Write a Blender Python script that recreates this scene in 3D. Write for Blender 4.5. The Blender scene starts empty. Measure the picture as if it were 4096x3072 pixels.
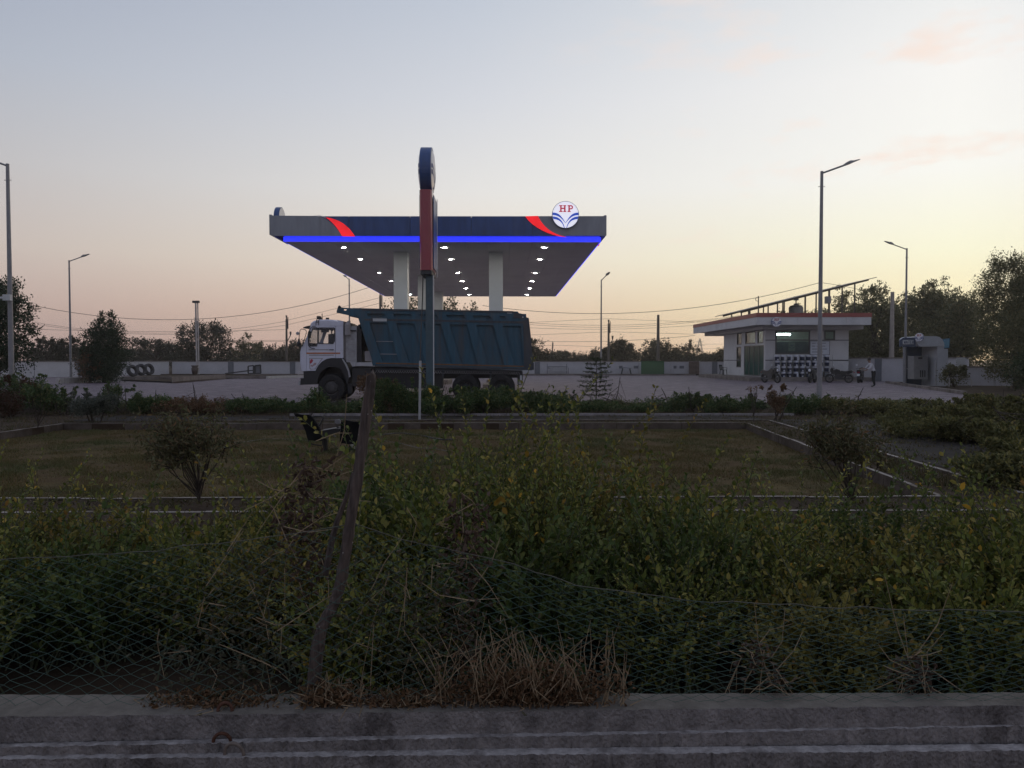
import bpy, math, random
import numpy as np
from mathutils import Vector, Matrix
from mathutils.geometry import tessellate_polygon

# ------------------------------------------------------------------ camera, sky, sun, exposure
SC = bpy.context.scene
COL = SC.collection
R = math.radians
CAMZ = 1.6
F = 3154.0                      # focal length in pixels of the 4096 px wide photograph
HOR, VPX = 1442.0, 2013.0       # horizon row and vanishing column of the depth axis
PITCH = math.atan((1536 - HOR) / F)
YAW = math.atan((2048 - VPX) / F)
cam_d = bpy.data.cameras.new('camera')
cam = bpy.data.objects.new('camera', cam_d); COL.objects.link(cam)
cam_d.sensor_width = 36.0
cam_d.lens = 36.0 * F / 4096
cam_d.clip_start = 0.05
cam_d.clip_end = 6000
cam.location = (0, 0, CAMZ)
cam.rotation_euler = (math.pi / 2 - PITCH, 0, -YAW)
SC.camera = cam
CM = Matrix.Rotation(-YAW, 3, 'Z') @ Matrix.Rotation(math.pi / 2 - PITCH, 3, 'X')

SUN_AZ, SUN_EL = 30.0, 2.0      # degrees right of the view axis, above the horizon
def make_world():
    w = bpy.data.worlds.new('World'); SC.world = w; w.use_nodes = True
    nt = w.node_tree; nd = nt.nodes; lk = nt.links
    bg = nd['Background']
    tc = nd.new('ShaderNodeTexCoord')
    sep = nd.new('ShaderNodeSeparateXYZ'); lk.new(tc.outputs['Generated'], sep.inputs[0])
    def math_(op, a, b=None, clamp=False):
        n = nd.new('ShaderNodeMath'); n.operation = op; n.use_clamp = clamp
        for i, x in enumerate((a, b)):
            if x is None: continue
            if isinstance(x, (int, float)): n.inputs[i].default_value = x
            else: lk.new(x, n.inputs[i])
        return n.outputs[0]
    # elevation 0..1 over 0..90 degrees
    el = math_('DIVIDE', math_('ARCSINE', math_('MAXIMUM', sep.outputs[2], 0.0)), math.pi / 2)
    # angle round the horizon from the sun, 0..1 over 0..180 degrees
    sx, sy = math.sin(R(SUN_AZ)), math.cos(R(SUN_AZ))
    hx = math_('MULTIPLY', sep.outputs[0], sx); hy = math_('MULTIPLY', sep.outputs[1], sy)
    hl = math_('SQRT', math_('ADD', math_('ADD', math_('MULTIPLY', sep.outputs[0], sep.outputs[0]), math_('MULTIPLY', sep.outputs[1], sep.outputs[1])), 1e-6))
    ang = math_('DIVIDE', math_('ARCCOSINE', math_('MINIMUM', math_('MAXIMUM', math_('DIVIDE', math_('ADD', hx, hy), hl), -1.0), 1.0)), math.pi)
    def s2l(c): return tuple(((v / 255 + .055) / 1.055) ** 2.4 for v in c) + (1,)
    def ramp(stops, fac):
        n = nd.new('ShaderNodeValToRGB'); n.color_ramp.interpolation = 'B_SPLINE' if False else 'EASE'
        n.color_ramp.interpolation = 'LINEAR'
        e = n.color_ramp.elements
        while len(e) < len(stops): e.new(0.5)
        for i, (p, c) in enumerate(stops): e[i].position = p; e[i].color = s2l(c)
        lk.new(fac, n.inputs[0]); return n.outputs[0]
    ZEN = (148, 160, 188)
    side = ramp([(0, (190, 160, 154)), (3 / 90, (200, 174, 165)), (7 / 90, (206, 193, 185)), (12 / 90, (197, 195, 197)), (18 / 90, (180, 187, 200)), (26 / 90, (157, 167, 188)), (1, ZEN)], el)
    mid = ramp([(0, (230, 188, 170)), (3 / 90, (238, 205, 180)), (7 / 90, (243, 230, 212)), (12 / 90, (236, 234, 231)), (18 / 90, (217, 220, 227)), (26 / 90, (192, 201, 215)), (1, ZEN)], el)
    near = ramp([(0, (255, 222, 166)), (3 / 90, (255, 240, 190)), (7 / 90, (255, 254, 224)), (12 / 90, (255, 255, 249)), (18 / 90, (253, 252, 249)), (26 / 90, (232, 235, 237)), (1, ZEN)], el)
    anti = ramp([(0, (148, 146, 160)), (7 / 90, (162, 157, 172)), (18 / 90, (158, 164, 186)), (1, ZEN)], el)
    def mix(f, a, b):
        n = nd.new('ShaderNodeMix'); n.data_type = 'RGBA'; n.blend_type = 'MIX'
        lk.new(f, n.inputs[0]); lk.new(a, n.inputs[6]); lk.new(b, n.inputs[7]); return n.outputs[2]
    def span(a, b):
        n = nd.new('ShaderNodeMapRange'); n.interpolation_type = 'SMOOTHSTEP' if False else 'LINEAR'
        n.inputs[1].default_value = a / 180; n.inputs[2].default_value = b / 180; lk.new(ang, n.inputs[0]); return n.outputs[0]
    c = mix(span(0, 32), near, mid)
    c = mix(span(32, 64), c, side)
    c = mix(span(64, 180), c, anti)
    # thin pink wisps of cloud low in the western sky
    mp = nd.new('ShaderNodeMapping'); mp.inputs['Scale'].default_value = (3.0, 3.0, 9.0); mp.inputs['Rotation'].default_value = (0.25, -0.35, 0.3)
    mp.inputs['Location'].default_value = (0.35, 0.2, 0.1)
    lk.new(tc.outputs['Generated'], mp.inputs[0])
    nz = nd.new('ShaderNodeTexNoise'); nz.inputs['Scale'].default_value = 2.2; nz.inputs['Detail'].default_value = 6; nz.inputs['Roughness'].default_value = .6
    lk.new(mp.outputs[0], nz.inputs[0])
    cr = nd.new('ShaderNodeMapRange'); cr.inputs[1].default_value = .55; cr.inputs[2].default_value = .74; lk.new(nz.outputs[0], cr.inputs[0])
    sunward = nd.new('ShaderNodeMapRange'); sunward.inputs[1].default_value = 30 / 180; sunward.inputs[2].default_value = 4 / 180; lk.new(ang, sunward.inputs[0])
    cf = math_('MULTIPLY', math_('MULTIPLY', cr.outputs[0], sunward.outputs[0]), 0.8)
    pink = nd.new('ShaderNodeRGB'); pink.outputs[0].default_value = s2l((255, 230, 215))
    c = mix(cf, c, pink.outputs[0])
    # physical sky of the low sun, blended in
    sky = nd.new('ShaderNodeTexSky'); sky.sky_type = 'NISHITA'; sky.sun_disc = False
    sky.sun_elevation = R(SUN_EL); sky.sun_rotation = R(SUN_AZ); sky.dust_density = 2; sky.ozone_density = 3
    bg2 = nd.new('ShaderNodeBackground'); bg2.inputs[1].default_value = 0.05
    lk.new(sky.outputs[0], bg2.inputs[0])
    lk.new(c, bg.inputs[0]); bg.inputs[1].default_value = 1.0
    ms = nd.new('ShaderNodeMixShader'); ms.inputs[0].default_value = 0.03
    lk.new(bg.outputs[0], ms.inputs[1]); lk.new(bg2.outputs[0], ms.inputs[2])
    lk.new(ms.outputs[0], nd['World Output'].inputs[0])
make_world()
sd = bpy.data.lights.new('sun', 'SUN'); sd.energy = 0.2; sd.angle = R(6); sd.color = (1.0, .72, .45)
so = bpy.data.objects.new('sun', sd); COL.objects.link(so)
sv = Vector((math.sin(R(SUN_AZ)) * math.cos(R(SUN_EL)), math.cos(R(SUN_AZ)) * math.cos(R(SUN_EL)), math.sin(R(SUN_EL))))
so.rotation_euler = sv.to_track_quat('Z', 'Y').to_euler()
SC.view_settings.view_transform = 'Standard'; SC.view_settings.look = 'None'
SC.view_settings.exposure = 0.0; SC.view_settings.gamma = 1.0
SC.view_settings.use_curve_mapping = False
try:
    SC.cycles.use_denoising = True
    SC.cycles.max_bounces = 4; SC.cycles.diffuse_bounces = 2; SC.cycles.glossy_bounces = 2; SC.cycles.transmission_bounces = 4; SC.cycles.transparent_max_bounces = 12
    SC.cycles.caustics_reflective = False; SC.cycles.caustics_refractive = False
except Exception: pass

# ------------------------------------------------------------------ helpers
def ray(x, y):
    return CM @ Vector(((x - 2048) / F, (1536 - y) / F, -1.0))
def G(x, y, z=0.0):             # photograph pixel -> point on the level z
    d = ray(x, y); t = (z - CAMZ) / d.z
    return Vector((d.x * t, d.y * t, z))
def D(x, y, Y):                 # photograph pixel -> point on the vertical plane at distance Y
    d = ray(x, y); t = Y / d.y
    return Vector((d.x * t, Y, CAMZ + d.z * t))
def DX(x, y, X):                # photograph pixel -> point on the vertical plane at this X
    d = ray(x, y); t = X / d.x
    return Vector((X, d.y * t, CAMZ + d.z * t))

class MB:
    def __init__(s): s.v = []; s.f = []; s.m = []
    def add(s, vs, fs, mi=0):
        o = len(s.v); s.v += [tuple(p) for p in vs]
        for q in fs: s.f.append(tuple(i + o for i in q)); s.m.append(mi)
        return s
    def box(s, x0, x1, y0, y1, z0, z1, mi=0):
        v = [(x0, y0, z0), (x1, y0, z0), (x1, y1, z0), (x0, y1, z0), (x0, y0, z1), (x1, y0, z1), (x1, y1, z1), (x0, y1, z1)]
        return s.add(v, [(0, 3, 2, 1), (4, 5, 6, 7), (0, 1, 5, 4), (1, 2, 6, 5), (2, 3, 7, 6), (3, 0, 4, 7)], mi)
    def bar(s, a, b, w, h=None, mi=0, up=(0, 0, 1)):
        a = Vector(a); b = Vector(b); h = h or w
        d = (b - a).normalized(); u = Vector(up)
        if abs(d.dot(u)) > .98: u = Vector((0, 1, 0))
        sd_ = d.cross(u).normalized(); u = sd_.cross(d)
        vs = []
        for p in (a, b):
            for i, j in ((-1, -1), (1, -1), (1, 1), (-1, 1)): vs.append(p + sd_ * (i * w / 2) + u * (j * h / 2))
        return s.add(vs, [(0, 3, 2, 1), (4, 5, 6, 7), (0, 1, 5, 4), (1, 2, 6, 5), (2, 3, 7, 6), (3, 0, 4, 7)], mi)
    def tube(s, pts, rad, n=8, caps=True, mi=0):
        pts = [Vector(p) for p in pts]
        if not hasattr(rad, '__len__'): rad = [rad] * len(pts)
        vs, fs = [], []; prev = None
        for i, p in enumerate(pts):
            d = (pts[min(i + 1, len(pts) - 1)] - pts[max(i - 1, 0)])
            d = d.normalized() if d.length > 1e-9 else Vector((0, 0, 1))
            if prev is None:
                u = Vector((0, 0, 1)) if abs(d.z) < .9 else Vector((1, 0, 0))
            else: u = prev
            u = (u - d * u.dot(d))
            u = u.normalized() if u.length > 1e-6 else d.orthogonal().normalized()
            prev = u; w = d.cross(u)
            for k in range(n):
                a = 2 * math.pi * k / n
                vs.append(p + (u * math.cos(a) + w * math.sin(a)) * rad[i])
        for i in range(len(pts) - 1):
            for k in range(n):
                k2 = (k + 1) % n
                fs.append((i * n + k, i * n + k2, (i + 1) * n + k2, (i + 1) * n + k))
        if caps:
            fs.append(tuple(range(n - 1, -1, -1))); e = (len(pts) - 1) * n; fs.append(tuple(range(e, e + n)))
        return s.add(vs, fs, mi)
    def lathe(s, prof, c, axis='z', n=20, mi=0, a0=0.0, a1=2 * math.pi):
        c = Vector(c); full = abs(a1 - a0 - 2 * math.pi) < 1e-6
        m = n if full else n + 1; vs, fs = [], []
        for r, h in prof:
            for k in range(m):
                a = a0 + (a1 - a0) * k / n; x, y = r * math.cos(a), r * math.sin(a)
                vs.append(c + Vector({'z': (x, y, h), 'y': (x, h, y), 'x': (h, x, y)}[axis]))
        for i in range(len(prof) - 1):
            for k in range(n):
                k2 = (k + 1) % m if full else k + 1
                q = (i * m + k, i * m + k2, (i + 1) * m + k2, (i + 1) * m + k)
                fs.append(q if axis != 'y' else q[::-1])
        return s.add(vs, fs, mi)
    def plate(s, loops, fn, t0, t1, mi=0):   # loops of 2-D points (outer, holes...), fn(u, v, t) -> 3-D
        vec = [[Vector((u, v, 0)) for u, v in lp] for lp in loops]
        tri = tessellate_polygon(vec); flat = [p for lp in loops for p in lp]; n = len(flat)
        vs = [fn(u, v, t0) for u, v in flat] + [fn(u, v, t1) for u, v in flat]
        fs = [tuple(t) for t in tri] + [tuple(i + n for i in reversed(t)) for t in tri]
        o = 0
        for lp in loops:
            m = len(lp)
            for k in range(m):
                k2 = (k + 1) % m; fs.append((o + k, o + k2, o + k2 + n, o + k + n))
            o += m
        return s.add(vs, fs, mi)
    def obj(s, name, mat, parent=None, local=False, smooth=False, loc=None):
        me = bpy.data.meshes.new(name)
        off = Vector((0, 0, 0))
        if not local:
            if parent is not None: off = wloc(parent)
            elif loc is not None: off = Vector(loc)
        vs = [(v[0] - off.x, v[1] - off.y, v[2] - off.z) for v in s.v] if off.length else s.v
        me.from_pydata([tuple(v) for v in vs], [], s.f)
        for m in (mat if isinstance(mat, (list, tuple)) else [mat]): me.materials.append(m)
        if any(s.m): me.polygons.foreach_set('material_index', s.m)
        if smooth: me.polygons.foreach_set('use_smooth', [True] * len(me.polygons))
        import bmesh
        bm = bmesh.new(); bm.from_mesh(me); bmesh.ops.recalc_face_normals(bm, faces=bm.faces); bm.to_mesh(me); bm.free()
        o = bpy.data.objects.new(name, me); COL.objects.link(o)
        if parent is not None: o.parent = parent
        elif loc is not None: o.location = loc
        return o
def wloc(o):
    v = Vector((0, 0, 0))
    while o is not None: v += o.location; o = o.parent
    return v
def tag(o, label=None, cat=None, group=None, kind=None):
    if label: o['label'] = label
    if cat: o['category'] = cat
    if group: o['group'] = group
    if kind: o['kind'] = kind
    return o
def thing(name, label, cat, loc=(0, 0, 0), rz=0.0, group=None):
    o = bpy.data.objects.new(name, None); COL.objects.link(o); o.location = loc; o.rotation_euler = (0, 0, rz)
    o.empty_display_size = .2
    return tag(o, label, cat, group)
def copy_tree(o, parent=None):
    c = o.copy(); COL.objects.link(c); c.parent = parent
    for ch in list(o.children): copy_tree(ch, c)
    return c
def XZ(y0):                     # plate mapping: px outline on a plane facing the camera, t = metres behind it
    return lambda u, v, t: D(u, v, y0) + Vector((0, t, 0))
def arc(cx, cy, r, a0, a1, n): return [(cx + r * math.cos(R(a0 + (a1 - a0) * i / n)), cy + r * math.sin(R(a0 + (a1 - a0) * i / n))) for i in range(n + 1)]
def bez(p0, p1, p2, p3, n=10):
    out = []
    for i in range(n + 1):
        t = i / n; a, b, c, d = (1 - t) ** 3, 3 * t * (1 - t) ** 2, 3 * t * t * (1 - t), t ** 3
        out.append((a * p0[0] + b * p1[0] + c * p2[0] + d * p3[0], a * p0[1] + b * p1[1] + c * p2[1] + d * p3[1]))
    return out

# ------------------------------------------------------------------ materials
MT = {}
def mat(name, col, rough=.6, metal=0.0, var=.15, scale=4.0, bump=0.0, bscale=40.0, col2=None, c2fac=(.5, .7), stretch=(1, 1, 1), spec=.5, emit=None, es=0.0, alpha=None):
    if name in MT: return MT[name]
    m = bpy.data.materials.new(name); m.use_nodes = True; nt = m.node_tree; nd = nt.nodes; lk = nt.links
    b = nd['Principled BSDF']
    b.inputs['Roughness'].default_value = rough; b.inputs['Metallic'].default_value = metal
    b.inputs['Specular IOR Level'].default_value = spec if rough < .75 else .08
    tc = nd.new('ShaderNodeTexCoord'); mp = nd.new('ShaderNodeMapping'); mp.inputs['Scale'].default_value = stretch
    geo = nd.new('ShaderNodeNewGeometry')
    lk.new(geo.outputs['Position'], mp.inputs[0])
    n1 = nd.new('ShaderNodeTexNoise'); n1.inputs['Scale'].default_value = scale; n1.inputs['Detail'].default_value = 6; n1.inputs['Roughness'].default_value = .65
    lk.new(mp.outputs[0], n1.inputs[0])
    r = nd.new('ShaderNodeValToRGB'); e = r.color_ramp.elements
    lo = tuple(max(0, c * (1 - var)) for c in col) + (1,); hi = tuple(min(1, c * (1 + var)) for c in col) + (1,)
    e[0].position = .3; e[0].color = lo; e[1].position = .7; e[1].color = hi
    lk.new(n1.outputs[0], r.inputs[0]); out = r.outputs[0]
    if col2 is not None:
        n2 = nd.new('ShaderNodeTexNoise'); n2.inputs['Scale'].default_value = scale * .37; n2.inputs['Detail'].default_value = 8; n2.inputs['Roughness'].default_value = .7
        lk.new(mp.outputs[0], n2.inputs[0])
        mr = nd.new('ShaderNodeMapRange'); mr.inputs[1].default_value = c2fac[0]; mr.inputs[2].default_value = c2fac[1]; lk.new(n2.outputs[0], mr.inputs[0])
        mx = nd.new('ShaderNodeMix'); mx.data_type = 'RGBA'; lk.new(mr.outputs[0], mx.inputs[0]); lk.new(out, mx.inputs[6]); mx.inputs[7].default_value = tuple(col2) + (1,)
        out = mx.outputs[2]
    lk.new(out, b.inputs['Base Color'])
    if bump:
        n3 = nd.new('ShaderNodeTexNoise'); n3.inputs['Scale'].default_value = bscale; n3.inputs['Detail'].default_value = 4; lk.new(mp.outputs[0], n3.inputs[0])
        bp = nd.new('ShaderNodeBump'); bp.inputs['Strength'].default_value = bump; bp.inputs['Distance'].default_value = .02; lk.new(n3.outputs[0], bp.inputs['Height']); lk.new(bp.outputs[0], b.inputs['Normal'])
    if emit:
        b.inputs['Emission Color'].default_value = tuple(emit) + (1,); b.inputs['Emission Strength'].default_value = es
        if var > .1: lk.new(out, b.inputs['Emission Color'])
    if alpha is not None: b.inputs['Alpha'].default_value = alpha
    MT[name] = m; return m
def leafmat(name, cols, trans=.25, rough=.45):   # colour differs from leaf to leaf
    if name in MT: return MT[name]
    m = bpy.data.materials.new(name); m.use_nodes = True; nt = m.node_tree; nd = nt.nodes; lk = nt.links
    b = nd['Principled BSDF']; b.inputs['Roughness'].default_value = max(rough, .55); b.inputs['Specular IOR Level'].default_value = .18
    geo = nd.new('ShaderNodeNewGeometry'); r = nd.new('ShaderNodeValToRGB'); e = r.color_ramp.elements
    while len(e) < len(cols): e.new(.5)
    for i, c in enumerate(cols): e[i].position = c[0]; e[i].color = tuple(c[1]) + (1,)
    lk.new(geo.outputs['Random Per Island'], r.inputs[0]); lk.new(r.outputs[0], b.inputs['Base Color'])
    t = nd.new('ShaderNodeBsdfTranslucent'); lk.new(r.outputs[0], t.inputs[0])
    mx = nd.new('ShaderNodeMixShader'); mx.inputs[0].default_value = trans
    lk.new(b.outputs[0], mx.inputs[1]); lk.new(t.outputs[0], mx.inputs[2]); lk.new(mx.outputs[0], nd['Material Output'].inputs[0])
    MT[name] = m; return m
def glassmat(name, col, tr=.6, rough=.05, refl=1.0):
    if name in MT: return MT[name]
    m = bpy.data.materials.new(name); m.use_nodes = True; nt = m.node_tree; nd = nt.nodes; lk = nt.links
    t = nd.new('ShaderNodeBsdfTransparent'); t.inputs[0].default_value = tuple(min(1, c * 1.0) for c in col) + (1,)
    g = nd.new('ShaderNodeBsdfGlossy'); g.inputs[0].default_value = (.9, .9, .9, 1); g.inputs['Roughness'].default_value = rough
    fr = nd.new('ShaderNodeFresnel'); fr.inputs[0].default_value = 1.5
    d = nd.new('ShaderNodeBsdfDiffuse'); d.inputs[0].default_value = tuple(c * .3 for c in col) + (1,)
    m1 = nd.new('ShaderNodeMixShader'); m1.inputs[0].default_value = tr; lk.new(d.outputs[0], m1.inputs[1]); lk.new(t.outputs[0], m1.inputs[2])
    m2 = nd.new('ShaderNodeMixShader'); fm = nd.new('ShaderNodeMath'); fm.operation = 'MULTIPLY'; fm.inputs[1].default_value = refl; lk.new(fr.outputs[0], fm.inputs[0]); lk.new(fm.outputs[0], m2.inputs[0]); lk.new(m1.outputs[0], m2.inputs[1]); lk.new(g.outputs[0], m2.inputs[2])
    lk.new(m2.outputs[0], nd['Material Output'].inputs[0]); MT[name] = m; return m
def emitmat(name, col, st):
    return mat(name, col, .5, var=.03, emit=col, es=st)

# ------------------------------------------------------------------ foliage
def mesh_np(name, V, Fq, mat_, parent=None, off=None, smooth=False):
    """V (N,3) floats, Fq (M,k) indices"""
    me = bpy.data.meshes.new(name); n, k = Fq.shape
    me.vertices.add(len(V)); me.vertices.foreach_set('co', np.ascontiguousarray(V, dtype=np.float32).ravel())
    me.loops.add(n * k); me.loops.foreach_set('vertex_index', np.ascontiguousarray(Fq, dtype=np.int32).ravel())
    me.polygons.add(n); me.polygons.foreach_set('loop_start', np.arange(0, n * k, k, dtype=np.int32))
    me.polygons.foreach_set('loop_total', np.full(n, k, dtype=np.int32))
    me.update(calc_edges=True); me.validate()
    me.materials.append(mat_)
    o = bpy.data.objects.new(name, me); COL.objects.link(o)
    if parent is not None: o.parent = parent
    return o
def norm(a): return a / np.maximum(np.linalg.norm(a, axis=1, keepdims=True), 1e-9)
def leaves(name, P, Dr, N, L, W, mat_, parent=None, fold=.12, simple=False):
    P = np.asarray(P, float); Dr = norm(np.asarray(Dr, float)); S = norm(np.cross(Dr, N)); N2 = np.cross(S, Dr)
    L = np.asarray(L, float)[:, None]; n = len(P)
    W = L * W
    if simple:
        V = np.stack([P, P + Dr * L * .45 + S * W * .5 + N2 * L * fold, P + Dr * L, P + Dr * L * .45 - S * W * .5 + N2 * L * fold], 1)
        Fq = np.arange(n * 4).reshape(n, 4); return mesh_np(name, V.reshape(-1, 3), Fq, mat_, parent)
    V = np.stack([P, P + Dr * L * .3 + S * W * .46 + N2 * L * fold, P + Dr * L * .72 + S * W * .4 + N2 * L * fold, P + Dr * L - N2 * L * .06,
                  P + Dr * L * .72 - S * W * .4 + N2 * L * fold, P + Dr * L * .3 - S * W * .46 + N2 * L * fold], 1)
    b = (np.arange(n) * 6)[:, None]
    Fq = np.concatenate([b + np.array([[0, 1, 2, 3]]), b + np.array([[0, 3, 4, 5]])], 0)
    return mesh_np(name, V.reshape(-1, 3), Fq, mat_, parent)
def tubes_np(name, paths, mat_, parent=None, n=4):
    mb = MB()
    for pts, r in paths: mb.tube(pts, r, n, caps=False)
    o = mb.obj(name, mat_, None, local=True)
    if parent is not None: o.parent = parent
    return o
# ------------------------------------------------------------------ ground, yard, lawn, kerbs
M_soil = mat('soil', (.048, .033, .022), .95, var=.35, scale=1.3, bump=.5, bscale=18, col2=(.042, .03, .019))
M_conc = mat('concrete', (.27, .25, .25), .85, var=.22, scale=5, bump=.35, bscale=70, col2=(.15, .135, .13), c2fac=(.5, .72))
M_conc_top = mat('concrete_pale', (.42, .39, .37), .85, var=.18, scale=7, bump=.3, bscale=90, col2=(.28, .25, .23), c2fac=(.5, .75))
M_kerb = mat('kerb_concrete', (.21, .185, .17), .85, var=.25, scale=3, bump=.3, bscale=60, col2=(.11, .092, .08), c2fac=(.45, .66))
M_kerbw = mat('kerb_whitewash', (.45, .43, .41), .85, var=.15, scale=4, col2=(.35, .31, .28), c2fac=(.5, .7))
M_wall = mat('wall_whitewash', (.44, .44, .46), .85, var=.08, scale=.9, bump=.1, bscale=12, col2=(.36, .34, .33), c2fac=(.56, .74))
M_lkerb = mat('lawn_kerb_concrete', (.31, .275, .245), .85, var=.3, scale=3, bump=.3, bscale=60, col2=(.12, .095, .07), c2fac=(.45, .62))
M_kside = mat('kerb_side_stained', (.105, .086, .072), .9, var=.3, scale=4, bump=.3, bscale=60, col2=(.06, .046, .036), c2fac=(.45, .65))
M_pier = mat('pier_grey', (.15, .16, .18), .8, var=.15, scale=2)
M_dark = mat('dark_paint', (.03, .032, .036), .6)
M_asph = mat('tarmac_strip', (.036, .031, .028), .85, var=.3, scale=3, bump=.4, bscale=60)

GZ = -.218
mb = MB(); rows = [(-30, GZ, 5.87), (10.38, GZ, 5.87), (22.72, GZ, 7.03), (26.6, GZ, 7.03), (29.3, -.04, 7.03), (4200, -.04, 7.03)]
vs = []
for y, z, xm in rows: vs += [(-4000, y, z), (-60, y, z), (-12.62, y, z), (xm, y, z), (60, y, z), (4000, y, z)]
fs = [(j * 6 + i, j * 6 + i + 1, j * 6 + 7 + i, j * 6 + 6 + i) for j in range(len(rows) - 1) for i in range(5) if not (j == 1 and i == 2)]   # the lawn is sunk into this opening
mb.add(vs, fs)
for p, q in ((8, 14), (14, 15), (15, 9), (9, 8)):   # cut edge of the sunken lawn
    a, b = Vector(vs[p]), Vector(vs[q]); dn = Vector((0, 0, -.3)); mb.add([a, b, b + dn, a + dn], [(0, 1, 2, 3)])
tag(mb.obj('ground', M_soil), kind='structure')

def paver_mat():
    m = bpy.data.materials.new('block_paving'); m.use_nodes = True; nt = m.node_tree; nd = nt.nodes; lk = nt.links
    b = nd['Principled BSDF']; b.inputs['Roughness'].default_value = .7; b.inputs['Specular IOR Level'].default_value = .16
    geo = nd.new('ShaderNodeNewGeometry')
    br = nd.new('ShaderNodeTexBrick'); br.inputs['Scale'].default_value = 1.0; br.inputs['Brick Width'].default_value = .22; br.inputs['Row Height'].default_value = .11; br.inputs['Mortar Size'].default_value = .008
    br.inputs['Color1'].default_value = (.18, .152, .17, 1); br.inputs['Color2'].default_value = (.12, .10, .115, 1); br.inputs['Mortar'].default_value = (.06, .05, .056, 1)
    lk.new(geo.outputs['Position'], br.inputs[0])
    mp = nd.new('ShaderNodeMapping'); mp.inputs['Scale'].default_value = (.8, 1.6, 1); lk.new(geo.outputs['Position'], mp.inputs[0])
    nz = nd.new('ShaderNodeTexNoise'); nz.inputs['Scale'].default_value = 1.2; nz.inputs['Detail'].default_value = 8; nz.inputs['Roughness'].default_value = .7; lk.new(mp.outputs[0], nz.inputs[0])
    r = nd.new('ShaderNodeValToRGB'); r.color_ramp.elements[0].position = .33; r.color_ramp.elements[0].color = (.4, .38, .4, 1); r.color_ramp.elements[1].position = .66; r.color_ramp.elements[1].color = (1.7, 1.6, 1.62, 1)  # streaks paint the glints off the block edges into the colour
    lk.new(nz.outputs[0], r.inputs[0])
    mx = nd.new('ShaderNodeMix'); mx.data_type = 'RGBA'; mx.blend_type = 'MULTIPLY'; mx.inputs[0].default_value = 1
    lk.new(br.outputs[0], mx.inputs[6]); lk.new(r.outputs[0], mx.inputs[7]); lk.new(mx.outputs[2], b.inputs['Base Color'])
    bp = nd.new('ShaderNodeBump'); bp.inputs['Strength'].default_value = .5; bp.inputs['Distance'].default_value = .03
    ad = nd.new('ShaderNodeMath'); ad.operation = 'ADD'; lk.new(br.outputs[1], ad.inputs[0])
    n2 = nd.new('ShaderNodeMath'); n2.operation = 'MULTIPLY'; n2.inputs[1].default_value = -1.5; lk.new(nz.outputs[0], n2.inputs[0]); lk.new(n2.outputs[0], ad.inputs[1])
    iv = nd.new('ShaderNodeMath'); iv.operation = 'MULTIPLY'; iv.inputs[1].default_value = -1; lk.new(ad.outputs[0], iv.inputs[0])
    lk.new(iv.outputs[0], bp.inputs['Height']); lk.new(bp.outputs[0], b.inputs['Normal'])
    return m
M_pave = paver_mat()
yard = [(-70, 29.7), (19.6, 29.7), (21.6, 36.6), (23.6, 43), (25.3, 49), (26.9, 55), (30, 59.9), (33, 62), (33, 84.0), (-70, 84.0)]
mb = MB(); mb.plate([yard], lambda u, v, t: Vector((u, v, t)), 0.0, -.12)
tag(mb.obj('yard_paving', M_pave), kind='structure')
# raised verge behind the yard, against the boundary wall
mb = MB(); mb.box(-62, 21, 84.22, 86.2, -.03, .16); tag(mb.obj('back_verge', M_soil), kind='structure')

def kerb_run(name, label, a, b, w, h, z0, seg, m, gap=.018, cat='kerb', group=None, jit=.006, seed=1):
    """a row of single kerb stones from a to b (top view), each a piece of its own"""
    rnd = random.Random(seed); a = Vector((a[0], a[1], 0)); b = Vector((b[0], b[1], 0)); d = b - a; Ln = d.length; k = max(1, round(Ln / seg)); s = Ln / k
    t = thing(name, label, cat, (a.x, a.y, z0), math.atan2(d.y, d.x), group)
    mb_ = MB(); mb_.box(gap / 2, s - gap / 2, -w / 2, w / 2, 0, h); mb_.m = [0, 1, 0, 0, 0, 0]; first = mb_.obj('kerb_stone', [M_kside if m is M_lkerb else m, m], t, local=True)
    for i in range(k):
        o = first if i == 0 else first.copy()
        if i: COL.objects.link(o); o.parent = t
        o.location = (i * s, rnd.uniform(-jit, jit), rnd.uniform(-jit, jit)); o.rotation_euler = (0, 0, rnd.uniform(-.004, .004))
    return t
kerb_run('back_kerb', 'long grey kerb of single stones along the far edge of the yard', (-27, 84.1), (20.6, 84.1), .2, .2, -.03, .5, M_kerb, .03, seed=2)

# lawn, sunk between its kerbs
M_lawn = mat('dry_turf', (.085, .062, .026), .95, var=.4, scale=2.2, bump=.8, bscale=30, col2=(.075, .045, .022), c2fac=(.42, .62))
LX0, LX1a, LX1b, LY0, LY1 = -12.6, 7.0, 5.85, 10.4, 22.6
mb = MB(); gx, gy = 50, 34; vs = []; rnd = random.Random(5)
for j in range(gy + 1):
    y = LY0 - .2 + (LY1 - LY0 + .4) * j / gy; xr = LX1b + .2 + (LX1a - LX1b) * j / gy
    for i in range(gx + 1): vs.append((LX0 - .2 + (xr - LX0 + .2) * i / gx, y, -.395 + rnd.uniform(-.012, .02)))
mb.add(vs, [(j * (gx + 1) + i, j * (gx + 1) + i + 1, (j + 1) * (gx + 1) + i + 1, (j + 1) * (gx + 1) + i) for j in range(gy) for i in range(gx)])
tag(mb.obj('lawn', M_lawn, smooth=True), kind='structure')
rs = np.random.RandomState(11); n = 300000
x = rs.uniform(LX0 + .1, LX1a - .1, n); y = LY0 + .1 + (LY1 - LY0 - .2) * rs.uniform(0, 1, n) ** 1.35
cl = np.sin(x * 1.7 + np.sin(y * 1.3) * 2) * np.sin(y * 2.1 + np.sin(x * .9) * 2) + .5 * np.sin(x * 5.1 + y * 3.3)
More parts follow.
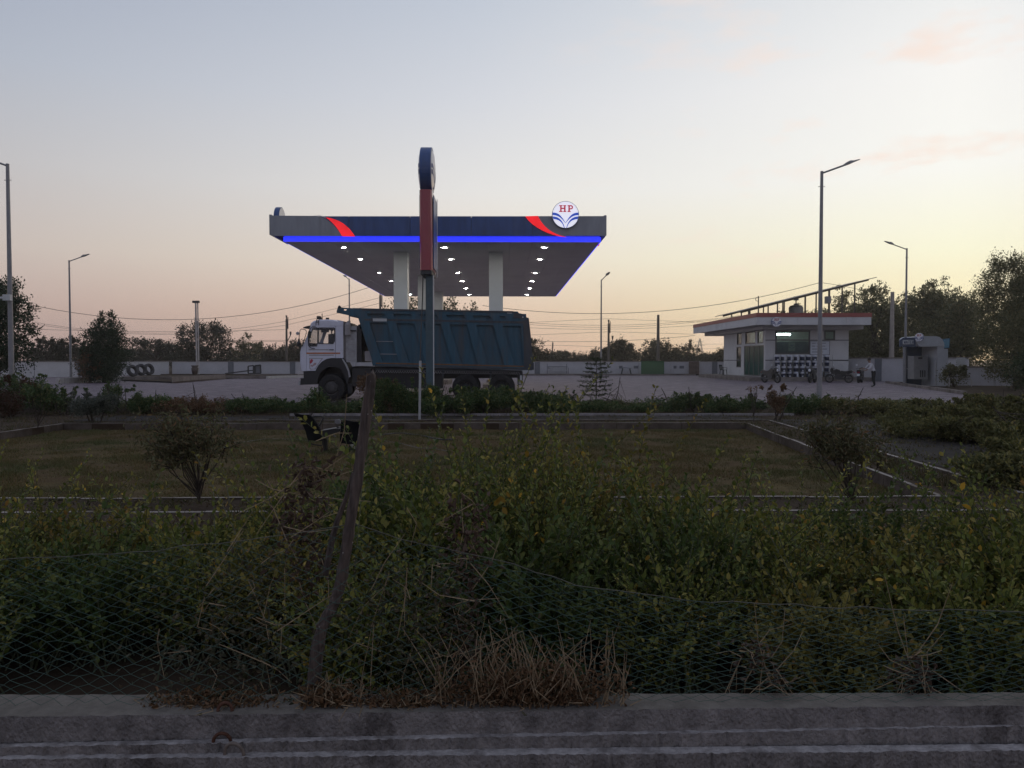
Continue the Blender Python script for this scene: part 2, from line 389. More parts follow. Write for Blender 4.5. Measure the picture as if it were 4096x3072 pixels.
keep = (rs.uniform(-1.3, 1.2, n) < cl * .6 + .75) & (x < LX1b + (LX1a - LX1b) * (y - LY0) / (LY1 - LY0) - .06)
x, y, cl = x[keep], y[keep], cl[keep]; n = len(x)
h = rs.uniform(.02, .055, n) * (1 + .5 * cl) + (rs.uniform(0, 1, n) > .93) * rs.uniform(.02, .05, n); a = rs.uniform(0, 6.28, n); w = rs.uniform(.005, .011, n)
P = np.stack([x, y, np.full(n, -.40)], 1); ax = np.stack([np.cos(a), np.sin(a), 0 * a], 1)
tip = P + np.stack([rs.normal(0, .025, n), rs.normal(0, .025, n), h], 1)
V = np.stack([P - ax * w[:, None], P + ax * w[:, None], tip], 1).reshape(-1, 3)
M_blade = leafmat('turf_blade', [(0, (.085, .084, .025)), (.4, (.13, .094, .04)), (.75, (.18, .125, .06)), (1, (.085, .10, .03))], .15, .7)
def patchy(m, c2):
    nt = m.node_tree; b_ = nt.nodes['Principled BSDF']; src = b_.inputs['Base Color'].links[0].from_socket; g = nt.nodes.new('ShaderNodeNewGeometry'); nz = nt.nodes.new('ShaderNodeTexNoise'); nz.inputs['Scale'].default_value = .45; nz.inputs['Detail'].default_value = 5; nt.links.new(g.outputs['Position'], nz.inputs[0]); mr = nt.nodes.new('ShaderNodeMapRange'); mr.inputs[1].default_value = .45; mr.inputs[2].default_value = .6; nt.links.new(nz.outputs[0], mr.inputs[0]); mx = nt.nodes.new('ShaderNodeMix'); mx.data_type = 'RGBA'; nt.links.new(mr.outputs[0], mx.inputs[0]); nt.links.new(src, mx.inputs[6]); mx.inputs[7].default_value = c2; nt.links.new(mx.outputs[2], b_.inputs['Base Color'])
patchy(M_blade, (.076, .09, .032, 1))
tag(mesh_np('lawn_grass', V, np.arange(3 * n).reshape(n, 3), M_blade), 'short dormant brownish grass of the sunken lawn', 'grass', kind='stuff')

kt = -.46
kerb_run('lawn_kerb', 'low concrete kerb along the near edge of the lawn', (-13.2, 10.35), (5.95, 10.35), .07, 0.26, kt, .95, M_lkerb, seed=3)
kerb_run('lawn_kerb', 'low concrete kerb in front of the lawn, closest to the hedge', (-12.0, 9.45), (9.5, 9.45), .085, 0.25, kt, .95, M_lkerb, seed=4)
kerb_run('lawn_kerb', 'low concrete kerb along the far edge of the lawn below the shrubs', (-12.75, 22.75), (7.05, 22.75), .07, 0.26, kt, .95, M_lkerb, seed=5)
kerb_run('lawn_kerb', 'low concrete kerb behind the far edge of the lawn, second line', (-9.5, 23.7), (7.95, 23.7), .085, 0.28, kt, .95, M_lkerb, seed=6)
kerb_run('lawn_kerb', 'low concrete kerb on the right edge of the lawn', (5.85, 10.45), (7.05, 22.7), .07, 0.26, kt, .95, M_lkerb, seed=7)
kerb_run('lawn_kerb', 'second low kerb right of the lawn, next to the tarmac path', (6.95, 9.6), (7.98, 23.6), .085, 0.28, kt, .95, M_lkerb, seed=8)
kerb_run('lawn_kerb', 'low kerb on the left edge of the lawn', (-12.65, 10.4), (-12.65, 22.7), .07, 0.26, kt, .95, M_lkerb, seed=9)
kerb_run('shrub_bed_kerb', 'dark weathered kerb in front of the shrub bed before the yard', (-7.0, 25.9), (9.6, 25.9), .1, .32, kt, 1.2, M_conc, seed=10)
mb = MB(); mb.add([(7.0, 4.0, GZ + .006), (14, 4.0, GZ + .006), (14, 24, GZ + .006), (8.02, 24, GZ + .006)], [(0, 1, 2, 3)])
mb2 = MB(); mb2.add([(-13, 23.75, GZ + .01), (8, 23.75, GZ + .01), (8, 25.8, GZ + .01), (-13, 25.8, GZ + .01)], [(0, 1, 2, 3)])
tag(mb.obj('side_path', M_asph), kind='structure'); tag(mb2.obj('back_path', M_asph), kind='structure')

# weeds, litter and dry stalks on the beds round the lawn
def litter(zones, seed):
    rs = np.random.RandomState(seed); Vs = []
    for x0, x1, y0, y1, z, n, hm in zones:
        c = rs.uniform(0, 1, (max(6, n // 45), 2)) * np.array([x1 - x0, y1 - y0]) + np.array([x0, y0]); ci = rs.randint(0, len(c), n)
        loose = rs.uniform(0, 1, n) < .35
        x = np.where(loose, rs.uniform(x0, x1, n), c[ci, 0] + rs.normal(0, .09, n)); y = np.where(loose, rs.uniform(y0, y1, n), c[ci, 1] + rs.normal(0, .07, n))
        x = np.clip(x, x0, x1); y = np.clip(y, y0, y1)
        P = np.stack([x, y, np.full(n, z)], 1); a = rs.uniform(0, 6.28, n); h = hm * rs.uniform(.2, 1, n) ** 1.7; w = rs.uniform(.006, .016, n)
        ax = np.stack([np.cos(a), np.sin(a), 0 * a], 1) * w[:, None]; tip = P + np.stack([rs.normal(0, .04, n), rs.normal(0, .04, n), h], 1)
        Vs.append(np.stack([P - ax, P + ax, tip], 1).reshape(-1, 3))
    V = np.concatenate(Vs); return V
V = litter(((-13, 9.4, 9.52, 10.28, GZ, 3800, .07), (-12, 12, 6.6, 9.36, GZ, 9000, .11), (6.2, 6.95, 10.5, 16, GZ, 2600, .14), (6.7, 7.55, 14, 22.7, GZ, 2400, .09), (-13, 8, 22.85, 23.6, GZ, 4200, .08), (-13, 12, 23.8, 25.8, GZ, 5000, .10), (-16, 14, 26.0, 28.2, GZ + .02, 9000, .16), (-18, -12.8, 12, 25, GZ, 7000, .14), (7.6, 9.5, 10, 23.5, GZ + .004, 3200, .09), (9.5, 14, 9, 24, GZ + .004, 4000, .11)), 31)
tag(mesh_np('bed_weeds', V, np.arange(len(V)).reshape(-1, 3), leafmat('weed_blade', [(0, (.045, .05, .018)), (.35, (.085, .07, .03)), (.7, (.12, .085, .045)), (1, (.05, .07, .022))], .15, .7)), 'low weeds and dry stalks on the beds round the lawn', 'weeds', kind='stuff')

# precast concrete beams in the foreground, each stepped a little lower towards us
def line_pts(l, r, n, z0, z1_, jit=0, seed=0):
    rnd = random.Random(seed); out = []
    for i in range(n + 1):
        t = i / n; x = l[0] + (r[0] - l[0]) * t; y = l[1] + (r[1] - l[1]) * t + (rnd.uniform(-jit, jit) if jit else 0)
        out.append(G(x, y, z0 + (z1_ - z0) * t))
    return out
def strip_beam(name, label, back, front, zb, mface, mtop, seed):
    t = thing(name, label, 'concrete beam', (0, front[len(front) // 2].y, zb))
    n = len(back); o = MB()
    vs = list(back) + list(front) + [Vector((p.x, p.y, zb)) for p in front] + [Vector((p.x, p.y, zb)) for p in back]
    fs = []; mi = []
    for i in range(n - 1):
        fs.append((i, i + 1, n + i + 1, n + i)); mi.append(1)
        fs.append((n + i, n + i + 1, 2 * n + i + 1, 2 * n + i)); mi.append(0)
        fs.append((3 * n + i, 3 * n + i + 1, i + 1, i)); mi.append(0)
    o.add(vs, fs); o.m = mi
    o.obj('beam_body', [mface, mtop], t)
    return t
NB = 160
EX = 1500   # the beams run on past both sides of the picture
def ext(l, r):
    s = (r[1] - l[1]) / 4096.0; return (-EX, l[1] - s * EX), (4096 + EX, r[1] + s * EX)
b1b = line_pts(*ext((0, 2779), (4096, 2771)), NB, .35, .35, 2, 1); b1f = line_pts(*ext((0, 2866), (4096, 2822)), NB, .35, .35, 3.2, 2)
M_bface = mat('beam_face', (.22, .20, .19), .88, var=.34, scale=14, bump=.9, bscale=85, col2=(.095, .084, .08), c2fac=(.52, .68), stretch=(1, 1, .7))
M_btopd = mat('beam_top_dusty', (.16, .142, .122), .9, var=.2, scale=14, bump=.4, bscale=90, col2=(.10, .088, .075), c2fac=(.5, .72))
M_btop = mat('beam_top', (.36, .33, .315), .85, var=.35, scale=22, bump=.6, bscale=90, col2=(.17, .15, .14), c2fac=(.46, .64))
beam1 = strip_beam('concrete_beam', 'highest precast concrete beam carrying the wire net and post', b1b, b1f, -.42, M_bface, M_btopd, 1)
l2, r2 = ext((0, 2980), (4096, 2894)); b2b = line_pts(l2, r2, NB * 3, .254, .285, 1.5, 3)
b2b = [Vector((p.x, p.y + .01, p.z)) for p in b2b]
b2f = line_pts((l2[0], l2[1] + 10), (r2[0], r2[1] + 10), NB * 3, .254, .285, 3.2, 4)
strip_beam('concrete_beam', 'middle precast concrete beam with a rusty lifting loop', b2b, b2f, -.42, M_bface, M_btop, 2)
l3, r3 = ext((0, 3016), (4096, 2981)); b3b = line_pts(l3, r3, NB * 3, .234, .2215, 1.5, 5)
b3b = [Vector((p.x, p.y + .01, p.z)) for p in b3b]
b3f = line_pts((l3[0], l3[1] + 21), (r3[0], r3[1] + 21), NB * 3, .234, .2215, 3.4, 6)
strip_beam('concrete_beam', 'lowest precast concrete beam nearest the viewer', b3b, b3f, -.42, M_bface, M_btop, 3)
M_rust = mat('rust', (.10, .05, .035), .9, var=.35, scale=40, bump=.5, bscale=200)
M_dustloop = mat('dusty_iron', (.17, .14, .12), .9, var=.3, scale=40)
def loop(label, x, y, z, w, h, m, tilt=0.0, yaw=0.0):
    c = G(x, y, z); t = thing('lifting_loop', label, 'lifting loop', c, yaw)
    pts = [(-w / 2 + .004, 0, -.03), (-w / 2, 0, .0)] + [(-w / 2 * math.cos(a), math.sin(tilt) * h * math.sin(a), h * math.sin(a)) for a in [R(k) for k in range(15, 180, 15)]] + [(w / 2, 0, 0), (w / 2 - .004, 0, -.03)]
    MB().tube(pts, .006, 8).obj('iron_bar', m, t, local=True, smooth=True)
loop('rusty bent iron lifting loop on the middle concrete beam', 888, 2968, .262, .058, .036, M_rust, -.3, .15)
loop('dusty grey lifting loop on the lowest concrete beam', 937, 3016, .233, .068, .042, M_dustloop, -.2, -.1)
loop('half buried lifting loop on the highest concrete beam', 900, 2842, .352, .05, .026, M_rust, .2)
# ------------------------------------------------------------------ boundary walls
def wall_run(label, a, b, h, z0, piers, wide=(), thick=.18, cat='boundary wall'):
    """panels between piers, coping slabs on top; piers = distances from a along the wall"""
    a = Vector((a[0], a[1], 0)); b = Vector((b[0], b[1], 0)); d = b - a; Ln = d.length
    t = thing('boundary_wall', label, cat, (a.x, a.y, z0), math.atan2(d.y, d.x))
    st = [0.0] + sorted(piers) + [Ln]; rnd = random.Random(int(Ln * 10))
    for i in range(len(st) - 1):
        MB().box(st[i] + .16, st[i + 1] - .16, -thick / 2, thick / 2, 0, h).obj('wall_panel', M_wall, t, local=True)
        MB().box(st[i] + .02, st[i + 1] - .02, -thick / 2 - .05, thick / 2 + .05, h + .003, h + .07 + rnd.uniform(0, .02)).obj('coping', M_kerb, t, local=True)
    for i, p in enumerate(sorted(piers)):
        w = .29 if p in wide else .13
        MB().box(p - w, p + w, -thick / 2 - .04, thick / 2 + .04, 0, h - .004).obj('pier', M_pier if p in wide else M_wall, t, local=True)
    return t
WX = lambda px, Y: (px - VPX) / F * Y
Yw = 85.6
bw = [WX(p, Yw) + 35.9 for p in (929, 1174, 1420, 1660, 1900, 2149, 2395, 2560, 2690, 2750, 2860)]
back_wall = wall_run('long white boundary wall with grey piers behind the yard', (-35.9, Yw), (26.0, Yw), 1.36, .1, bw, (bw[0], bw[1], bw[3], bw[5], bw[10]))
lw = [3.2, 7.6, 10.2, 14.2]
wall_run('white boundary wall at the left end of the yard behind the tyres', (-43.9, 69.2), (-35.95, 85.4), 1.4, .08, lw, (lw[1],))
wall_run('white boundary wall between the sales building and the water booth', (27.3, 63.5), (32.5, 54.5), 1.75, 0, [3.4, 6.6], (3.4,))
wall_run('low weathered white wall right of the water booth', (28.6, 50.8), (38.0, 47.5), 1.15, 0, [3.0, 6.4])
def wall_local(o, px0, px1, y0, y1, name, m):
    p = D((px0 + px1) / 2, (y0 + y1) / 2, Yw - .1); w = (px1 - px0) / F * Yw / 2; hh = (y1 - y0) / F * Yw / 2
    q = MB().box(-w, w, -.02, .005, -hh, hh).obj(name, m, o, local=True); q.location = (p.x + 35.9, -.1, p.z - .1)
for a, b in ((2535, 2553), (2687, 2706), (2718, 2736), (2476, 2490)): wall_local(back_wall, a, b, 1463, 1474, 'wall_vent', M_pier)

# ------------------------------------------------------------------ round logo sign
M_logo_w = mat('logo_white_plain', (.72, .72, .74), .4, var=.03)
M_logo_b = mat('logo_blue_plain', (.03, .06, .22), .4, var=.05)
M_logo_r = mat('logo_red_plain', (.30, .02, .04), .4, var=.05)
M_navy = mat('navy_panel', (.026, .07, .215), .4, var=.22, scale=1.6, stretch=(2.5, 1, .5), col2=(.05, .08, .18), c2fac=(.55, .75))
E_logo_w = emitmat('logo_white_lit', (.80, .80, .90), .75)
E_logo_b = emitmat('logo_blue_lit', (.02, .06, .35), .9)
E_logo_r = emitmat('logo_red_lit', (.38, .02, .05), .75)
def logo(t, c, right, up, r, thick, lit=False, back=False):
    """round sign: rim, face, wing bands and letters as parts of t"""
    c = Vector(c); rt = Vector(right).normalized(); u = Vector(up).normalized(); nrm = rt.cross(u)   # towards the viewer
    mw, mb_, mr = (E_logo_w, E_logo_b, E_logo_r) if lit else (M_logo_w, M_logo_b, M_logo_r)
    fn = lambda a, b, t_: c + rt * (a * r) + u * (b * r) + nrm * t_
    circ = arc(0, 0, 1, 0, 360, 40)[:-1]; inner = arc(0, 0, .965, 0, 360, 40)[:-1]
    MB().plate([circ], fn, -thick, 0).obj('sign_drum', M_navy, t)
    f = MB().plate([inner], fn, 0, .012).obj('sign_face', mw, t)
    z0, z1 = .012, .022
    def wing(s):
        o = MB()
        for A, B in ((bez((-.95, .16), (-.5, .16), (-.3, -.1), (-.01, -.58)), bez((-.965, -.03), (-.52, -.03), (-.3, -.25), (-.005, -.63))),
                     (bez((-.955, -.13), (-.5, -.13), (-.2, -.42), (-.06, -.955)), bez((-.90, -.33), (-.55, -.33), (-.22, -.52), (-.115, -.955)))):
            poly = A + B[::-1]
            if s > 0: poly = [(-x, y) for x, y in poly][::-1]
            o.plate([poly], fn, z0, z1)
        o.obj('sign_wing', mb_, t)
    wing(-1); wing(1)
    H = MB()
    for x0, x1, y0, y1 in ((-.40, -.29, .20, .70), (-.11, 0, .20, .70), (-.29, -.11, .42, .51), (-.48, -.40, .20, .27), (-.29, -.21, .20, .27), (-.48, -.40, .63, .70), (-.29, -.22, .63, .70), (-.17, -.11, .20, .27), (0, .06, .20, .27), (-.17, -.11, .63, .70), (0, .04, .63, .70)):
        H.plate([[(x0, y0), (x1, y0), (x1, y1), (x0, y1)]], fn, z0, z1)
    H.obj('letter_h', mr, t)
    Pm = MB()
    for x0, x1, y0, y1 in ((.21, .32, .20, .70), (.15, .21, .20, .27), (.32, .38, .20, .27), (.15, .21, .63, .70)):
        Pm.plate([[(x0, y0), (x1, y0), (x1, y1), (x0, y1)]], fn, z0, z1)
    Pm.plate([[(.32, .70), (.40, .70)] + arc(.40, .545, .155, 90, -90, 10)[1:] + [(.32, .39), (.32, .47), (.39, .47)] + arc(.39, .545, .075, -90, 90, 8)[1:] + [(.32, .62)]], fn, z0, z1)
    Pm.obj('letter_p', mr, t)

# ------------------------------------------------------------------ fuel station canopy
Y0 = 31.4; CX0, CX1 = -9.24, 4.10; CZ0, CZ1 = 6.57, 7.36; SX0, SX1, SY0, SY1, SZ = -8.71, 3.86, 31.72, 58.5, 6.33
M_soff = mat('soffit_sheet', (.88, .87, .86), .55, var=.06, scale=.6)
M_fgrey = mat('fascia_grey', (.25, .27, .30), .4, var=.12, scale=1.6, stretch=(2.5, 1, .5), col2=(.18, .19, .21), c2fac=(.55, .75))
M_colm = mat('column_cladding', (.60, .65, .65), .45, var=.06, scale=1.2)
E_blue = emitmat('blue_light', (.025, .04, 1.0), 1.1)
E_red = mat('red_light', (.80, .012, .018), .5, var=.35, scale=2.2, emit=(.9, .012, .018), es=.85)
E_lamp = emitmat('downlight', (1.0, .95, .88), 420.0)
can = thing('station_canopy', 'big flat fuel station canopy with navy fascia and blue light strip', 'canopy', (-2.4, 45, 0))
MB().box(CX0 + .12, CX1 - .12, Y0 + .12, SY1 + .25, CZ0 + .02, CZ1 - .1).obj('roof_slab', M_dark, can)
# soffit built of long sheets, running front to back
ns = 14
for i in range(ns):
    a = SX0 + (SX1 - SX0) * i / ns; b = SX0 + (SX1 - SX0) * (i + 1) / ns
    MB().box(a + .004, b - .004, SY0, SY1, SZ + (.002 if i % 2 else 0), SZ + .26).obj('soffit_sheet', M_soff, can)
FX = XZ(Y0)
yb, yt = 943, 864.5
# navy centre, in sheets with open joints
nav = [1085 + 3, 1210, 1395, 1640, 1885, 2130, 2300, 2422]
for i in range(len(nav) - 1):
    MB().plate([[(nav[i] + .8, yt), (nav[i + 1] - .8, yt), (nav[i + 1] - .8, yb), (nav[i] + .8, yb)]], FX, .02, .1).obj('fascia_sheet', M_navy, can)
zc = lambda x, y: (1050 + x * .28935, 820 + y * .28935)          # readings from an enlargement of the left corner
zr = lambda x, y: (1620 + x * .38879, 860 + y * .38879)          # and of the right part
lg = [(1085, yt - 2), (1252, yt - 1)] + [zc(*p) for p in bez((740, 148), (880, 165), (1010, 280), (1100, 430), 8)][0:] + [(1085, yb)]
MB().plate([lg], FX, -.012, .018).obj('fascia_wing', M_fgrey, can)
rg = [(2425, yt), (2425, yb)] + [(2263, yb)] + [zr(*p) for p in bez((1640, 222), (1500, 190), (1420, 120), (1366, 12), 8)]
MB().plate([rg], FX, -.012, .018).obj('fascia_wing', M_fgrey, can)
sw = [zc(*p) for p in bez((878, 172), (1010, 270), (1050, 340), (1103, 432), 8)] + [zc(1280, 436)] + [zc(*p) for p in bez((1278, 432), (1190, 290), (1080, 200), (878, 172), 8)][1:-1]
MB().plate([sw], FX, -.03, .015).obj('light_swoosh', E_red, can)
sw = [zr(1238, 14)] + [zr(1366, 10)] + [zr(*p) for p in bez((1366, 12), (1420, 120), (1500, 195), (1660, 228), 8)][1:] + [zr(*p) for p in bez((1660, 230), (1480, 215), (1310, 120), (1238, 16), 8)][1:-1]
MB().plate([sw], FX, -.03, .015).obj('light_swoosh', E_red, can)
wh = [zc(*p) for p in bez((760, 142), (810, 145), (850, 160), (876, 178), 6)] + [zc(*p) for p in bez((872, 184), (845, 165), (800, 152), (760, 147), 6)]
MB().plate([wh], FX, -.02, .015).obj('white_edge', M_logo_w, can)
for (x0, x1) in ((CX0, CX0 + .1), (CX1 - .1, CX1)):     # fascia returns at both front corners and along the sides
    MB().box(x0, x1, Y0 + .021, Y0 + 2.6, CZ0, CZ1).obj('fascia_return', M_fgrey, can)
MB().box(CX0 + .06, CX0 + .12, Y0 + 2.61, SY1 + .3, CZ0 + .02, CZ1 - .02).obj('side_fascia', M_navy, can)
MB().box(CX1 - .12, CX1 - .06, Y0 + 2.61, SY1 + .3, CZ0 + .02, CZ1 - .02).obj('side_fascia', M_navy, can)
MB().box(CX0 + .06, CX1 - .06, SY1 + .31, SY1 + .4, CZ0 + .02, CZ1 - .02).obj('back_fascia', M_navy, can)
MB().box(CX1 - .14, CX1 + .02, Y0 + 2.5, Y0 + 2.75, CZ0 - .03, CZ0 + .3).obj('corner_light', E_red, can)
MB().box(SX0 + .0, SX1 + .0, SY0 - .05, SY0 - .004, SZ + .02, SZ + .225).obj('blue_strip', E_blue, can)
MB().box(SX1 + .004, SX1 + .05, SY0 - .05, SY1, SZ + .02, SZ + .20).obj('blue_strip', E_blue, can)
MB().box(SX0 - .05, SX0 - .004, SY0 - .05, SY1, SZ + .02, SZ + .20).obj('blue_strip', E_blue, can)
for y in (34.5, 44.2, 54.5):
    for x in (-4.47, -.32):
        MB().box(x - .3, x + .3, y, y + .6, .3, SZ - .003).obj('column', M_colm, can)
for i, y in enumerate((34.5, 44.2, 54.5)):
    for x in (-4.47, -.32):
        MB().box(x - .8, x + .8, y - 1.6, y + 2.2, .002, .299).obj('island', M_kerb, can)
M_trim = mat('lamp_trim', (.7, .7, .7), .4)
for y in (33.15, 37.0, 42.7, 47.1, 51.8, 56.7):
    for x in (-6.65, -2.45, 1.72):
        lp = MB().lathe([(.17, 0), (.18, -.012), (.14, -.02), (.118, -.008)], (x, y, SZ - .001), n=16).obj('lamp_rim', M_trim, can)
        MB().lathe([(0.001, -.024), (.05, -.022), (.066, -.015), (.07, -.007), (.001, -.005)], (x, y, SZ - .001), n=14).obj('lamp_lens', E_lamp, lp)
lt = thing('round_logo_sign', 'lit round white sign with red letters on the right of the canopy front', 'sign', D(2262, 859, Y0 - .1), group='round logo signs')
logo(lt, D(2262, 859, Y0 - .12), (1, 0, 0), (0, 0, 1), .533, .1, lit=True)
c = Vector((CX0 - .02, 32.6, 7.37))
lt = thing('round_logo_sign', 'round sign seen edge-on at the left end of the canopy', 'sign', c, group='round logo signs')
logo(lt, c, (0, -1, 0), (0, 0, 1), .5, .2)
fb = MB(); fb.plate([arc(0, 0, .47, 0, 360, 32)[:-1]], lambda u, v, t_: c + Vector((.205 + t_, u, v)), 0, .01); fb.obj('sign_back', M_logo_w, lt)

# ------------------------------------------------------------------ totem sign
M_red = mat('sign_red', (.26, .02, .04), .22, var=.06, scale=3, spec=.6)
M_teal = mat('sign_pole_teal', (.045, .085, .105), .45, var=.15, scale=6)
YT = 27.0
tot = thing('totem_sign', 'tall edge-on pylon sign with red box and round navy top', 'pylon sign', (D(1706, 1442, YT).x, YT + .8, 0))
def Tm(px): return D(px, 1442, YT).x
TL = 1.55
pz = lambda y: D(1706, y, YT).z
# red box: rounded near edge, slight taper
o = MB(); hw = (1731 - 1680) / 2 / F * YT; cx = Tm(1705.5)
prof = [(-hw, TL)] + [(-hw, .12)] + [(-hw * .8, .03), (-hw * .4, 0), (hw * .4, 0), (hw * .8, .03)] + [(hw, .12), (hw, TL)]
n = len(prof); zt, zb = pz(757), pz(1080)
lean = .035
vs = [(cx + a - lean * .0 + b * -.005, YT + b, zb) for a, b in prof] + [(cx + a * .98 - .015 + b * -.005, YT + b, zt) for a, b in prof]
o.add(vs, [(i, (i + 1) % n, n + (i + 1) % n, n + i) for i in range(n)] + [tuple(range(n)), tuple(range(2 * n - 1, n - 1, -1))]); o.obj('sign_box', M_red, tot)
MB().box(cx - hw * .9, cx + hw * .85, YT + .03, YT + TL - .04, pz(1096), zb - .003).obj('sign_base', M_dark, tot)
MB().box(cx + hw + .004, cx + hw + .03, YT + .25, YT + TL - .1, zb + .1, zt - .15).obj('price_panel', M_navy, tot)
MB().box(cx - hw - .03, cx - hw - .004, YT + .25, YT + TL - .1, zb + .1, zt - .15).obj('price_panel', M_navy, tot)
MB().box(cx + hw + .031, cx + hw + .05, YT + TL - .09, YT + TL - .02, zb - .1, zt - .05).obj('edge_trim', M_trim, tot)
# round top with a domed white face on both sides
ro = MB(); rr = (pz(568) - zt) / 2; rc = Vector((cx - .03, YT + rr, zt + rr + .01)); hwt = hw * .9
ro.lathe([(rr * .97, -hwt), (rr, -hwt * .92), (rr, hwt * .92), (rr * .97, hwt)], rc, 'x', n=40).lathe([(.001, -hwt), (rr * .97, -hwt)], rc, 'x', n=40).lathe([(rr * .97, hwt), (.001, hwt)], rc, 'x', n=40)
ro.obj('round_top', M_navy, tot)
for s in (-1, 1):
    d0 = MB().lathe([(rr * .86, s * (hwt + .002)), (rr * .7, s * (hwt + .05)), (rr * .4, s * (hwt + .075)), (.001, s * (hwt + .085))], rc, 'x', n=32).obj('sign_face', M_logo_w, tot, smooth=True)
    fn = lambda a, b, t_, s=s: rc + Vector((s * (hwt + .06 + t_ - .05 * (a * a + b * b)), -s * a * rr * .86, b * rr * .86))
    w = MB()
    for sg in (1, -1):
        for A, B in ((bez((-.93, .16), (-.5, .16), (-.3, -.1), (-.01, -.58)), bez((-.94, -.03), (-.52, -.03), (-.3, -.25), (-.005, -.63))), (bez((-.93, -.13), (-.5, -.13), (-.2, -.42), (-.06, -.93)), bez((-.88, -.33), (-.55, -.33), (-.22, -.52), (-.115, -.93)))):
            w.plate([[(x * sg, y) for x, y in A + B[::-1]]], fn, 0, .03)
    w.obj('sign_wing', M_logo_b, d0)
pw = (1728 - 1699) / 2 / F * YT; pc = Tm(1714.5)
MB().box(pc - pw, pc + pw, YT + .3, YT + .42, -.42, pz(1097)).obj('pole', M_teal, tot)
MB().box(pc - pw + .02, pc + pw - .02, YT + .42, YT + .8, -.42, pz(1097)).obj('pole', M_teal, tot)
MB().box(pc + pw + .002, pc + pw + .03, YT + .32, YT + .4, -.42, pz(1097)).obj('pole_edge', M_trim, tot)
MB().box(pc - .45, pc + .45, YT - .1, YT + 1.2, -.42, -.15).obj('footing', M_conc, tot)
MB().tube([D(1692, 1100, YT + .2), D(1690, 1200, YT + .2), D(1684, 1330, YT), D(1680, 1460, YT - .2), D(1679, 1600, YT - .2)], .02, 6).obj('cable', M_dark, tot)
# slim square steel post in front of it
M_galv = mat('galvanised_steel', (.40, .42, .43), .42, .6, var=.12, scale=8)
b = G(1678, 1706, -.4); p = thing('steel_post', 'slim square steel post at the lawn kerb below the pylon sign', 'post', b)
MB().bar((0, 0, 0), (.03, 0, D(1680, 1443, b.y).z + .4), .068).obj('post_tube', M_galv, p, local=True)
MB().box(-.07, .13, -.1, .1, -.02, .01).obj('post_plate', M_dark, p, local=True)
# ------------------------------------------------------------------ dump truck, its left side towards us
YN, YF = 31.2, 33.7
A = lambda x, y: (1170 + x * .24112, 1220 + y * .24112)      # enlargement of the cab
B2 = lambda x, y: (1780 + x * .24112, 1220 + y * .24112)     # of the tail
C2 = lambda x, y: (1150 + x * .47468, 1180 + y * .47468)     # of the whole truck
mA = lambda pts: [A(*p) for p in pts]
mB = lambda pts: [B2(*p) for p in pts]
mC = lambda pts: [C2(*p) for p in pts]
TF = XZ(YN)
M_cab = mat('cab_white', (.62, .63, .72), .35, var=.05, scale=3, col2=(.42, .41, .44), c2fac=(.55, .8))
M_cabd = mat('cab_dust', (.30, .28, .28), .6, var=.2, scale=6)
M_rub = mat('tyre_rubber', (.034, .033, .034), .85, var=.3, scale=10, bump=.4, bscale=40)
M_blk = mat('black_plastic', (.018, .018, .02), .5, var=.2)
M_teals = mat('tipper_teal', (.017, .078, .122), .5, var=.3, scale=3.5, stretch=(2.2, 1, .22), col2=(.06, .06, .062), c2fac=(.5, .72))
M_teald = mat('tipper_teal_dusty', (.045, .052, .062), .65, var=.3, scale=5, stretch=(1.6, 1, .4), col2=(.075, .07, .068), c2fac=(.5, .7))
M_orange = mat('reflective_orange', (.45, .14, .035), .45, var=.15)
M_oranged = mat('reflective_orange_dirty', (.16, .075, .025), .6, var=.4, scale=9)
M_gls = glassmat('cab_glass', (.93, .95, .96), .97, .05, .5)
M_seat = mat('cab_seat', (.05, .052, .06), .8)
M_plate = mat('pale_plate', (.5, .52, .52), .5, var=.1)
M_boxg = mat('tank_grey', (.34, .34, .35), .55, var=.12, scale=8, col2=(.2, .19, .19))
M_rimd = mat('rim_dusty', (.06, .056, .055), .7, var=.25, scale=8)
M_decal = mat('red_decal', (.4, .03, .06), .5)
M_decal2 = mat('pink_decal', (.4, .27, .27), .5)
M_chr = mat('bright_metal', (.5, .5, .52), .3, .8)
trk = thing('dump_truck', 'white cab dump truck with teal tipper body parked in front of the canopy', 'truck', (D(1680, 1600, YN).x, (YN + YF) / 2, 0))
W1 = mA([(345, 382), (402, 380), (415, 400), (412, 620), (396, 678), (288, 678), (270, 660), (280, 560)])
W2 = mA([(450, 382), (680, 382), (692, 400), (690, 590), (662, 638), (450, 635), (432, 600), (435, 400)])
front_edge = [(140, 1095), (140, 780), (165, 690), (240, 520), (300, 310)]
roof_edge = [(300, 310), (318, 280), (345, 262), (440, 238), (600, 238), (760, 250), (840, 268)]
archL = [(840, 880), (800, 880), (640, 878), (560, 895), (490, 935), (430, 1000), (390, 1070), (380, 1095)]
# nearside: front corner panel, door, rear quarter (gaps between them are real)
MB().plate([mA([(140, 1095), (140, 780), (165, 690), (232, 540), (232, 1095)])], TF, 0, .05).obj('front_corner', M_cab, trk)
door = MB().plate([mA([(236, 1090), (236, 530), (300, 352), (330, 347), (711, 352), (711, 876), (640, 878), (560, 895), (490, 935), (430, 1000), (390, 1070), (382, 1090)]), W1, W2], TF, -.006, .05).obj('cab_door', M_cab, trk)
MB().plate([mA([(716, 350), (840, 350), (840, 880), (716, 878)])], TF, 0, .05).obj('rear_quarter', M_cab, trk)
MB().plate([mA([(140, 1095)] + front_edge[1:] + [(300, 350), (840, 350), (840, 880)] + archL[1:]), W1, W2], XZ(YN), YF - YN - .05, YF - YN).obj('far_side', M_cab, trk)
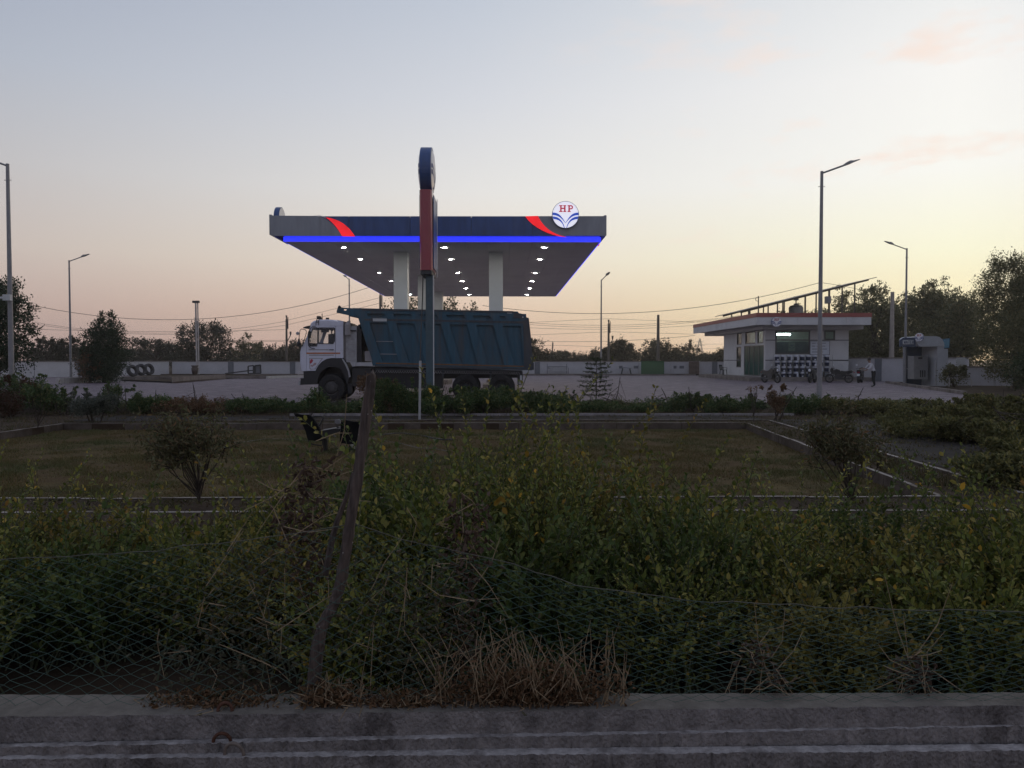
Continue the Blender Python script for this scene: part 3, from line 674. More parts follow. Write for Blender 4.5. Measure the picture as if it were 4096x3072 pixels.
# roof cap, rounded in section
rf = MB(); rp = mA([(300, 350), (300, 310)] + roof_edge[1:] + [(840, 346)])
ins = [(0, .10), (.10, .0), (YF - YN - .10, .0), (YF - YN, .10)]
vs = []; m_ = len(rp)
for dy, dz in ins:
    for k, (u, v) in enumerate(rp):
        q = D(u, v, YN) + Vector((0, dy, 0))
        if 1 < k < m_ - 1: q.z -= dz * .6
        vs.append(q)
fs = [(j * m_ + i, j * m_ + (i + 1) % m_, (j + 1) * m_ + (i + 1) % m_, (j + 1) * m_ + i) for j in range(3) for i in range(m_)]
fs += [tuple(range(m_)), tuple(range(4 * m_ - 1, 3 * m_ - 1, -1))]
rf.add(vs, fs); rf.obj('cab_roof', M_cab, trk, smooth=False)
def xsheet(pts, y0, y1, th, name, m, par=trk):
    """sheet following a side outline across the truck"""
    o = MB(); q = [D(u, v, YN) for u, v in pts]; n_ = len(q); nr = []
    for i in range(n_):
        d = q[min(i + 1, n_ - 1)] - q[max(i - 1, 0)]; nr.append(Vector((-d.z, 0, d.x)).normalized() * th)
    vs = []
    for yy in (y0, y1):
        for off in (0, 1):
            for i in range(n_): vs.append(Vector((q[i].x, yy, q[i].z)) + (nr[i] if off else Vector((0, 0, 0))))
    g = lambda a, b, i: (a * 2 + b) * n_ + i
    fs = []
    for i in range(n_ - 1):
        fs += [(g(0, 0, i), g(0, 0, i + 1), g(1, 0, i + 1), g(1, 0, i)), (g(0, 1, i), g(1, 1, i), g(1, 1, i + 1), g(0, 1, i + 1)), (g(0, 0, i), g(0, 1, i), g(0, 1, i + 1), g(0, 0, i + 1)), (g(1, 0, i), g(1, 0, i + 1), g(1, 1, i + 1), g(1, 1, i))]
    fs += [(g(0, 0, 0), g(1, 0, 0), g(1, 1, 0), g(0, 1, 0)), (g(0, 0, n_ - 1), g(0, 1, n_ - 1), g(1, 1, n_ - 1), g(1, 0, n_ - 1))]
    o.add(vs, fs); return o.obj(name, m, par)
xsheet(mA([(143, 1090), (143, 780), (168, 690)]), YN + .052, YF - .052, .05, 'cab_front', M_cab)
xsheet(mA([(170, 688), (243, 522), (303, 312)]), YN + .052, YF - .052, .02, 'windscreen', M_gls)
xsheet(mA([(835, 270), (835, 880)]), YN + .052, YF - .052, .04, 'cab_back', M_cabd)
xsheet(mA([(170, 900), (835, 880)]), YN + .052, YF - .052, -.05, 'cab_floor', M_blk)
for W, nm in ((W1, 'quarter_window'), (W2, 'side_window')):
    cx_ = sum(p[0] for p in W) / len(W); cy_ = sum(p[1] for p in W) / len(W)
    big = [(cx_ + (x - cx_) * 1.07 + (1.6 if x > cx_ else -1.6), cy_ + (y - cy_) * 1.0 + (2.2 if y > cy_ else -2.2)) for x, y in W]
    fr = MB().plate([big, W], TF, -.022, -.007).obj('window_rubber', M_blk, door)
    MB().plate([W], TF, .015, .022).obj(nm, M_gls, door)
    MB().plate([W], TF, YF - YN - .03, YF - YN - .022).obj('far_window', M_gls, trk)
# inside the cab
MB().plate([mA([(560, 480), (640, 470), (670, 640), (660, 760), (480, 760), (480, 700), (560, 690)])], TF, .35, .85).obj('driver_seat', M_seat, trk)
MB().plate([mA([(560, 480), (640, 470), (670, 640), (660, 760), (480, 760), (480, 700), (560, 690)])], TF, 1.5, 2.2).obj('passenger_seat', M_seat, trk)
MB().lathe([(.2, -.012), (.21, 0), (.2, .012), (.19, 0), (.2, -.012)], D(*A(320, 640), YN + .6), 'z', n=18).obj('steering_wheel', M_blk, trk)
MB().plate([mA([(175, 690), (300, 640), (320, 890), (160, 890)])], TF, .06, 2.4).obj('dashboard', M_seat, trk)
MB().plate([mA([(455, 390), (600, 388), (590, 450), (470, 455)])], TF, .10, .14).obj('window_shade', M_seat, trk)
# door details
MB().plate([mA([(232, 788), (711, 788), (711, 811), (232, 811)])], TF, -.014, -.0075).obj('orange_stripe', M_orange, door)
MB().plate([mA([(718, 788), (792, 788), (792, 811), (718, 811)])], TF, -.008, -.001).obj('orange_stripe', M_orange, trk)
for x0, x1, y0, y1 in ((272, 600, 732, 750), (275, 685, 824, 842)):
    k = 26
    for i in range(k):
        a = x0 + (x1 - x0) * i / k
        MB().plate([mA([(a, y0), (a + (x1 - x0) / k * .8, y0), (a + (x1 - x0) / k * .8, y1), (a, y1)])], TF, -.011, -.0075).obj('lettering', M_cabd, door)
MB().plate([mA([(278, 880), (505, 880), (500, 895), (470, 930), (430, 985), (395, 1040), (375, 1065), (300, 1070), (283, 1050)]), mA([(290, 890), (490, 890), (460, 925), (420, 985), (385, 1040), (368, 1058), (305, 1060), (294, 1045)])], TF, -.010, -.0075).obj('decal_border', M_cabd, door)
MB().plate([mA([(300, 905), (325, 895), (342, 915), (330, 950), (300, 975), (285, 960)])], TF, -.012, -.0075).obj('decal', M_decal, door)
MB().plate([mA([(300, 985), (330, 1000), (360, 960), (395, 960), (390, 990), (350, 1010), (330, 1030), (305, 1015)])], TF, -.012, -.0075).obj('decal', M_decal2, door)
MB().plate([mA([(608, 738), (682, 734), (684, 752), (610, 750)])], TF, -.03, -.007).obj('door_handle', M_blk, door)
MB().tube([D(*A(264, 470), YN - .03), D(*A(262, 640), YN - .03), D(*A(275, 690), YN - .03), D(*A(320, 718), YN - .03), D(*A(372, 720), YN - .03)], .012, 6).obj('grab_rail', M_blk, trk)
MB().tube([D(*A(264, 470), YN - .03), D(*A(295, 390), YN - .03), D(*A(340, 352), YN - .03), D(*A(384, 352), YN - .03)], .012, 6).obj('grab_rail', M_blk, trk)
# mirror frame, round mirror, sun visor, tassel
mr = MB().tube([D(*A(160, 690), YN - .05), D(*A(228, 470), YN - .05), D(*A(228, 430), YN - .05), D(*A(205, 405), YN - .05), D(*A(150, 398), YN - .05), D(*A(125, 420), YN - .05), D(*A(112, 500), YN - .05), D(*A(105, 640), YN - .05)], .014, 6).obj('mirror_frame', M_blk, trk)
MB().lathe([(.001, -.03), (.06, -.025), (.068, 0), (.06, .02), (.001, .025)], D(*A(85, 472), YN - .05), 'y', n=16).obj('mirror', M_boxg, mr)
MB().plate([mA([(285, 430), (318, 440), (318, 540), (285, 575), (270, 540), (270, 460)])], TF, -.16, -.10).obj('mirror', M_blk, mr)
MB().plate([mA([(296, 335), (298, 352), (225, 385), (165, 383), (165, 370), (215, 350)])], TF, .1, 2.4).obj('sun_visor', M_blk, trk)
MB().lathe([(.001, .33), (.03, .31), (.05, .18), (.09, .12), (.075, .02), (.001, 0)], D(*A(108, 690), YN - .05), n=10).obj('black_tassel', M_blk, trk)
MB().tube([D(*A(118, 950), YN - .02), D(*A(142, 1100), YN - .02)], .015, 6).obj('marker_rod', M_chr, trk)
# roof fittings
for x in (388, 432): MB().tube([D(*A(x, 335), YN - .02), D(*A(x + 4, 262), YN), D(*A(x + 14, 236), YN + .1)], .012, 6).obj('ladder_rail', M_blk, trk)
for y in (262, 282): MB().bar(D(*A(389, y), YN - .01), D(*A(434, y), YN - .01), .02).obj('ladder_rung', M_blk, trk)
for x, w, h0, dy in ((438, 24, 52, .3), (580, 18, 26, .6), (470, 10, 28, 1.4)):
    MB().lathe([(w / 2 * .0076, 0), (w / 2 * .0076, h0 * .0024 * 1.0), (.001, h0 * .0026)], D(*A(x, 238), YN + dy), n=10).obj('roof_marker', M_blk, trk)
MB().tube([D(*A(492, 240), YN + .5), D(*A(492, 128), YN + .5)], [.02, .006], 6).obj('antenna', M_blk, trk)
MB().lathe([(.001, -.03), (.03, 0), (.001, .03)], D(*A(492, 162), YN + .5), n=8).obj('antenna_ball', M_blk, trk)
# bumper, arch, air intake and tank behind the cab
MB().plate([mA([(145, 1100), (380, 1100), (400, 1195), (430, 1190), (405, 1315), (130, 1325), (135, 1215), (185, 1215), (185, 1102)])], TF, -.01, 2.45).obj('bumper', M_blk, trk)
for y0, y1 in ((1104, 1124), (1138, 1152), (1166, 1180), (1192, 1215)):
    MB().plate([mA([(75 + (y0 - 1104) * .1, y0), (182, y0 - 4), (182, y1 - 4), (92, y1)])], TF, -.02, 2.45).obj('bumper_bar', M_chr, trk)
MB().plate([mA([(98, 1262), (132, 1260), (130, 1328), (100, 1330)])], TF, 0, 2.4).obj('number_plate', M_boxg, trk)
arch = mA([(384, 1095), (392, 1068), (432, 1000), (492, 938), (562, 898), (640, 882), (815, 884), (860, 905), (920, 1000), (955, 1110), (968, 1195), (938, 1198), (925, 1300), (900, 1300), (870, 1170), (800, 1065), (700, 1022), (600, 1028), (520, 1070), (460, 1130), (440, 1190), (402, 1192)])
MB().plate([arch], TF, -.03, .75).obj('wheel_arch', M_blk, trk)
MB().plate([mA([(820, 888), (850, 900), (905, 985), (945, 1080), (968, 1195), (940, 1198), (920, 1090), (880, 1000)])], TF, -.05, -.032).obj('arch_trim', M_boxg, trk)
MB().plate([mA([(440, 1195), (460, 1130), (520, 1070), (600, 1028), (700, 1022), (800, 1065), (870, 1170), (900, 1300), (900, 1420), (420, 1420)])], TF, .72, .78).obj('arch_dark_sheet', M_blk, trk)  # black sheet added so no light shows through the arch
MB().plate([[C2(700, 640), C2(1300, 655), C2(1300, 790), C2(720, 790)]], TF, .35, .9).obj('underbody_dark_box', M_blk, trk)  # black box added to darken the bright gap under the chassis
MB().plate([mA([(915, 1300), (985, 1300), (985, 1468), (918, 1468)])], TF, .05, .1).obj('mud_flap', M_blk, trk)
MB().plate([mA([(842, 290), (890, 290), (890, 930), (842, 930)])], TF, .12, 2.4).obj('cab_rear_guard', M_cabd, trk)
tank = MB().plate([mA([(890, 360), (1062, 352), (1062, 950), (890, 950)])], TF, .02, .5).obj('air_box', M_boxg, trk)
for y in (575, 625, 650, 780, 822, 845, 912):
    MB().plate([mA([(925, y), (1040, y - 2), (1040, y + 7), (925, y + 9)])], TF, .012, .019).obj('vent_row', M_cabd, tank)
MB().plate([mA([(1064, 355), (1090, 320), (1110, 318), (1112, 390), (1136, 400), (1136, 950), (1064, 952)])], TF, .1, 2.3).obj('rear_frame', M_blk, trk)
MB().tube([D(*A(918, 500), YN + .0), D(*A(918, 330), YN + .0), D(*A(935, 275), YN + .05)], [.13 * .9, .12, .06], 12).obj('intake_pipe', M_cabd, trk)
MB().tube([D(*A(930, 300), YN + .1), D(*A(950, 268), YN + .12)], .05, 8).obj('intake_cap', M_blk, trk)
MB().bar(D(*A(892, 420), YN - .02), D(*A(1056, 428), YN - .02), .05).obj('intake_band', M_blk, trk)
MB().tube([D(*A(1210, 700), YN + .5), D(*A(1180, 640), YN + .5), D(*A(1150, 655), YN + .5), D(*A(1142, 710), YN + .5), D(*A(1180, 770), YN + .5)], .015, 6).obj('air_hose', M_blk, trk)
MB().plate([mA([(1190, 770), (1310, 750), (1350, 935), (1195, 930)])], TF, .1, 1.0).obj('hydraulic_tank', M_cabd, trk)
MB().plate([mA([(1145, 380), (1160, 378), (1290, 760), (1225, 745)])], TF, .6, 1.6).obj('hoist_cylinder', M_blk, trk)
# chassis
MB().plate([[C2(150, 640), C2(560, 600), C2(1980, 640), C2(1985, 700), C2(400, 720), C2(150, 740)]], TF, .75, 1.0).obj('chassis_rail', M_blk, trk)
MB().plate([[C2(150, 640), C2(560, 600), C2(1980, 640), C2(1985, 700), C2(400, 720), C2(150, 740)]], TF, 1.55, 1.8).obj('chassis_rail', M_blk, trk)
MB().plate([[C2(540, 620), C2(700, 620), C2(690, 770), C2(540, 770)]], TF, .1, .6).obj('fuel_tank', M_blk, trk)
# tipper body
outer = [(1434, 1266), (1411, 1232), (1550, 1235.5), B2(500, 92), B2(1205, 108), B2(1225, 135), B2(1300, 150), B2(1345, 150), B2(1350, 206), B2(1386, 213), B2(1432, 600), B2(1445, 900), B2(1448, 1085), B2(1300, 1080), C2(1500, 622), C2(745, 598), A(1350, 1005)]
holes = []
for p in ([(690, 232), (842, 236), (940, 560), (800, 558)], [(915, 236), (1068, 240), (1162, 565), (1022, 562)], [(1140, 240), (1290, 244), (1392, 570), (1246, 566)],
          [(1365, 248), (1512, 250), (1602, 574), (1466, 572)], [(1588, 252), (1736, 256), (1822, 580), (1692, 578)], [(1813, 258), (1966, 261), (1990, 588), (1912, 584)]): holes.append(mC(p))
for p in ([(668, 156), (815, 158), (832, 186), (682, 184)], [(890, 158), (1036, 160), (1052, 190), (905, 187)], [(1113, 163), (1255, 165), (1272, 194), (1128, 192)],
          [(1336, 166), (1484, 170), (1500, 199), (1350, 196)], [(1560, 172), (1704, 176), (1720, 204), (1574, 200)], [(1786, 178), (1842, 180), (1842, 208), (1798, 206)]): holes.append(mC(p))
bed = MB().plate([outer] + holes, TF, -.03, .05).obj('body_side', M_teals, trk)
MB().plate([outer], TF, .075, .12).obj('body_panel', M_teals, trk)
MB().plate([outer], TF, YF - YN - .05, YF - YN + .03).obj('body_side', M_teals, trk)
xsheet([(1436, 1268), A(1350, 1003)], YN + .12, YF - .05, -.06, 'body_front', M_teals)
xsheet([A(1350, 1000), B2(1440, 1070)], YN + .12, YF - .05, .08, 'body_floor', M_teals)
MB().plate([[(1347, 1251), (1347, 1243), (1351, 1232), (1362, 1230), (1411, 1233), (1434, 1267), (1411, 1265)], [(1376, 1236), (1388, 1238), (1384, 1243), (1374, 1241)]], TF, -.02, .06).obj('cab_guard_side', M_teals, trk)
xsheet([(1348, 1246), (1420, 1256)], YN + .06, YF - .05, .05, 'cab_guard', M_teals)
MB().plate([[(1347, 1251), (1347, 1243), (1351, 1232), (1362, 1230), (1411, 1233), (1434, 1267), (1411, 1265)]], TF, YF - YN - .05, YF - YN + .02).obj('cab_guard_side', M_teals, trk)
MB().lathe([(.06, 0), (.07, .05), (.03, .1), (.001, .11)], D(1358, 1233, YN + .02), n=10).obj('guard_lamp', M_blk, trk)
# dusty top rail strip and lower edge
MB().plate([[C2(620, 118), C2(1240, 124), C2(1900, 136), C2(1965, 168), C2(2005, 175), C2(2008, 195), C2(1900, 195), C2(1910, 150), C2(1240, 138), C2(630, 132)]], TF, -.05, -.031).obj('top_rail', M_teald, trk)
MB().plate([mC([(648, 200), (1240, 208), (2005, 222), (2008, 240), (1240, 224), (652, 216)])], TF, -.045, -.031).obj('side_rail', M_teald, trk)
MB().plate([mC([(735, 590), (1240, 598), (2050, 618), (2052, 632), (1240, 612), (738, 602)])], TF, -.05, -.031).obj('bottom_rail', M_teald, trk)
MB().plate([mC([(745, 570), (1240, 578), (1990, 596), (1990, 607), (1240, 589), (746, 581)])], TF, -.042, -.031).obj('orange_tape', M_oranged, trk)
MB().plate([mC([(720, 198), (838, 199), (838, 223), (722, 222)])], TF, -.055, -.046).obj('tag_plate', M_plate, trk)
MB().plate([mB([(1030, 130), (1112, 132), (1112, 142), (1030, 140)])], TF, -.06, -.051).obj('tag_plate', M_plate, trk)
for y in (390, 497):
    MB().bar(D(*C2(746 + (y - 390) * .25, y), YN - .0), D(*C2(893 + (y - 390) * .3, y + 2), YN - .0), .022).obj('step_rung', M_boxg, trk)
# tailgate with its frame
MB().plate([mB([(1300, 260), (1385, 225), (1428, 600), (1445, 900), (1445, 1080), (1310, 1078)])], TF, -.055, -.031).obj('tail_post', M_teald, trk)
MB().plate([mB([(1390, 215), (1400, 300), (1420, 480), (1440, 660), (1462, 950), (1475, 960), (1475, 1075), (1440, 1075), (1448, 900), (1432, 600)])], TF, -.02, YF - YN).obj('tailgate', M_teald, trk)
MB().plate([mB([(1285, 150), (1345, 148), (1350, 206), (1290, 215)])], TF, -.06, -.031).obj('hinge', M_teals, trk)
MB().lathe([(.001, -.02), (.028, -.01), (.028, .02)], D(*B2(1292, 202), YN - .06), 'y', n=10).obj('hinge_pin', M_plate, trk)
# side guard of wire mesh below the body
sg = MB()
y0 = lambda x: 613 + (x - 740) * .0135
for x in range(760, 1960, 20):
    for dx in (20, -20): sg.bar(D(*C2(x, y0(x) + 12), YN + .1), D(*C2(x + dx, y0(x) + 42), YN + .1), .012)
sg.obj('side_guard_mesh', M_boxg, trk)
MB().bar(D(*C2(740, 624), YN + .08), D(*C2(1980, 641), YN + .08), .05).obj('side_guard_rail', M_teald, trk)
for x in (1310, 1712): MB().bar(D(*C2(x, 630), YN + .07), D(*C2(x, 700), YN + .07), .05).obj('side_guard_post', M_teald, trk)
MB().plate([mB([(1200, 1110), (1290, 1110), (1290, 1330), (1205, 1330)])], TF, .1, .2).obj('mud_flap', M_blk, trk)
MB().plate([mB([(1245, 1170), (1275, 1170), (1275, 1250), (1245, 1250)])], TF, .02, .09).obj('tail_lamp', M_plate, trk)
MB().plate([mB([(1222, 1250), (1290, 1250), (1290, 1320), (1222, 1320)])], TF, .02, .09).obj('tail_bracket', M_cabd, trk)
# wheels
def wheel(c, r, w, dual):
    o = MB(); cen = Vector((c[0], 0, c[2]))
    for k in range(2 if dual else 1):
        y = c[1] + k * (w + .06)
        o.lathe([(r * .56, y), (r * .62, y - .005), (r * .86, y + .0), (r * .97, y + .03), (r, y + .06), (r, y + w - .06), (r * .97, y + w - .03), (r * .8, y + w), (r * .56, y + w)], cen, 'y', n=36)
    ty = o.obj('tyre', M_rub, whl, smooth=True)
    rm = MB().lathe([(r * .58, c[1] + .01), (r * .54, c[1] + .03), (r * .50, c[1] + .09), (r * .42, c[1] + (.10 if dual else .03)), (r * .30, c[1] + (.12 if dual else .0)), (r * .25, c[1] + (.1 if dual else -.03)), (r * .14, c[1] + (.06 if dual else -.04)), (.001, c[1] + (.06 if dual else -.045))], cen, 'y', n=28).obj('rim', M_rimd if not dual else M_blk, whl)
    for k in range(10):
        a = 2 * math.pi * k / 10
        MB().lathe([(.001, -.02), (.018, -.018), (.018, .03)], (c[0] + r * .36 * math.cos(a), c[1] + (.1 if dual else .0), c[2] + r * .36 * math.sin(a)), 'y', n=6).obj('wheel_nut', M_rimd, whl)
wr = .535
for side in (0, 1):
    for px, dual in ((A(640, 1375)[0], False), (C2(1500, 0)[0], True), (C2(1805, 0)[0], True)):
        x = D(px, 1500, YN).x
        whl = bpy.data.objects.new('wheel', None); COL.objects.link(whl); whl.parent = trk; whl.location = (0, 0, 0)
        yy = YN + .03 if side == 0 else (YF - .03 - (.66 if dual else .3))
        wheel((x, yy, wr), wr, .3, dual)
for px in (A(640, 0)[0], C2(1500, 0)[0], C2(1805, 0)[0]):
    x = D(px, 1500, YN).x; MB().bar((x, YN + .25, wr), (x, YF - .25, wr), .16).obj('axle', M_blk, trk)
# ------------------------------------------------------------------ sales building
Z3 = lambda x, y: (2700 + x * .45208, 1050 + y * .45208)
Z8 = lambda x, y: (2950 + x * .1989, 1230 + y * .1989)
YB = 62.0; BX0, BX1, BYe = 20.66, 27.26, 73.5; BZ = .3
M_bw = mat('building_white', (.53, .535, .54), .7, var=.06, scale=1.2, col2=(.38, .38, .38), c2fac=(.56, .8))
M_bred = mat('roof_band_red', (.26, .055, .05), .5, var=.1)
M_bgrey = mat('groove_grey', (.10, .105, .12), .7)
M_frame = mat('window_frame', (.06, .06, .065), .5)
M_wgl = glassmat('window_glass', (.7, .8, .8), .9, .08, .4)
M_dgl = glassmat('green_glass', (.12, .33, .28), .2, .15, .35)
M_poster = mat('poster_cream', (.5, .5, .42), .6)
M_board = mat('board_white', (.52, .56, .62), .5, var=.05)
M_ink = mat('board_ink', (.22, .24, .30), .6)
M_int = mat('interior_wall', (.5, .53, .49), .8)
bld = thing('sales_building', 'white flat roofed sales building with red roof band', 'building', (24, 66, 0))
MB().box(18.9, 28.3, 60.0, 76, -.02, BZ).obj('plinth', M_kerb, bld)
def zb(y): return D(3200, 1050 + y * .45208, YB).z
def xb(x): return D(2700 + x * .45208, 1400, YB).x
BF = XZ(YB)
zt = 4.34
# front wall with its two windows
w_big = [Z3(893, 607), Z3(1187, 607), Z3(1187, 805), Z3(893, 805)]; w_sm = [Z3(1326, 606), Z3(1410, 606), Z3(1410, 684), Z3(1326, 684)]
fp = lambda X, z: (VPX + X * F / YB, HOR - (z - CAMZ) * F / YB)   # near enough for outlines on this plane
def bw_(u, v, t): return Vector((u, YB + t, v))
def rect(p): xs_ = [D(a, b, YB).x for a, b in p]; zs_ = [D(a, b, YB).z for a, b in p]; return min(xs_), max(xs_), min(zs_), max(zs_)
def rl(r): return [(r[0], r[2]), (r[1], r[2]), (r[1], r[3]), (r[0], r[3])]
rb, rsn = rect(w_big), rect(w_sm)
MB().plate([[(BX0, BZ), (BX1, BZ), (BX1, zt), (BX0, zt)], rl(rb), rl(rsn)], bw_, 0, .2).obj('front_wall', M_bw, bld)
for r, nm in ((rb, 'window'), (rsn, 'window')):
    wf = MB().plate([rl((r[0] - .05, r[1] + .05, r[2] - .05, r[3] + .05)), rl((r[0] + .07, r[1] - .07, r[2] + .07, r[3] - .07))], bw_, -.03, .06).obj('window', M_frame, bld)
    MB().plate([rl((r[0] + .07, r[1] - .07, r[2] + .07, r[3] - .07))], bw_, .03, .04).obj('pane', M_wgl, wf)
zz = zb(686)
MB().box(rb[0], rb[1], YB - .025, YB + .05, zz - .05, zz + .05).obj('transom', M_frame, bld)
for z in (zb(687), zb(865)):
    for a, b in ((BX0, rb[0] - .06 if z > zb(700) else BX1), (rb[1] + .06, BX1)):
        if b - a > .2: MB().box(a, b, YB - .012, YB - .001, z - .035, z + .035).obj('groove', M_bgrey, bld)
MB().box(BX0 - .012, BX0 - .001, 68.2, BYe, zb(865) - .035, zb(865) + .035).obj('groove', M_bgrey, bld)
# left wall with the glazed entrance
dz = BZ + 2.55; zt2 = 4.0
side = lambda u, v, t: Vector((BX0 + t, u, v))
o1 = [(62.35, BZ + .02), (67.5, BZ + .02), (67.5, dz), (62.35, dz)]
tr1 = [(62.5, 2.98), (64.0, 2.98), (64.0, zt2), (62.5, zt2)]; tr2 = [(64.5, 2.98), (67.2, 2.98), (67.2, zt2), (64.5, zt2)]; tr3 = [(68.2, 2.98), (69.6, 2.98), (69.6, zt2), (68.2, zt2)]; lo = [(68.3, 1.0), (69.7, 1.0), (69.7, 2.8), (68.3, 2.8)]
MB().plate([[(62.2, BZ), (BYe, BZ), (BYe, zt), (62.2, zt)], o1, tr1, tr2, tr3, lo], side, 0, .2).obj('side_wall', M_bw, bld)
for q in (tr1, tr2, tr3, lo):
    y0_, y1_, z0_, z1_ = q[0][0], q[1][0], q[0][1], q[2][1]
    fr = MB().plate([q, [(y0_ + .1, z0_ + .08), (y1_ - .1, z0_ + .08), (y1_ - .1, z1_ - .08), (y0_ + .1, z1_ - .08)]], side, .01, .12).obj('window', M_frame, bld)
    MB().plate([[(y0_ + .1, z0_ + .08), (y1_ - .1, z0_ + .08), (y1_ - .1, z1_ - .08), (y0_ + .1, z1_ - .08)]], side, .06, .07).obj('pane', M_wgl, fr)
for i in range(4):
    a = 62.4 + i * 1.27
    dr = MB().plate([[(a, BZ + .03), (a + 1.24, BZ + .03), (a + 1.24, dz - .03), (a, dz - .03)], [(a + .06, BZ + .12), (a + 1.18, BZ + .12), (a + 1.18, dz - .1), (a + .06, dz - .1)]], side, .02, .08).obj('glass_door', M_frame, bld)
    MB().plate([[(a + .06, BZ + .12), (a + 1.18, BZ + .12), (a + 1.18, dz - .1), (a + .06, dz - .1)]], side, .04, .05).obj('pane', M_dgl, dr)
MB().box(BX1 - .2, BX1, YB + .21, BYe, BZ, zt).obj('right_wall', M_bw, bld)
MB().box(BX0, BX1, BYe + .001, BYe + .2, BZ, zt).obj('back_wall', M_bw, bld)
MB().box(BX0 + .21, BX1 - .21, 66.5, 66.6, BZ, zt).obj('partition', M_int, bld)
MB().box(BX0 + .21, BX1 - .21, YB + .21, 66.49, BZ, BZ + .02).obj('interior_floor', M_int, bld)
MB().box(rb[0] - .3, rb[1] + .3, YB + .5, YB + .9, BZ + .02, zz - .12).obj('lower_pane_backing', mat('pane_backing_grey', (.16, .19, .22), .6, var=.3, scale=2), bld)  # grey box added behind the lower pane to make it look dark
# roof
RZ1, RZ0, RZr = 5.23, 4.32, 4.91
RX0, RX1 = 19.3, 28.1
MB().box(RX0 + .1, RX1 - .1, 60.1, 79.9, RZ0 + .06, RZ1 - .15).obj('roof_slab', M_bw, bld)
MB().box(RX0 + .9, RX1, 61.3, 79, RZ0 - .28, RZ0 + .05).obj('roof_beam', M_bw, bld)
xj = [RX0, 22.46, 26.2, RX1]
for i in range(3): MB().box(xj[i] + .006, xj[i + 1] - .006, 60.0, 60.09, RZ0, RZr).obj('fascia_sheet', M_bw, bld)
yj = [60.1, 64.6, 69.5, 74.7, 80]
for i in range(4):
    MB().box(RX0, RX0 + .09, yj[i] + .006, yj[i + 1] - .006, RZ0, RZr).obj('fascia_sheet', M_bw, bld)
    MB().box(RX1 - .09, RX1, yj[i] + .006, yj[i + 1] - .006, RZ0, RZr).obj('fascia_sheet', M_bw, bld)
MB().box(RX0 - .03, RX1 + .03, 59.97, 60.08, RZr + .004, RZ1).obj('red_band', M_bred, bld)
MB().box(RX0 - .03, RX0 + .08, 60.09, 80, RZr + .004, RZ1).obj('red_band', M_bred, bld)
MB().box(RX1 - .08, RX1 + .03, 60.09, 80, RZr + .004, RZ1).obj('red_band', M_bred, bld)
# notice board, poster, tube light
q = rect([Z3(1196, 698), Z3(1362, 814)]); nbd = thing('notice_board', 'white framed notice board on the building front', 'notice board', ((q[0] + q[1]) / 2, YB, q[2]))
MB().box(q[0], q[1], YB - .06, YB - .013, q[2], q[3]).obj('board', M_board, nbd)
MB().plate([rl((q[0] - .04, q[1] + .04, q[2] - .04, q[3] + .04)), rl(q)], bw_, -.07, -.014).obj('board_frame', M_pier, nbd)
rnd = random.Random(4)
for i in range(9):
    z = q[3] - .14 - i * .23; x = q[0] + .12
    while x < q[1] - .4:
        w = rnd.uniform(.2, .6)
        MB().box(x, min(x + w, q[1] - .1), YB - .064, YB - .0605, z - .04, z + .03).obj('text_line', M_ink, nbd); x += w + .1
q = rect([Z3(1008, 708), Z3(1066, 784)]); po = thing('window_poster', 'cream poster with wing emblem inside the big window', 'poster', ((q[0] + q[1]) / 2, YB + .1, q[2]))
MB().box(q[0], q[1], YB + .09, YB + .1, q[2], q[3]).obj('paper', M_poster, po)
pc_, pz_, ph = (q[0] + q[1]) / 2, q[2] + (q[3] - q[2]) * .38, (q[1] - q[0]) * .42
for s in (-1, 1):
    MB().plate([[(pc_ + s * x * ph, pz_ + y * ph) for x, y in bez((-1, .35), (-.6, .4), (-.2, .1), (0, -.4), 6) + bez((0, -.5), (-.3, 0), (-.6, .1), (-1, .05), 6)]], bw_, .082, .0895).obj('emblem_wing', M_ink, po)
MB().box(pc_ - ph * .5, pc_ + ph * .5, YB + .082, YB + .0895, pz_ + ph * .7, pz_ + ph * 1.1).obj('emblem_letters', M_ink, po)
a, b_ = D(*Z3(898, 636), YB + 1.3), D(*Z3(1018, 636), YB + 1.3)
tl = thing('tube_light', 'lit white tube light behind the upper window of the building', 'lamp', ((a + b_) / 2))
MB().tube([a, b_], .055, 8).obj('tube', emitmat('tube_white', (1.0, .97, .92), 70.0), tl)
MB().box(a.x - .1, b_.x + .1, a.y - .03, a.y + .03, a.z + .06, a.z + .14).obj('holder', M_bw, tl)
sl = thing('round_logo_sign', 'unlit round sign with letters on the roof band of the building', 'sign', D(*Z3(898, 525), 59.9), group='round logo signs')
logo(sl, D(*Z3(898, 525), 59.88), (1, 0, 0), (0, 0, 1), 44 * .45208 / F * 59.9, .08)
# solar array on the roof, tilted to the left
sol = thing('solar_array', 'tilted solar panel array on posts above the building roof', 'solar panels', (24, 69, RZ1))
M_solar = mat('solar_back', (.10, .085, .075), .5, var=.1); M_steel = mat('brown_steel', (.07, .055, .045), .6)
s0, s1 = D(*Z3(525, 446), 66), D(*Z3(1790, 132), 66)
du = (s1 - s0); ndiv = 9
for r_ in range(3):
    for i in range(ndiv):
        a = s0 + du * (i / ndiv + .003); b_ = s0 + du * ((i + 1) / ndiv - .003); y0_ = 66 + r_ * 2.05
        nrm = Vector((-du.z, 0, du.x)).normalized() * .05
        MB().add([Vector((p.x, y, p.z)) + k for k in (Vector((0, 0, 0)), nrm) for p, y in ((a, y0_), (b_, y0_), (b_, y0_ + 2), (a, y0_ + 2))], [(0, 1, 2, 3), (7, 6, 5, 4), (0, 4, 5, 1), (1, 5, 6, 2), (2, 6, 7, 3), (3, 7, 4, 0)]).obj('solar_panel', M_solar, sol)
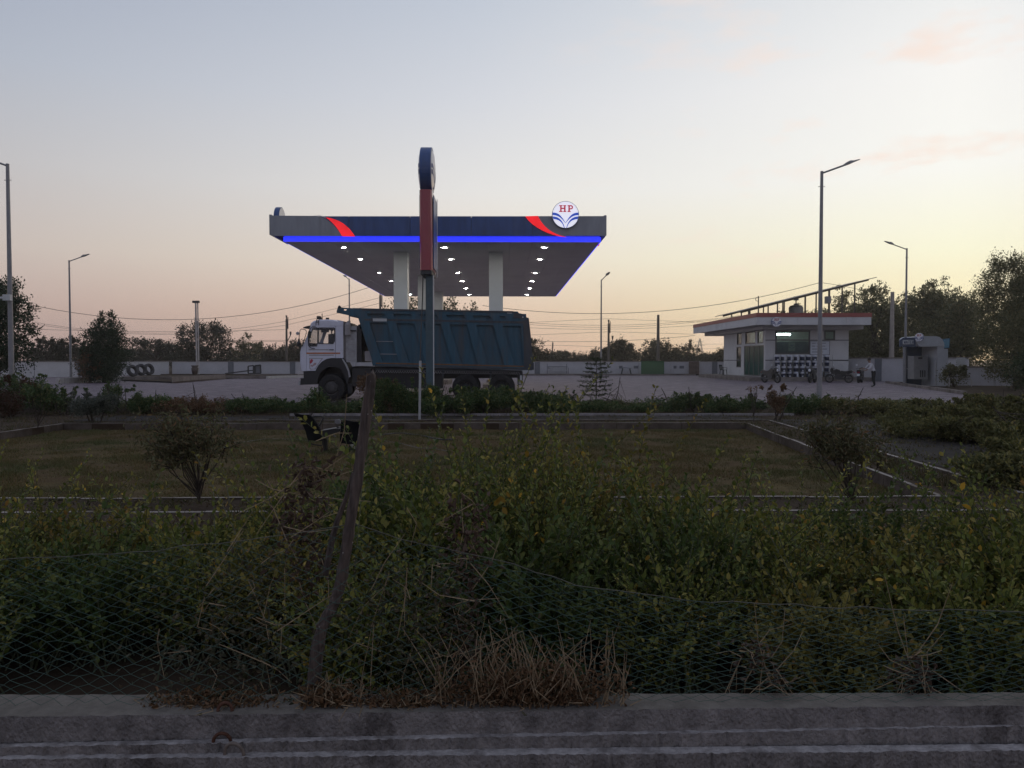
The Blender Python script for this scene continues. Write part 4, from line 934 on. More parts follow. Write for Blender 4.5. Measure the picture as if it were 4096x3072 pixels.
for y in (66.3, 71.6): MB().bar(Vector((s0.x + .6, y, s0.z + .05)), Vector((s1.x - .6, y, s1.z - .17 + .0)), .1, .14).obj('rail', M_steel, sol)
for xz in (597, 673, 748, 835, 918, 978, 1163, 1262, 1381, 1493, 1605):
    t_ = (xz - 525) / (1790 - 525); p = s0 + du * t_
    MB().bar((p.x, 66.3, RZ1 - .14), (p.x, 66.3, p.z - .05), .09).obj('array_post', M_steel, sol)
    if xz in (673, 835, 978, 1163, 1381, 1605): MB().bar((p.x, 71.6, RZ1 - .14), (p.x, 71.6, p.z - .05), .09).obj('array_post', M_steel, sol)
tk = thing('water_tank', 'grey water tank with a raised lid on the roof under the solar panels', 'water tank', D(*Z3(1070, 445), 70))
c_ = D(*Z3(1070, 425), 70); MB().lathe([(.001, -.5), (.6, -.5), (.62, .25), (.5, .42), (.2, .5), (.18, .62), (.001, .64)], c_, n=18).obj('tank_body', M_boxg, tk)
MB().box(c_.x - .18, c_.x + .18, c_.y - .15, c_.y + .15, c_.z + .9, c_.z + 1.25).obj('tank_box', M_boxg, tk); MB().bar(c_ + Vector((0, 0, .6)), c_ + Vector((0, 0, .92)), .08).obj('tank_pipe', M_boxg, tk)
wp = thing('roof_wire_post', 'thin post with a wire bracket on the roof edge of the building', 'post', D(*Z3(738, 445), 64))
MB().bar(D(*Z3(738, 470), 64), D(*Z3(738, 297), 64), .07).obj('post_tube', M_steel, wp); MB().tube([D(*Z3(736, 305), 64), D(*Z3(712, 320), 64), D(*Z3(716, 338), 64), D(*Z3(735, 342), 64)], .025, 5).obj('bracket', M_steel, wp)

# pails stacked in four rows below the big window
M_lid = mat('pail_lid', (.52, .55, .62), .45, var=.05); M_pail = mat('pail_navy', (.02, .03, .07), .4, var=.1); M_plbl = mat('pail_label', (.5, .52, .58), .5)
def pail(loc, label, lab):
    t = thing('oil_pail', label, 'pail', loc, 0, 'oil pails stacked under the window')
    MB().lathe([(.001, 0), (.165, 0), (.185, .27)], (0, 0, 0), n=14).obj('pail_body', M_pail, t, local=True, smooth=True)
    MB().lathe([(.20, .27), (.21, .275), (.21, .40), (.195, .415), (.001, .415)], (0, 0, 0), n=14).obj('pail_lid', M_lid, t, local=True, smooth=True)
    if lab: MB().box(-.06 + (.07 if lab == 2 else 0), .06 + (.07 if lab == 2 else 0), -.2, -.17, .02, .12 if lab == 1 else .27).obj('pail_label', M_plbl, t, local=True)
px0 = D(*Z3(885, 1000), 61.2).x; rnd = random.Random(8)
ordn = ['bottom', 'second', 'third', 'top']; cnt = ['first', 'second', 'third', 'fourth', 'fifth', 'sixth', 'seventh', 'eighth', 'ninth']
for r_ in range(4):
    for i in range(9):
        pail((px0 + .2 + i * .485 + rnd.uniform(-.02, .02), 61.3 + rnd.uniform(-.03, .03), BZ + .002 + r_ * .435), 'white lidded navy pail, %s from the left in the %s row of the stack' % (cnt[i], ordn[r_]), rnd.choice([0, 1, 1, 2]))
    if r_ < 3: pass
sh = thing('pail_rack', 'thin metal rack carrying the four rows of pails', 'rack', (px0 + 2, 61.3, BZ))
for r_ in range(1, 4): MB().box(px0 - .1, px0 + 4.5, 61.08, 61.52, BZ + r_ * .435 - .018, BZ + r_ * .435).obj('rack_shelf', M_boxg, sh)
for x in (px0 - .12, px0 + 4.52): MB().bar((x, 61.3, BZ), (x, 61.3, BZ + 1.75), .03).obj('rack_post', M_boxg, sh)
q = D(*Z3(1337, 990), 60.8); sp = thing('small_speaker_box', 'small black box on the plinth right of the pails', 'box', (q.x, 60.8, BZ)); MB().box(-.2, .2, -.15, .15, 0, .42).obj('box_body', M_blk, sp, local=True); MB().box(-.16, .16, -.165, -.151, .05, .37).obj('box_front', M_pier, sp, local=True)

# ------------------------------------------------------------------ lamp posts
M_pole = mat('lamp_pole_grey', (.22, .225, .235), .5, .3, var=.12, scale=6)
def lamp_post(label, bx, by, tx, ty, arm, Y, r0=.085, zb_=0.0, armlen=.98):
    b = D(bx, 1500, Y); H = D(tx, ty, Y).z - zb_
    t = thing('lamp_post', label, 'lamp post', (b.x, Y, zb_), 0, 'lamp posts round the station')
    MB().lathe([(r0 * 1.25, 0), (r0, 1.0), (r0 * .62, H - .02), (r0 * .62, H)], (0, 0, 0), n=10).obj('pole', M_pole, t, local=True, smooth=True)
    MB().box(-r0 * 2.4, r0 * 2.4, -r0 * 2.4, r0 * 2.4, -.05, .03).obj('base_plate', M_dark, t, local=True)
    d = Vector(arm).normalized(); a = Vector((0, 0, H - .08)); e = a + Vector((d.x * armlen, d.y * armlen, armlen * .36))
    MB().tube([a, e], .035, 8).obj('arm', M_pole, t, local=True)
    u = (e - a).normalized()
    hd = MB(); sdv = Vector((-d.y, d.x, 0)); up_ = u.cross(sdv) * (-1 if u.cross(sdv).z < 0 else 1); prof = [(-.1, .05, .05), (.03, .09, .08), (.14, .12, .09), (.28, .11, .045), (.52, .09, .02)]
    vs = []
    for s, w, h in prof:
        c = e + u * s
        for i, j in ((-1, -.35), (1, -.35), (.8, 1), (-.8, 1)): vs.append(c + sdv * (i * w) + up_ * (j * h))
    fs = [(k * 4 + i, k * 4 + (i + 1) % 4, (k + 1) * 4 + (i + 1) % 4, (k + 1) * 4 + i) for k in range(len(prof) - 1) for i in range(4)] + [(0, 3, 2, 1), (16, 17, 18, 19)]
    hd.add(vs, fs).obj('lamp_head', M_pole, t, local=True)
    MB().tube([(-r0 * 1.4, 0, H - .6), (r0 * 1.4, 0, H - .6)], .012, 5).obj('clamp_pin', M_dark, t, local=True)
    return t
big = lamp_post('tall grey lamp post in front of the sales building', 3278, 0, 3277, 685, (1, 0, 0), 31.0, .095)
lamp_post('lamp post at the right, beside the water booth', 3620, 0, 3630, 993, (-1, 0, 0), 51.5, .085)
lft = lamp_post('tall lamp post at the left edge of the photo', 46, 0, 38, 655, (-1, 0, 0), 29.5, .095)
lamp_post('lamp post in front of the left boundary wall', 284, 0, 268, 1041, (1, 0, 0), 58, .085)
lamp_post('far lamp post showing right of the canopy', 2404, 0, 2405, 1118, (.35, -1, 0), 66, .08)
lamp_post('far lamp post half hidden behind the left canopy edge', 1399, 0, 1399, 1115, (-.55, 1, 0), 70, .08)
cc = D(75 * .5425, 950 + 445 * .5425, 29.35); o = MB().box(cc.x - .22, cc.x + .05, cc.y - .1, cc.y + .05, cc.z - .1, cc.z + .12).obj('camera_box', M_plate, lft)
MB().tube([cc + Vector((-.2, -.05, 0)), cc + Vector((-.38, -.12, -.02))], .045, 8).obj('camera_body', M_plate, lft)
cc = D(3300, 1200, 30.9); MB().box(cc.x + .02, cc.x + .2, cc.y - .1, cc.y + .1, cc.z - .14, cc.z + .14).obj('junction_box', M_pole, big)
# pale double-tube pole in the planter on the left
bp = D(792, 1500, 75); t = thing('white_pole', 'pale pole with a bracket on top standing in the left planter', 'pole', (bp.x, 75, .3))
for dx, H, r in ((-.09, 7.0, .08), (.10, 6.9, .06)): MB().tube([(dx, 0, 0), (dx - .05, 0, D(790, 1209, 75).z - .3)], r, 8).obj('pole_tube', M_kerbw, t, local=True)
MB().box(-.42, .2, -.12, .12, D(790, 1212, 75).z - .3, D(790, 1205, 75).z - .25).obj('pole_bracket', M_dark, t, local=True)

# ------------------------------------------------------------------ power poles, tower and wires
M_pc = mat('cement_pole', (.13, .115, .10), .85, var=.15); M_pcl = mat('cement_pole_pale', (.33, .30, .27), .85, var=.15)
M_wire = mat('wire_black', (.03, .028, .026), .6)
def ppole(label, x, ytop, Y, r, m, arms=True, yb_=1450, wood=False):
    b = D(x, 1442, Y); H = D(x, ytop, Y).z
    t = thing('power_pole', label, 'power pole', (b.x, Y, -.04), 0, 'power poles behind the wall')
    MB().lathe([(r * 1.25, 0), (r * .8, H)], (0, 0, 0), n=8).obj('pole', m, t, local=True)
    if arms:
        MB().tube([(.0, 0, H), (.0, 0, H + .45)], [.05, .12], 6).obj('insulator', M_dark, t, local=True)
        MB().bar((.18, 0, H - 1.2), (.18, 0, H + .25), .1).obj('bracket', M_dark, t, local=True)
        MB().tube([(.5, 0, H - 2.0), (.5, 0, H - 1.55)], [.08, .13], 6).obj('insulator', M_dark, t, local=True)
        MB().bar((0, 0, H - 2.9), (.5, 0, H - 2.0), .08).obj('bracket', M_dark, t, local=True)
    return t
ppole('dark power pole behind the wall, left of the truck cab', 1147, 1275, 98, .14, M_pc)
ppole('power pole behind the wall right of the truck tail', 2434, 1292, 98, .14, M_pc)
ppole('thick plain pole behind the green screen', 2632, 1258, 92, .18, M_pc, False)
ppole('small distant power pole right of the truck', 2210, 1372, 205, .17, M_pc)
ppole('power pole behind the truck under the canopy edge', 1522, 1180, 82, .13, M_pc)
ppole('pale square cement pole behind the wall next to the water booth', 3566, 1166, 66, .19, M_pcl, False)
def wire(label, p0, p1, p2, Y0_, Y2_, r=.016):
    """sagging wire through three photograph points"""
    A_ = np.array([[p[0] ** 2, p[0], 1] for p in (p0, p1, p2)]); k = np.linalg.solve(A_, np.array([p[1] for p in (p0, p1, p2)])); pts = []
    for i in range(25):
        x = p0[0] + (p2[0] - p0[0]) * i / 24; pts.append(D(x, k[0] * x * x + k[1] * x + k[2], Y0_ + (Y2_ - Y0_) * i / 24))
    o = MB().tube(pts, r, 4).obj('power_line', M_wire, None, loc=pts[0]); tag(o, label, 'wire', 'overhead wires')
wire('highest sagging wire in the sky left of the canopy', (40, 1200), (690, 1279), (1530, 1132), 60, 66, .018)
wire('sagging wire from the canopy to the tall lamp post on the right', (1930, 1222), (2330, 1254), (3277, 1131), 66, 55, .018)
wire('short wire running right from the tall lamp post over the roof', (3280, 1130), (3360, 1142), (3445, 1160), 55, 60, .014)
wire('wire rising from the dark pole over the truck cab to the canopy', (1148, 1281), (1300, 1245), (1522, 1190), 98, 82)
wire('lower wire over the truck cab towards the canopy', (1148, 1299), (1330, 1258), (1522, 1212), 98, 82)
for lab, a, b, c in (('wire above the left trees reaching the dark pole, upper one', (150, 1291), (720, 1331), (1148, 1284)), ('wire above the left trees reaching the dark pole, lower one', (150, 1298), (760, 1336), (1148, 1300)),
                     ('faint level wire above the far left trees', (120, 1316), (640, 1326), (1148, 1318)), ('lowest faint wire above the far left trees', (480, 1357), (820, 1362), (1200, 1360)), ('second lowest wire above the far left trees', (480, 1364), (820, 1366), (1200, 1365))):
    wire(lab, a, b, c, 98, 98, .017)
for lab, a, b, c, Ya, Yc in (('topmost of the wires right of the truck tail', (2118, 1290), (2300, 1281), (2434, 1275), 98, 98), ('wire from the pole right of the tail towards the building', (2434, 1275), (2640, 1283), (2840, 1290), 98, 98),
                     ('upper of two wires that rise behind the sales building', (2118, 1291), (2420, 1301), (2960, 1262), 98, 90), ('lower of two wires that rise behind the sales building', (2118, 1298), (2420, 1309), (2960, 1264), 98, 90),
                     ('thin middle wire right of the truck tail', (2118, 1311), (2400, 1317), (2770, 1302), 98, 98), ('lower double wire left of the pole by the tail', (2118, 1340), (2300, 1333), (2434, 1327), 98, 98),
                     ('lower wire from the pole by the tail to the building', (2434, 1327), (2650, 1333), (2772, 1337), 98, 98), ('faint wire just above the far trees in the middle', (2160, 1365), (2480, 1363), (2780, 1342), 150, 140),
                     ('wire from the small distant pole', (2165, 1382), (2250, 1382), (2400, 1389), 205, 205), ('faint level wire near the lattice tower, upper', (2560, 1376), (2720, 1377), (2890, 1376), 260, 260), ('faint level wire near the lattice tower, lower', (2540, 1392), (2720, 1395), (2890, 1394), 260, 260)):
    wire(lab, a, b, c, Ya, Yc, .016 if Ya < 120 else .03)
tb = D(2799, 1442, 620); th = D(2799, 1354, 620).z
tw = thing('lattice_tower', 'distant lattice transmission tower left of the sales building', 'transmission tower', (tb.x, 620, 0))
lg_ = [(-3.4, -3.4), (3.4, -3.4), (3.4, 3.4), (-3.4, 3.4)]
M_tw = mat('tower_steel', (.22, .19, .18), .7)
wv = lambda z: max(.08, 1 - z / th) ** 1.0
for x, y in lg_: MB().bar((x, y, 0), (x * .09, y * .09, th), .3).obj('tower_leg', M_tw, tw, local=True)
for k in range(7):
    za, zb2 = th * k / 7.5, th * (k + 1) / 7.5; a_, b2 = wv(za), wv(zb2)
    for i in range(4):
        p, q = lg_[i], lg_[(i + 1) % 4]
        MB().bar((p[0] * a_, p[1] * a_, za), (q[0] * b2, q[1] * b2, zb2), .18).obj('tower_brace', M_tw, tw, local=True)
for z, w in ((th * .72, 4.2), (th * .86, 3.2)): MB().bar((-w, 0, z), (w, 0, z), .3).obj('tower_arm', M_tw, tw, local=True)

# ------------------------------------------------------------------ water and air booth
Z5 = lambda x, y: (3580 + x * .18987, 1310 + y * .18987)
YA = 50.0; AF = XZ(YA)
M_bth = mat('booth_white', (.42, .44, .46), .6, var=.08); M_bthb = mat('booth_blue', (.06, .17, .26), .5); M_bthn = mat('booth_navy', (.05, .07, .12), .5)
M_mach = mat('machine_grey', (.20, .20, .20), .6, var=.12)
bt = thing('water_booth', 'small white booth with rounded roof and navy side sign', 'booth', D(*Z5(800, 1250), YA))
mz = lambda pts: [Z5(*p) for p in pts]
MB().plate([mz([(455, 250)] + [(470, 215), (510, 190), (560, 182), (860, 182), (940, 200), (1000, 250), (1035, 330), (1045, 400), (530, 400), (480, 360), (455, 300)])], AF, 0, 2.2).obj('rounded_roof', M_bth, bt)
MB().plate([mz([(905, 400), (1045, 400), (1045, 450), (1125, 450), (1125, 1255), (895, 1255)])], AF, .05, 2.0).obj('right_pier', M_bth, bt)
MB().plate([mz([(500, 402), (900, 402), (895, 1250), (500, 1230)])], AF, 1.9, 2.0).obj('back_panel', M_bthn, bt)
mc = MB().plate([mz([(500, 600), (800, 600), (800, 1100), (500, 1095)])], AF, .6, 1.4).obj('machine', M_mach, bt)
for x in (630, 675, 722): MB().plate([mz([(x, 905), (x + 22, 905), (x + 22, 1050), (x, 1050)])], AF, .58, .599).obj('vent_slot', M_blk, mc)
MB().plate([mz([(595, 625), (680, 625), (680, 665), (595, 665)])], AF, .58, .599).obj('gauge', M_blk, mc)
MB().tube([D(*Z5(855, 640), YA + .1), D(*Z5(850, 1240), YA + .1)], .035, 8).obj('steel_tube', M_galv, bt)
MB().plate([mz([(1052, 240), (1215, 225), (1200, 430), (1055, 440)])], AF, .3, .4).obj('blue_panel', M_bthb, bt)
MB().plate([mz([(1075, 255), (1200, 245), (1190, 415), (1080, 425)])], AF, .285, .299).obj('panel_face', mat('panel_pale_blue', (.16, .34, .45), .5, var=.2), bt)
bs = MB().plate([mz([(120, 270), (190, 215), (450, 205), (455, 395), (120, 400)])], AF, .1, .2).obj('name_board', M_bthn, bt)
MB().plate([mz([(180, 264), (412, 262), (412, 350), (180, 352)])], AF, .08, .099).obj('name_plate', M_plate, bt)
# WATER in plain strokes
GL = {'W': [[(0, 1), (.25, 0)], [(.25, 0), (.5, .7)], [(.5, .7), (.75, 0)], [(.75, 0), (1, 1)]], 'A': [[(0, 0), (.5, 1)], [(.5, 1), (1, 0)], [(.2, .35), (.8, .35)]], 'T': [[(.5, 0), (.5, 1)], [(0, 1), (1, 1)]], 'E': [[(.1, 0), (.1, 1)], [(.1, 1), (.9, 1)], [(.1, .5), (.75, .5)], [(.1, 0), (.9, 0)]], 'R': [[(.1, 0), (.1, 1)], [(.1, 1), (.8, .95)], [(.8, .95), (.8, .55)], [(.8, .55), (.1, .5)], [(.4, .5), (.9, 0)]]}
for i, ch in enumerate('WATER'):
    lm = MB()
    for (x0, y0_), (x1, y1_) in GL[ch]:
        f = lambda x, y: D(*Z5(188 + i * 44 + x * 34, 340 - y * 64), YA + .075)
        lm.bar(f(x0, y0_), f(x1, y1_), .022, .03, up=(0, 1, 0))
    lm.obj('letter', M_bthn, bs)
MB().plate([mz([(195, 395), (500, 395), (500, 412), (195, 412)])], AF, .1, .2).obj('board_rail', M_bthn, bt)
MB().tube([D(*Z5(190, 400), YA + .15), D(*Z5(180, 1170), YA + .15)], .05, 8).obj('left_post', M_pole, bt)
sk = thing('wash_basin', 'small white wash basin on the wall left of the booth', 'wash basin', D(*Z5(320, 880), 52))
MB().lathe([(.001, -.12), (.15, -.1), (.28, .02), (.3, .05), (.26, .04), (.001, -.05)], D(*Z5(320, 880), 52), n=16).obj('basin', M_logo_w, sk); MB().tube([D(*Z5(305, 880), 52.2), D(*Z5(305, 845), 52.2), D(*Z5(312, 842), 52.05)], .02, 6).obj('tap', M_galv, sk)
MB().bar(D(*Z5(320, 890), 52.1), D(*Z5(320, 1130), 52.1), .12).obj('pedestal', M_logo_w, sk)
ls = thing('round_logo_sign', 'small round sign on the roof corner of the water booth', 'sign', D(*Z5(505, 205), YA - .1), group='round logo signs')
logo(ls, D(*Z5(505, 205), YA - .12), (.62, -.78, 0), (0, 0, 1), .27, .08)
rl_ = thing('white_rail', 'low white pipe rail in the weeds beside the water booth', 'rail', D(*Z5(1380, 1240), 47.5)); Yr = 47.5
for a, b_ in (((1140, 1240), (1150, 1062)), ((1150, 1060), (1205, 1060)), ((1205, 1060), (1200, 1120)), ((1255, 1065), (1255, 1120)), ((1255, 1065), (1610, 1090)), ((1610, 1090), (1610, 1240))): MB().tube([D(*Z5(*a), Yr), D(*Z5(*b_), Yr)], .035, 6).obj('pipe', M_kerbw, rl_)
hb = thing('white_hoarding', 'pale square board standing on the low wall right of the booth', 'board', D(*Z5(1395, 740), 50.5)); MB().plate([mz([(1305, 635), (1480, 632), (1488, 740), (1400, 840), (1298, 838)])], XZ(50.3), 0, .05).obj('board', M_plate, hb); MB().bar(D(*Z5(1340, 830), 50.35), D(*Z5(1340, 1100), 50.35), .06).obj('board_leg', M_boxg, hb); MB().bar(D(*Z5(1440, 780), 50.35), D(*Z5(1440, 1100), 50.35), .06).obj('board_leg', M_boxg, hb)
kerb_run('yard_kerb', 'grey kerb along the right edge of the yard before the booth', (27.0, 55.2), (21.7, 36.8), .2, .22, -.06, .8, M_kerb, .02, seed=20)
# ------------------------------------------------------------------ motorcycles
M_bike = mat('bike_black', (.025, .026, .028), .35, var=.2); M_bikem = mat('bike_metal', (.08, .08, .085), .4, .5); M_bgry = mat('bike_grey', (.05, .05, .05), .5); M_lens = mat('bike_lens', (.65, .67, .7), .2)
def bike_proto(label):
    t = thing('motorcycle', label, 'motorcycle', (0, 0, 0), 0, 'motorcycles parked before the building')   # front towards +x
    for x, nm in ((.66, 'front_wheel'), (-.62, 'rear_wheel')):
        w = MB().lathe([(.22, -.055), (.29, -.065), (.31, 0), (.29, .065), (.22, .055), (.21, 0), (.22, -.055)], (x, 0, .305), 'y', n=24).obj(nm, M_rub, t, local=True, smooth=True)
        MB().lathe([(.235, -.02), (.235, .02), (.205, .02), (.205, -.02), (.235, -.02)], (x, 0, .305), 'y', n=24).obj('rim', M_bikem, w, local=True)
        sp = MB()
        for k in range(6):
            a = k * math.pi / 3; sp.bar((x, 0, .305), (x + .22 * math.cos(a), 0, .305 + .22 * math.sin(a)), .025)
        sp.lathe([(.001, -.05), (.05, -.05), (.05, .05), (.001, .05)], (x, 0, .305), 'y', n=10); sp.obj('spokes', M_bgry, w, local=True)
    for s in (-1, 1): MB().tube([(.66, s * .08, .305), (.50, s * .08, .72), (.44, s * .08, .92)], .025, 6).obj('fork', M_bikem, t, local=True)
    pts = [(.66 + .34 * math.cos(R(a)), .305 + .34 * math.sin(R(a))) for a in range(20, 150, 15)]; pin = [(.66 + .32 * math.cos(R(a)), .305 + .32 * math.sin(R(a))) for a in range(145, 15, -15)]
    XYf = lambda u, v, t_: Vector((u, t_, v))
    MB().plate([pts + pin], XYf, -.06, .06).obj('front_mudguard', M_bike, t, local=True)
    pts = [(-.62 + .36 * math.cos(R(a)), .305 + .36 * math.sin(R(a))) for a in range(30, 200, 15)]; pin = [(-.62 + .335 * math.cos(R(a)), .305 + .335 * math.sin(R(a))) for a in range(195, 25, -15)]
    MB().plate([pts + pin], XYf, -.07, .07).obj('rear_mudguard', M_bike, t, local=True)
    MB().plate([[(.40, .80), (.34, .94), (.18, 1.0), (-.02, .93), (-.10, .80), (.10, .74)]], XYf, -.19, .19).obj('fuel_tank', M_bike, t, local=True)
    MB().plate([[(-.08, .80), (-.12, .88), (-.42, .84), (-.70, .90), (-.86, .93), (-.84, .86), (-.50, .76)]], XYf, -.15, .15).obj('seat', M_bike, t, local=True)
    MB().plate([[(-.30, .76), (-.84, .86), (-.95, .84), (-.80, .72), (-.40, .60)]], XYf, -.14, .14).obj('tail_cowl', M_bike, t, local=True)
    MB().box(-1.0, -.94, -.07, .07, .72, .80).obj('tail_lamp', M_decal, t, local=True); MB().add([(-.98, -.1, .66), (-.98, .1, .66), (-1.05, .1, .5), (-1.05, -.1, .5), (-.96, -.1, .66), (-.96, .1, .66), (-1.03, .1, .5), (-1.03, -.1, .5)], [(0, 1, 2, 3), (7, 6, 5, 4), (0, 4, 5, 1), (2, 6, 7, 3), (0, 3, 7, 4), (1, 5, 6, 2)]).obj('number_plate', M_plate, t, local=True)
    MB().plate([[(.28, .30), (.30, .50), (.14, .66), (-.10, .62), (-.18, .36), (0, .24)]], XYf, -.2, .2).obj('engine', M_bgry, t, local=True)
    MB().tube([(.42, 0, .85), (.36, 0, .5), (.2, 0, .26), (-.2, 0, .26), (-.3, 0, .6), (-.75, 0, .78)], .03, 6).obj('frame', M_bike, t, local=True)
    MB().plate([[(-.42, .5), (-.1, .42), (.3, .52), (.38, .78), (.0, .8), (-.45, .78)]], XYf, -.17, .17).obj('side_panel', M_bike, t, local=True)
    MB().plate([[(.42, .62), (.56, .72), (.60, .98), (.46, 1.08), (.36, .9)]], XYf, -.16, .16).obj('front_fairing', M_bike, t, local=True)
    for s in (-1, 1): MB().tube([(-.1, s * .1, .32), (-.62, s * .1, .305)], .025, 6).obj('swing_arm', M_bgry, t, local=True)
    for s in (-1, 1): MB().tube([(-.62, s * .12, .33), (-.45, s * .12, .72)], .03, 6).obj('shock', M_bikem, t, local=True)
    MB().tube([(.26, -.15, .4), (.2, -.16, .25), (-.3, -.17, .25), (-.8, -.18, .34)], [.025, .025, .045, .055], 8).obj('exhaust', M_bikem, t, local=True)
    MB().tube([(.30, .38, 1.0), (.42, .18, 1.04), (.44, 0, 1.0), (.42, -.18, 1.04), (.30, -.38, 1.0)], .017, 6).obj('handlebar', M_bikem, t, local=True)
    h = MB().lathe([(.001, -.1), (.09, -.06), (.11, .04), (.10, .06)], (.56, 0, .90), 'x', n=14).obj('headlight', M_bike, t, local=True); MB().lathe([(.10, .06), (.001, .08)], (.56, 0, .90), 'x', n=14).obj('lens', M_lens, h, local=True)
    MB().plate([[(.50, .95), (.62, .98), (.50, 1.12), (.42, 1.05)]], XYf, -.09, .09).obj('visor', M_bike, t, local=True)
    for s in (-1, 1):
        MB().tube([(.36, s * .28, 1.02), (.40, s * .34, 1.22)], .01, 5).obj('mirror_stem', M_bikem, t, local=True)
        MB().lathe([(.001, -.015), (.06, -.01), (.06, .01), (.001, .015)], (.40, s * .36, 1.25), 'x', n=10).obj('mirror', M_lens, t, local=True)
    return t
bk = bike_proto('motorcycle facing us in front of the glass entrance')
spots = [(3083, 1531, -1.15, 0.05, None), (3250, 1531, -2.2, 0.06, 'motorcycle turned away right of the pails behind the tall lamp post'), (3357, 1531, 2.75, .10, 'leaning motorcycle with its front wheel turned left, below the small window'), (3440, 1531, 1.0, .05, 'dusty motorcycle beside the bending person in the white shirt'), (3470, 1520, .7, .05, 'motorcycle parked behind the one next to the person')]
for i, (x, y, rz, lean, lab) in enumerate(spots):
    o = bk if i == 0 else copy_tree(bk)
    p = G(x, y, 0); o.location = p; o.rotation_euler = (lean * (1 if i % 2 else -1), 0, rz)
    if lab: o['label'] = lab

# ------------------------------------------------------------------ person bending towards the motorcycles
def skin_obj(name, pts, edges, rad, mats, zone):
    me = bpy.data.meshes.new(name + '_cage'); me.from_pydata(pts, edges, []); o = bpy.data.objects.new(name + '_cage', me); COL.objects.link(o)
    m = o.modifiers.new('s', 'SKIN'); m.use_smooth_shade = True
    for i, v in enumerate(me.skin_vertices[0].data): v.radius = rad[i] if isinstance(rad[i], tuple) else (rad[i], rad[i]); v.use_root = (i == 0)
    sb = o.modifiers.new('d', 'SUBSURF'); sb.levels = 2; sb.render_levels = 2
    bpy.context.view_layer.update(); dg = bpy.context.evaluated_depsgraph_get(); me2 = bpy.data.meshes.new_from_object(o.evaluated_get(dg))
    bpy.data.objects.remove(o)
    me2.materials.clear()
    for q in mats: me2.materials.append(q)
    for p in me2.polygons: p.material_index = zone(p.center); p.use_smooth = True
    return me2
M_shirt = mat('white_shirt', (.48, .48, .50), .8, var=.08, scale=10); M_trou = mat('dark_trousers', (.022, .024, .028), .8); M_skin = mat('skin', (.20, .11, .075), .6); M_hair = mat('dark_hair', (.015, .012, .01), .7); M_shoe = mat('shoe', (.02, .018, .016), .5)
pl = G(3494, 1547, 0)
per = thing('person', 'person in white shirt and dark trousers bending left towards a motorcycle', 'person', pl)
# local x is to the right in the photo; the figure faces left (-x), leaning forward
P = [(0, 0, .95), (-.10, 0, 1.12), (-.20, 0, 1.32), (-.24, 0, 1.42), (-.27, 0, 1.50), (-.29, 0, 1.60), (-.30, 0, 1.70),
     (-.20, -.17, 1.38), (-.32, -.22, 1.14), (-.52, -.16, 1.02), (-.60, -.15, 1.0), (-.20, .17, 1.38), (-.36, .22, 1.17), (-.58, .16, 1.10), (-.66, .15, 1.09),
     (.0, -.10, .88), (-.04, -.10, .48), (.03, -.10, .10), (-.10, -.10, .04), (-.18, -.10, .035), (.0, .10, .88), (.0, .11, .48), (.10, .11, .10), (-.03, .11, .04), (-.11, .11, .035)]
E_ = [(0, 1), (1, 2), (2, 3), (3, 4), (4, 5), (5, 6), (2, 7), (7, 8), (8, 9), (9, 10), (2, 11), (11, 12), (12, 13), (13, 14), (0, 15), (15, 16), (16, 17), (17, 18), (18, 19), (0, 20), (20, 21), (21, 22), (22, 23), (23, 24)]
Rr = [(.12, .16), (.115, .155), (.12, .17), .07, .058, .10, .085, .065, .05, .04, .03, .065, .05, .04, .03, .095, .068, .048, .042, .035, .095, .068, .048, .042, .035]
def zone(c):
    if c.z < .085: return 3
    if c.z < .97 and c.x > -.30: return 0
    if (c.x < -.46 and c.z < 1.2) or c.z > 1.46: return 2
    return 1
me = skin_obj('body', P, E_, Rr, [M_trou, M_shirt, M_skin, M_shoe], zone)
o = bpy.data.objects.new('body', me); COL.objects.link(o); o.parent = per
hair = MB()
hair.lathe([(.001, .115), (.06, .10), (.098, .04), (.102, -.02), (.09, -.06)], (-.285, 0, 1.675), n=16); hair.obj('hair', M_hair, per, local=True, smooth=True)
fc = MB(); fc.tube([(-.385, 0, 1.62), (-.405, 0, 1.60), (-.39, 0, 1.585)], [.012, .02, .012], 6); fc.obj('nose', M_skin, per, local=True)
for s in (-1, 1): MB().lathe([(.001, -.01), (.018, 0), (.001, .01)], (-.29, s * .1, 1.62), 'y', n=8).obj('ear', M_skin, per, local=True); MB().lathe([(.001, -.008), (.012, 0), (.001, .008)], (-.378, s * .035, 1.64), 'x', n=6).obj('eye', M_hair, per, local=True)
for hx, hy, hz in ((-.63, -.15, 1.0), (-.69, .15, 1.09)):
    hd = MB()
    for k in range(4): hd.tube([(hx, hy - .03 + k * .02, hz), (hx - .05 - (.012 if k in (1, 2) else 0), hy - .034 + k * .022, hz - .012), (hx - .08 - (.015 if k in (1, 2) else 0), hy - .034 + k * .022, hz - .04)], [.011, .009, .007], 5)
    hd.tube([(hx + .02, hy - .035, hz), (hx - .03, hy - .06, hz - .02)], [.012, .008], 5); hd.obj('fingers', M_skin, per, local=True)

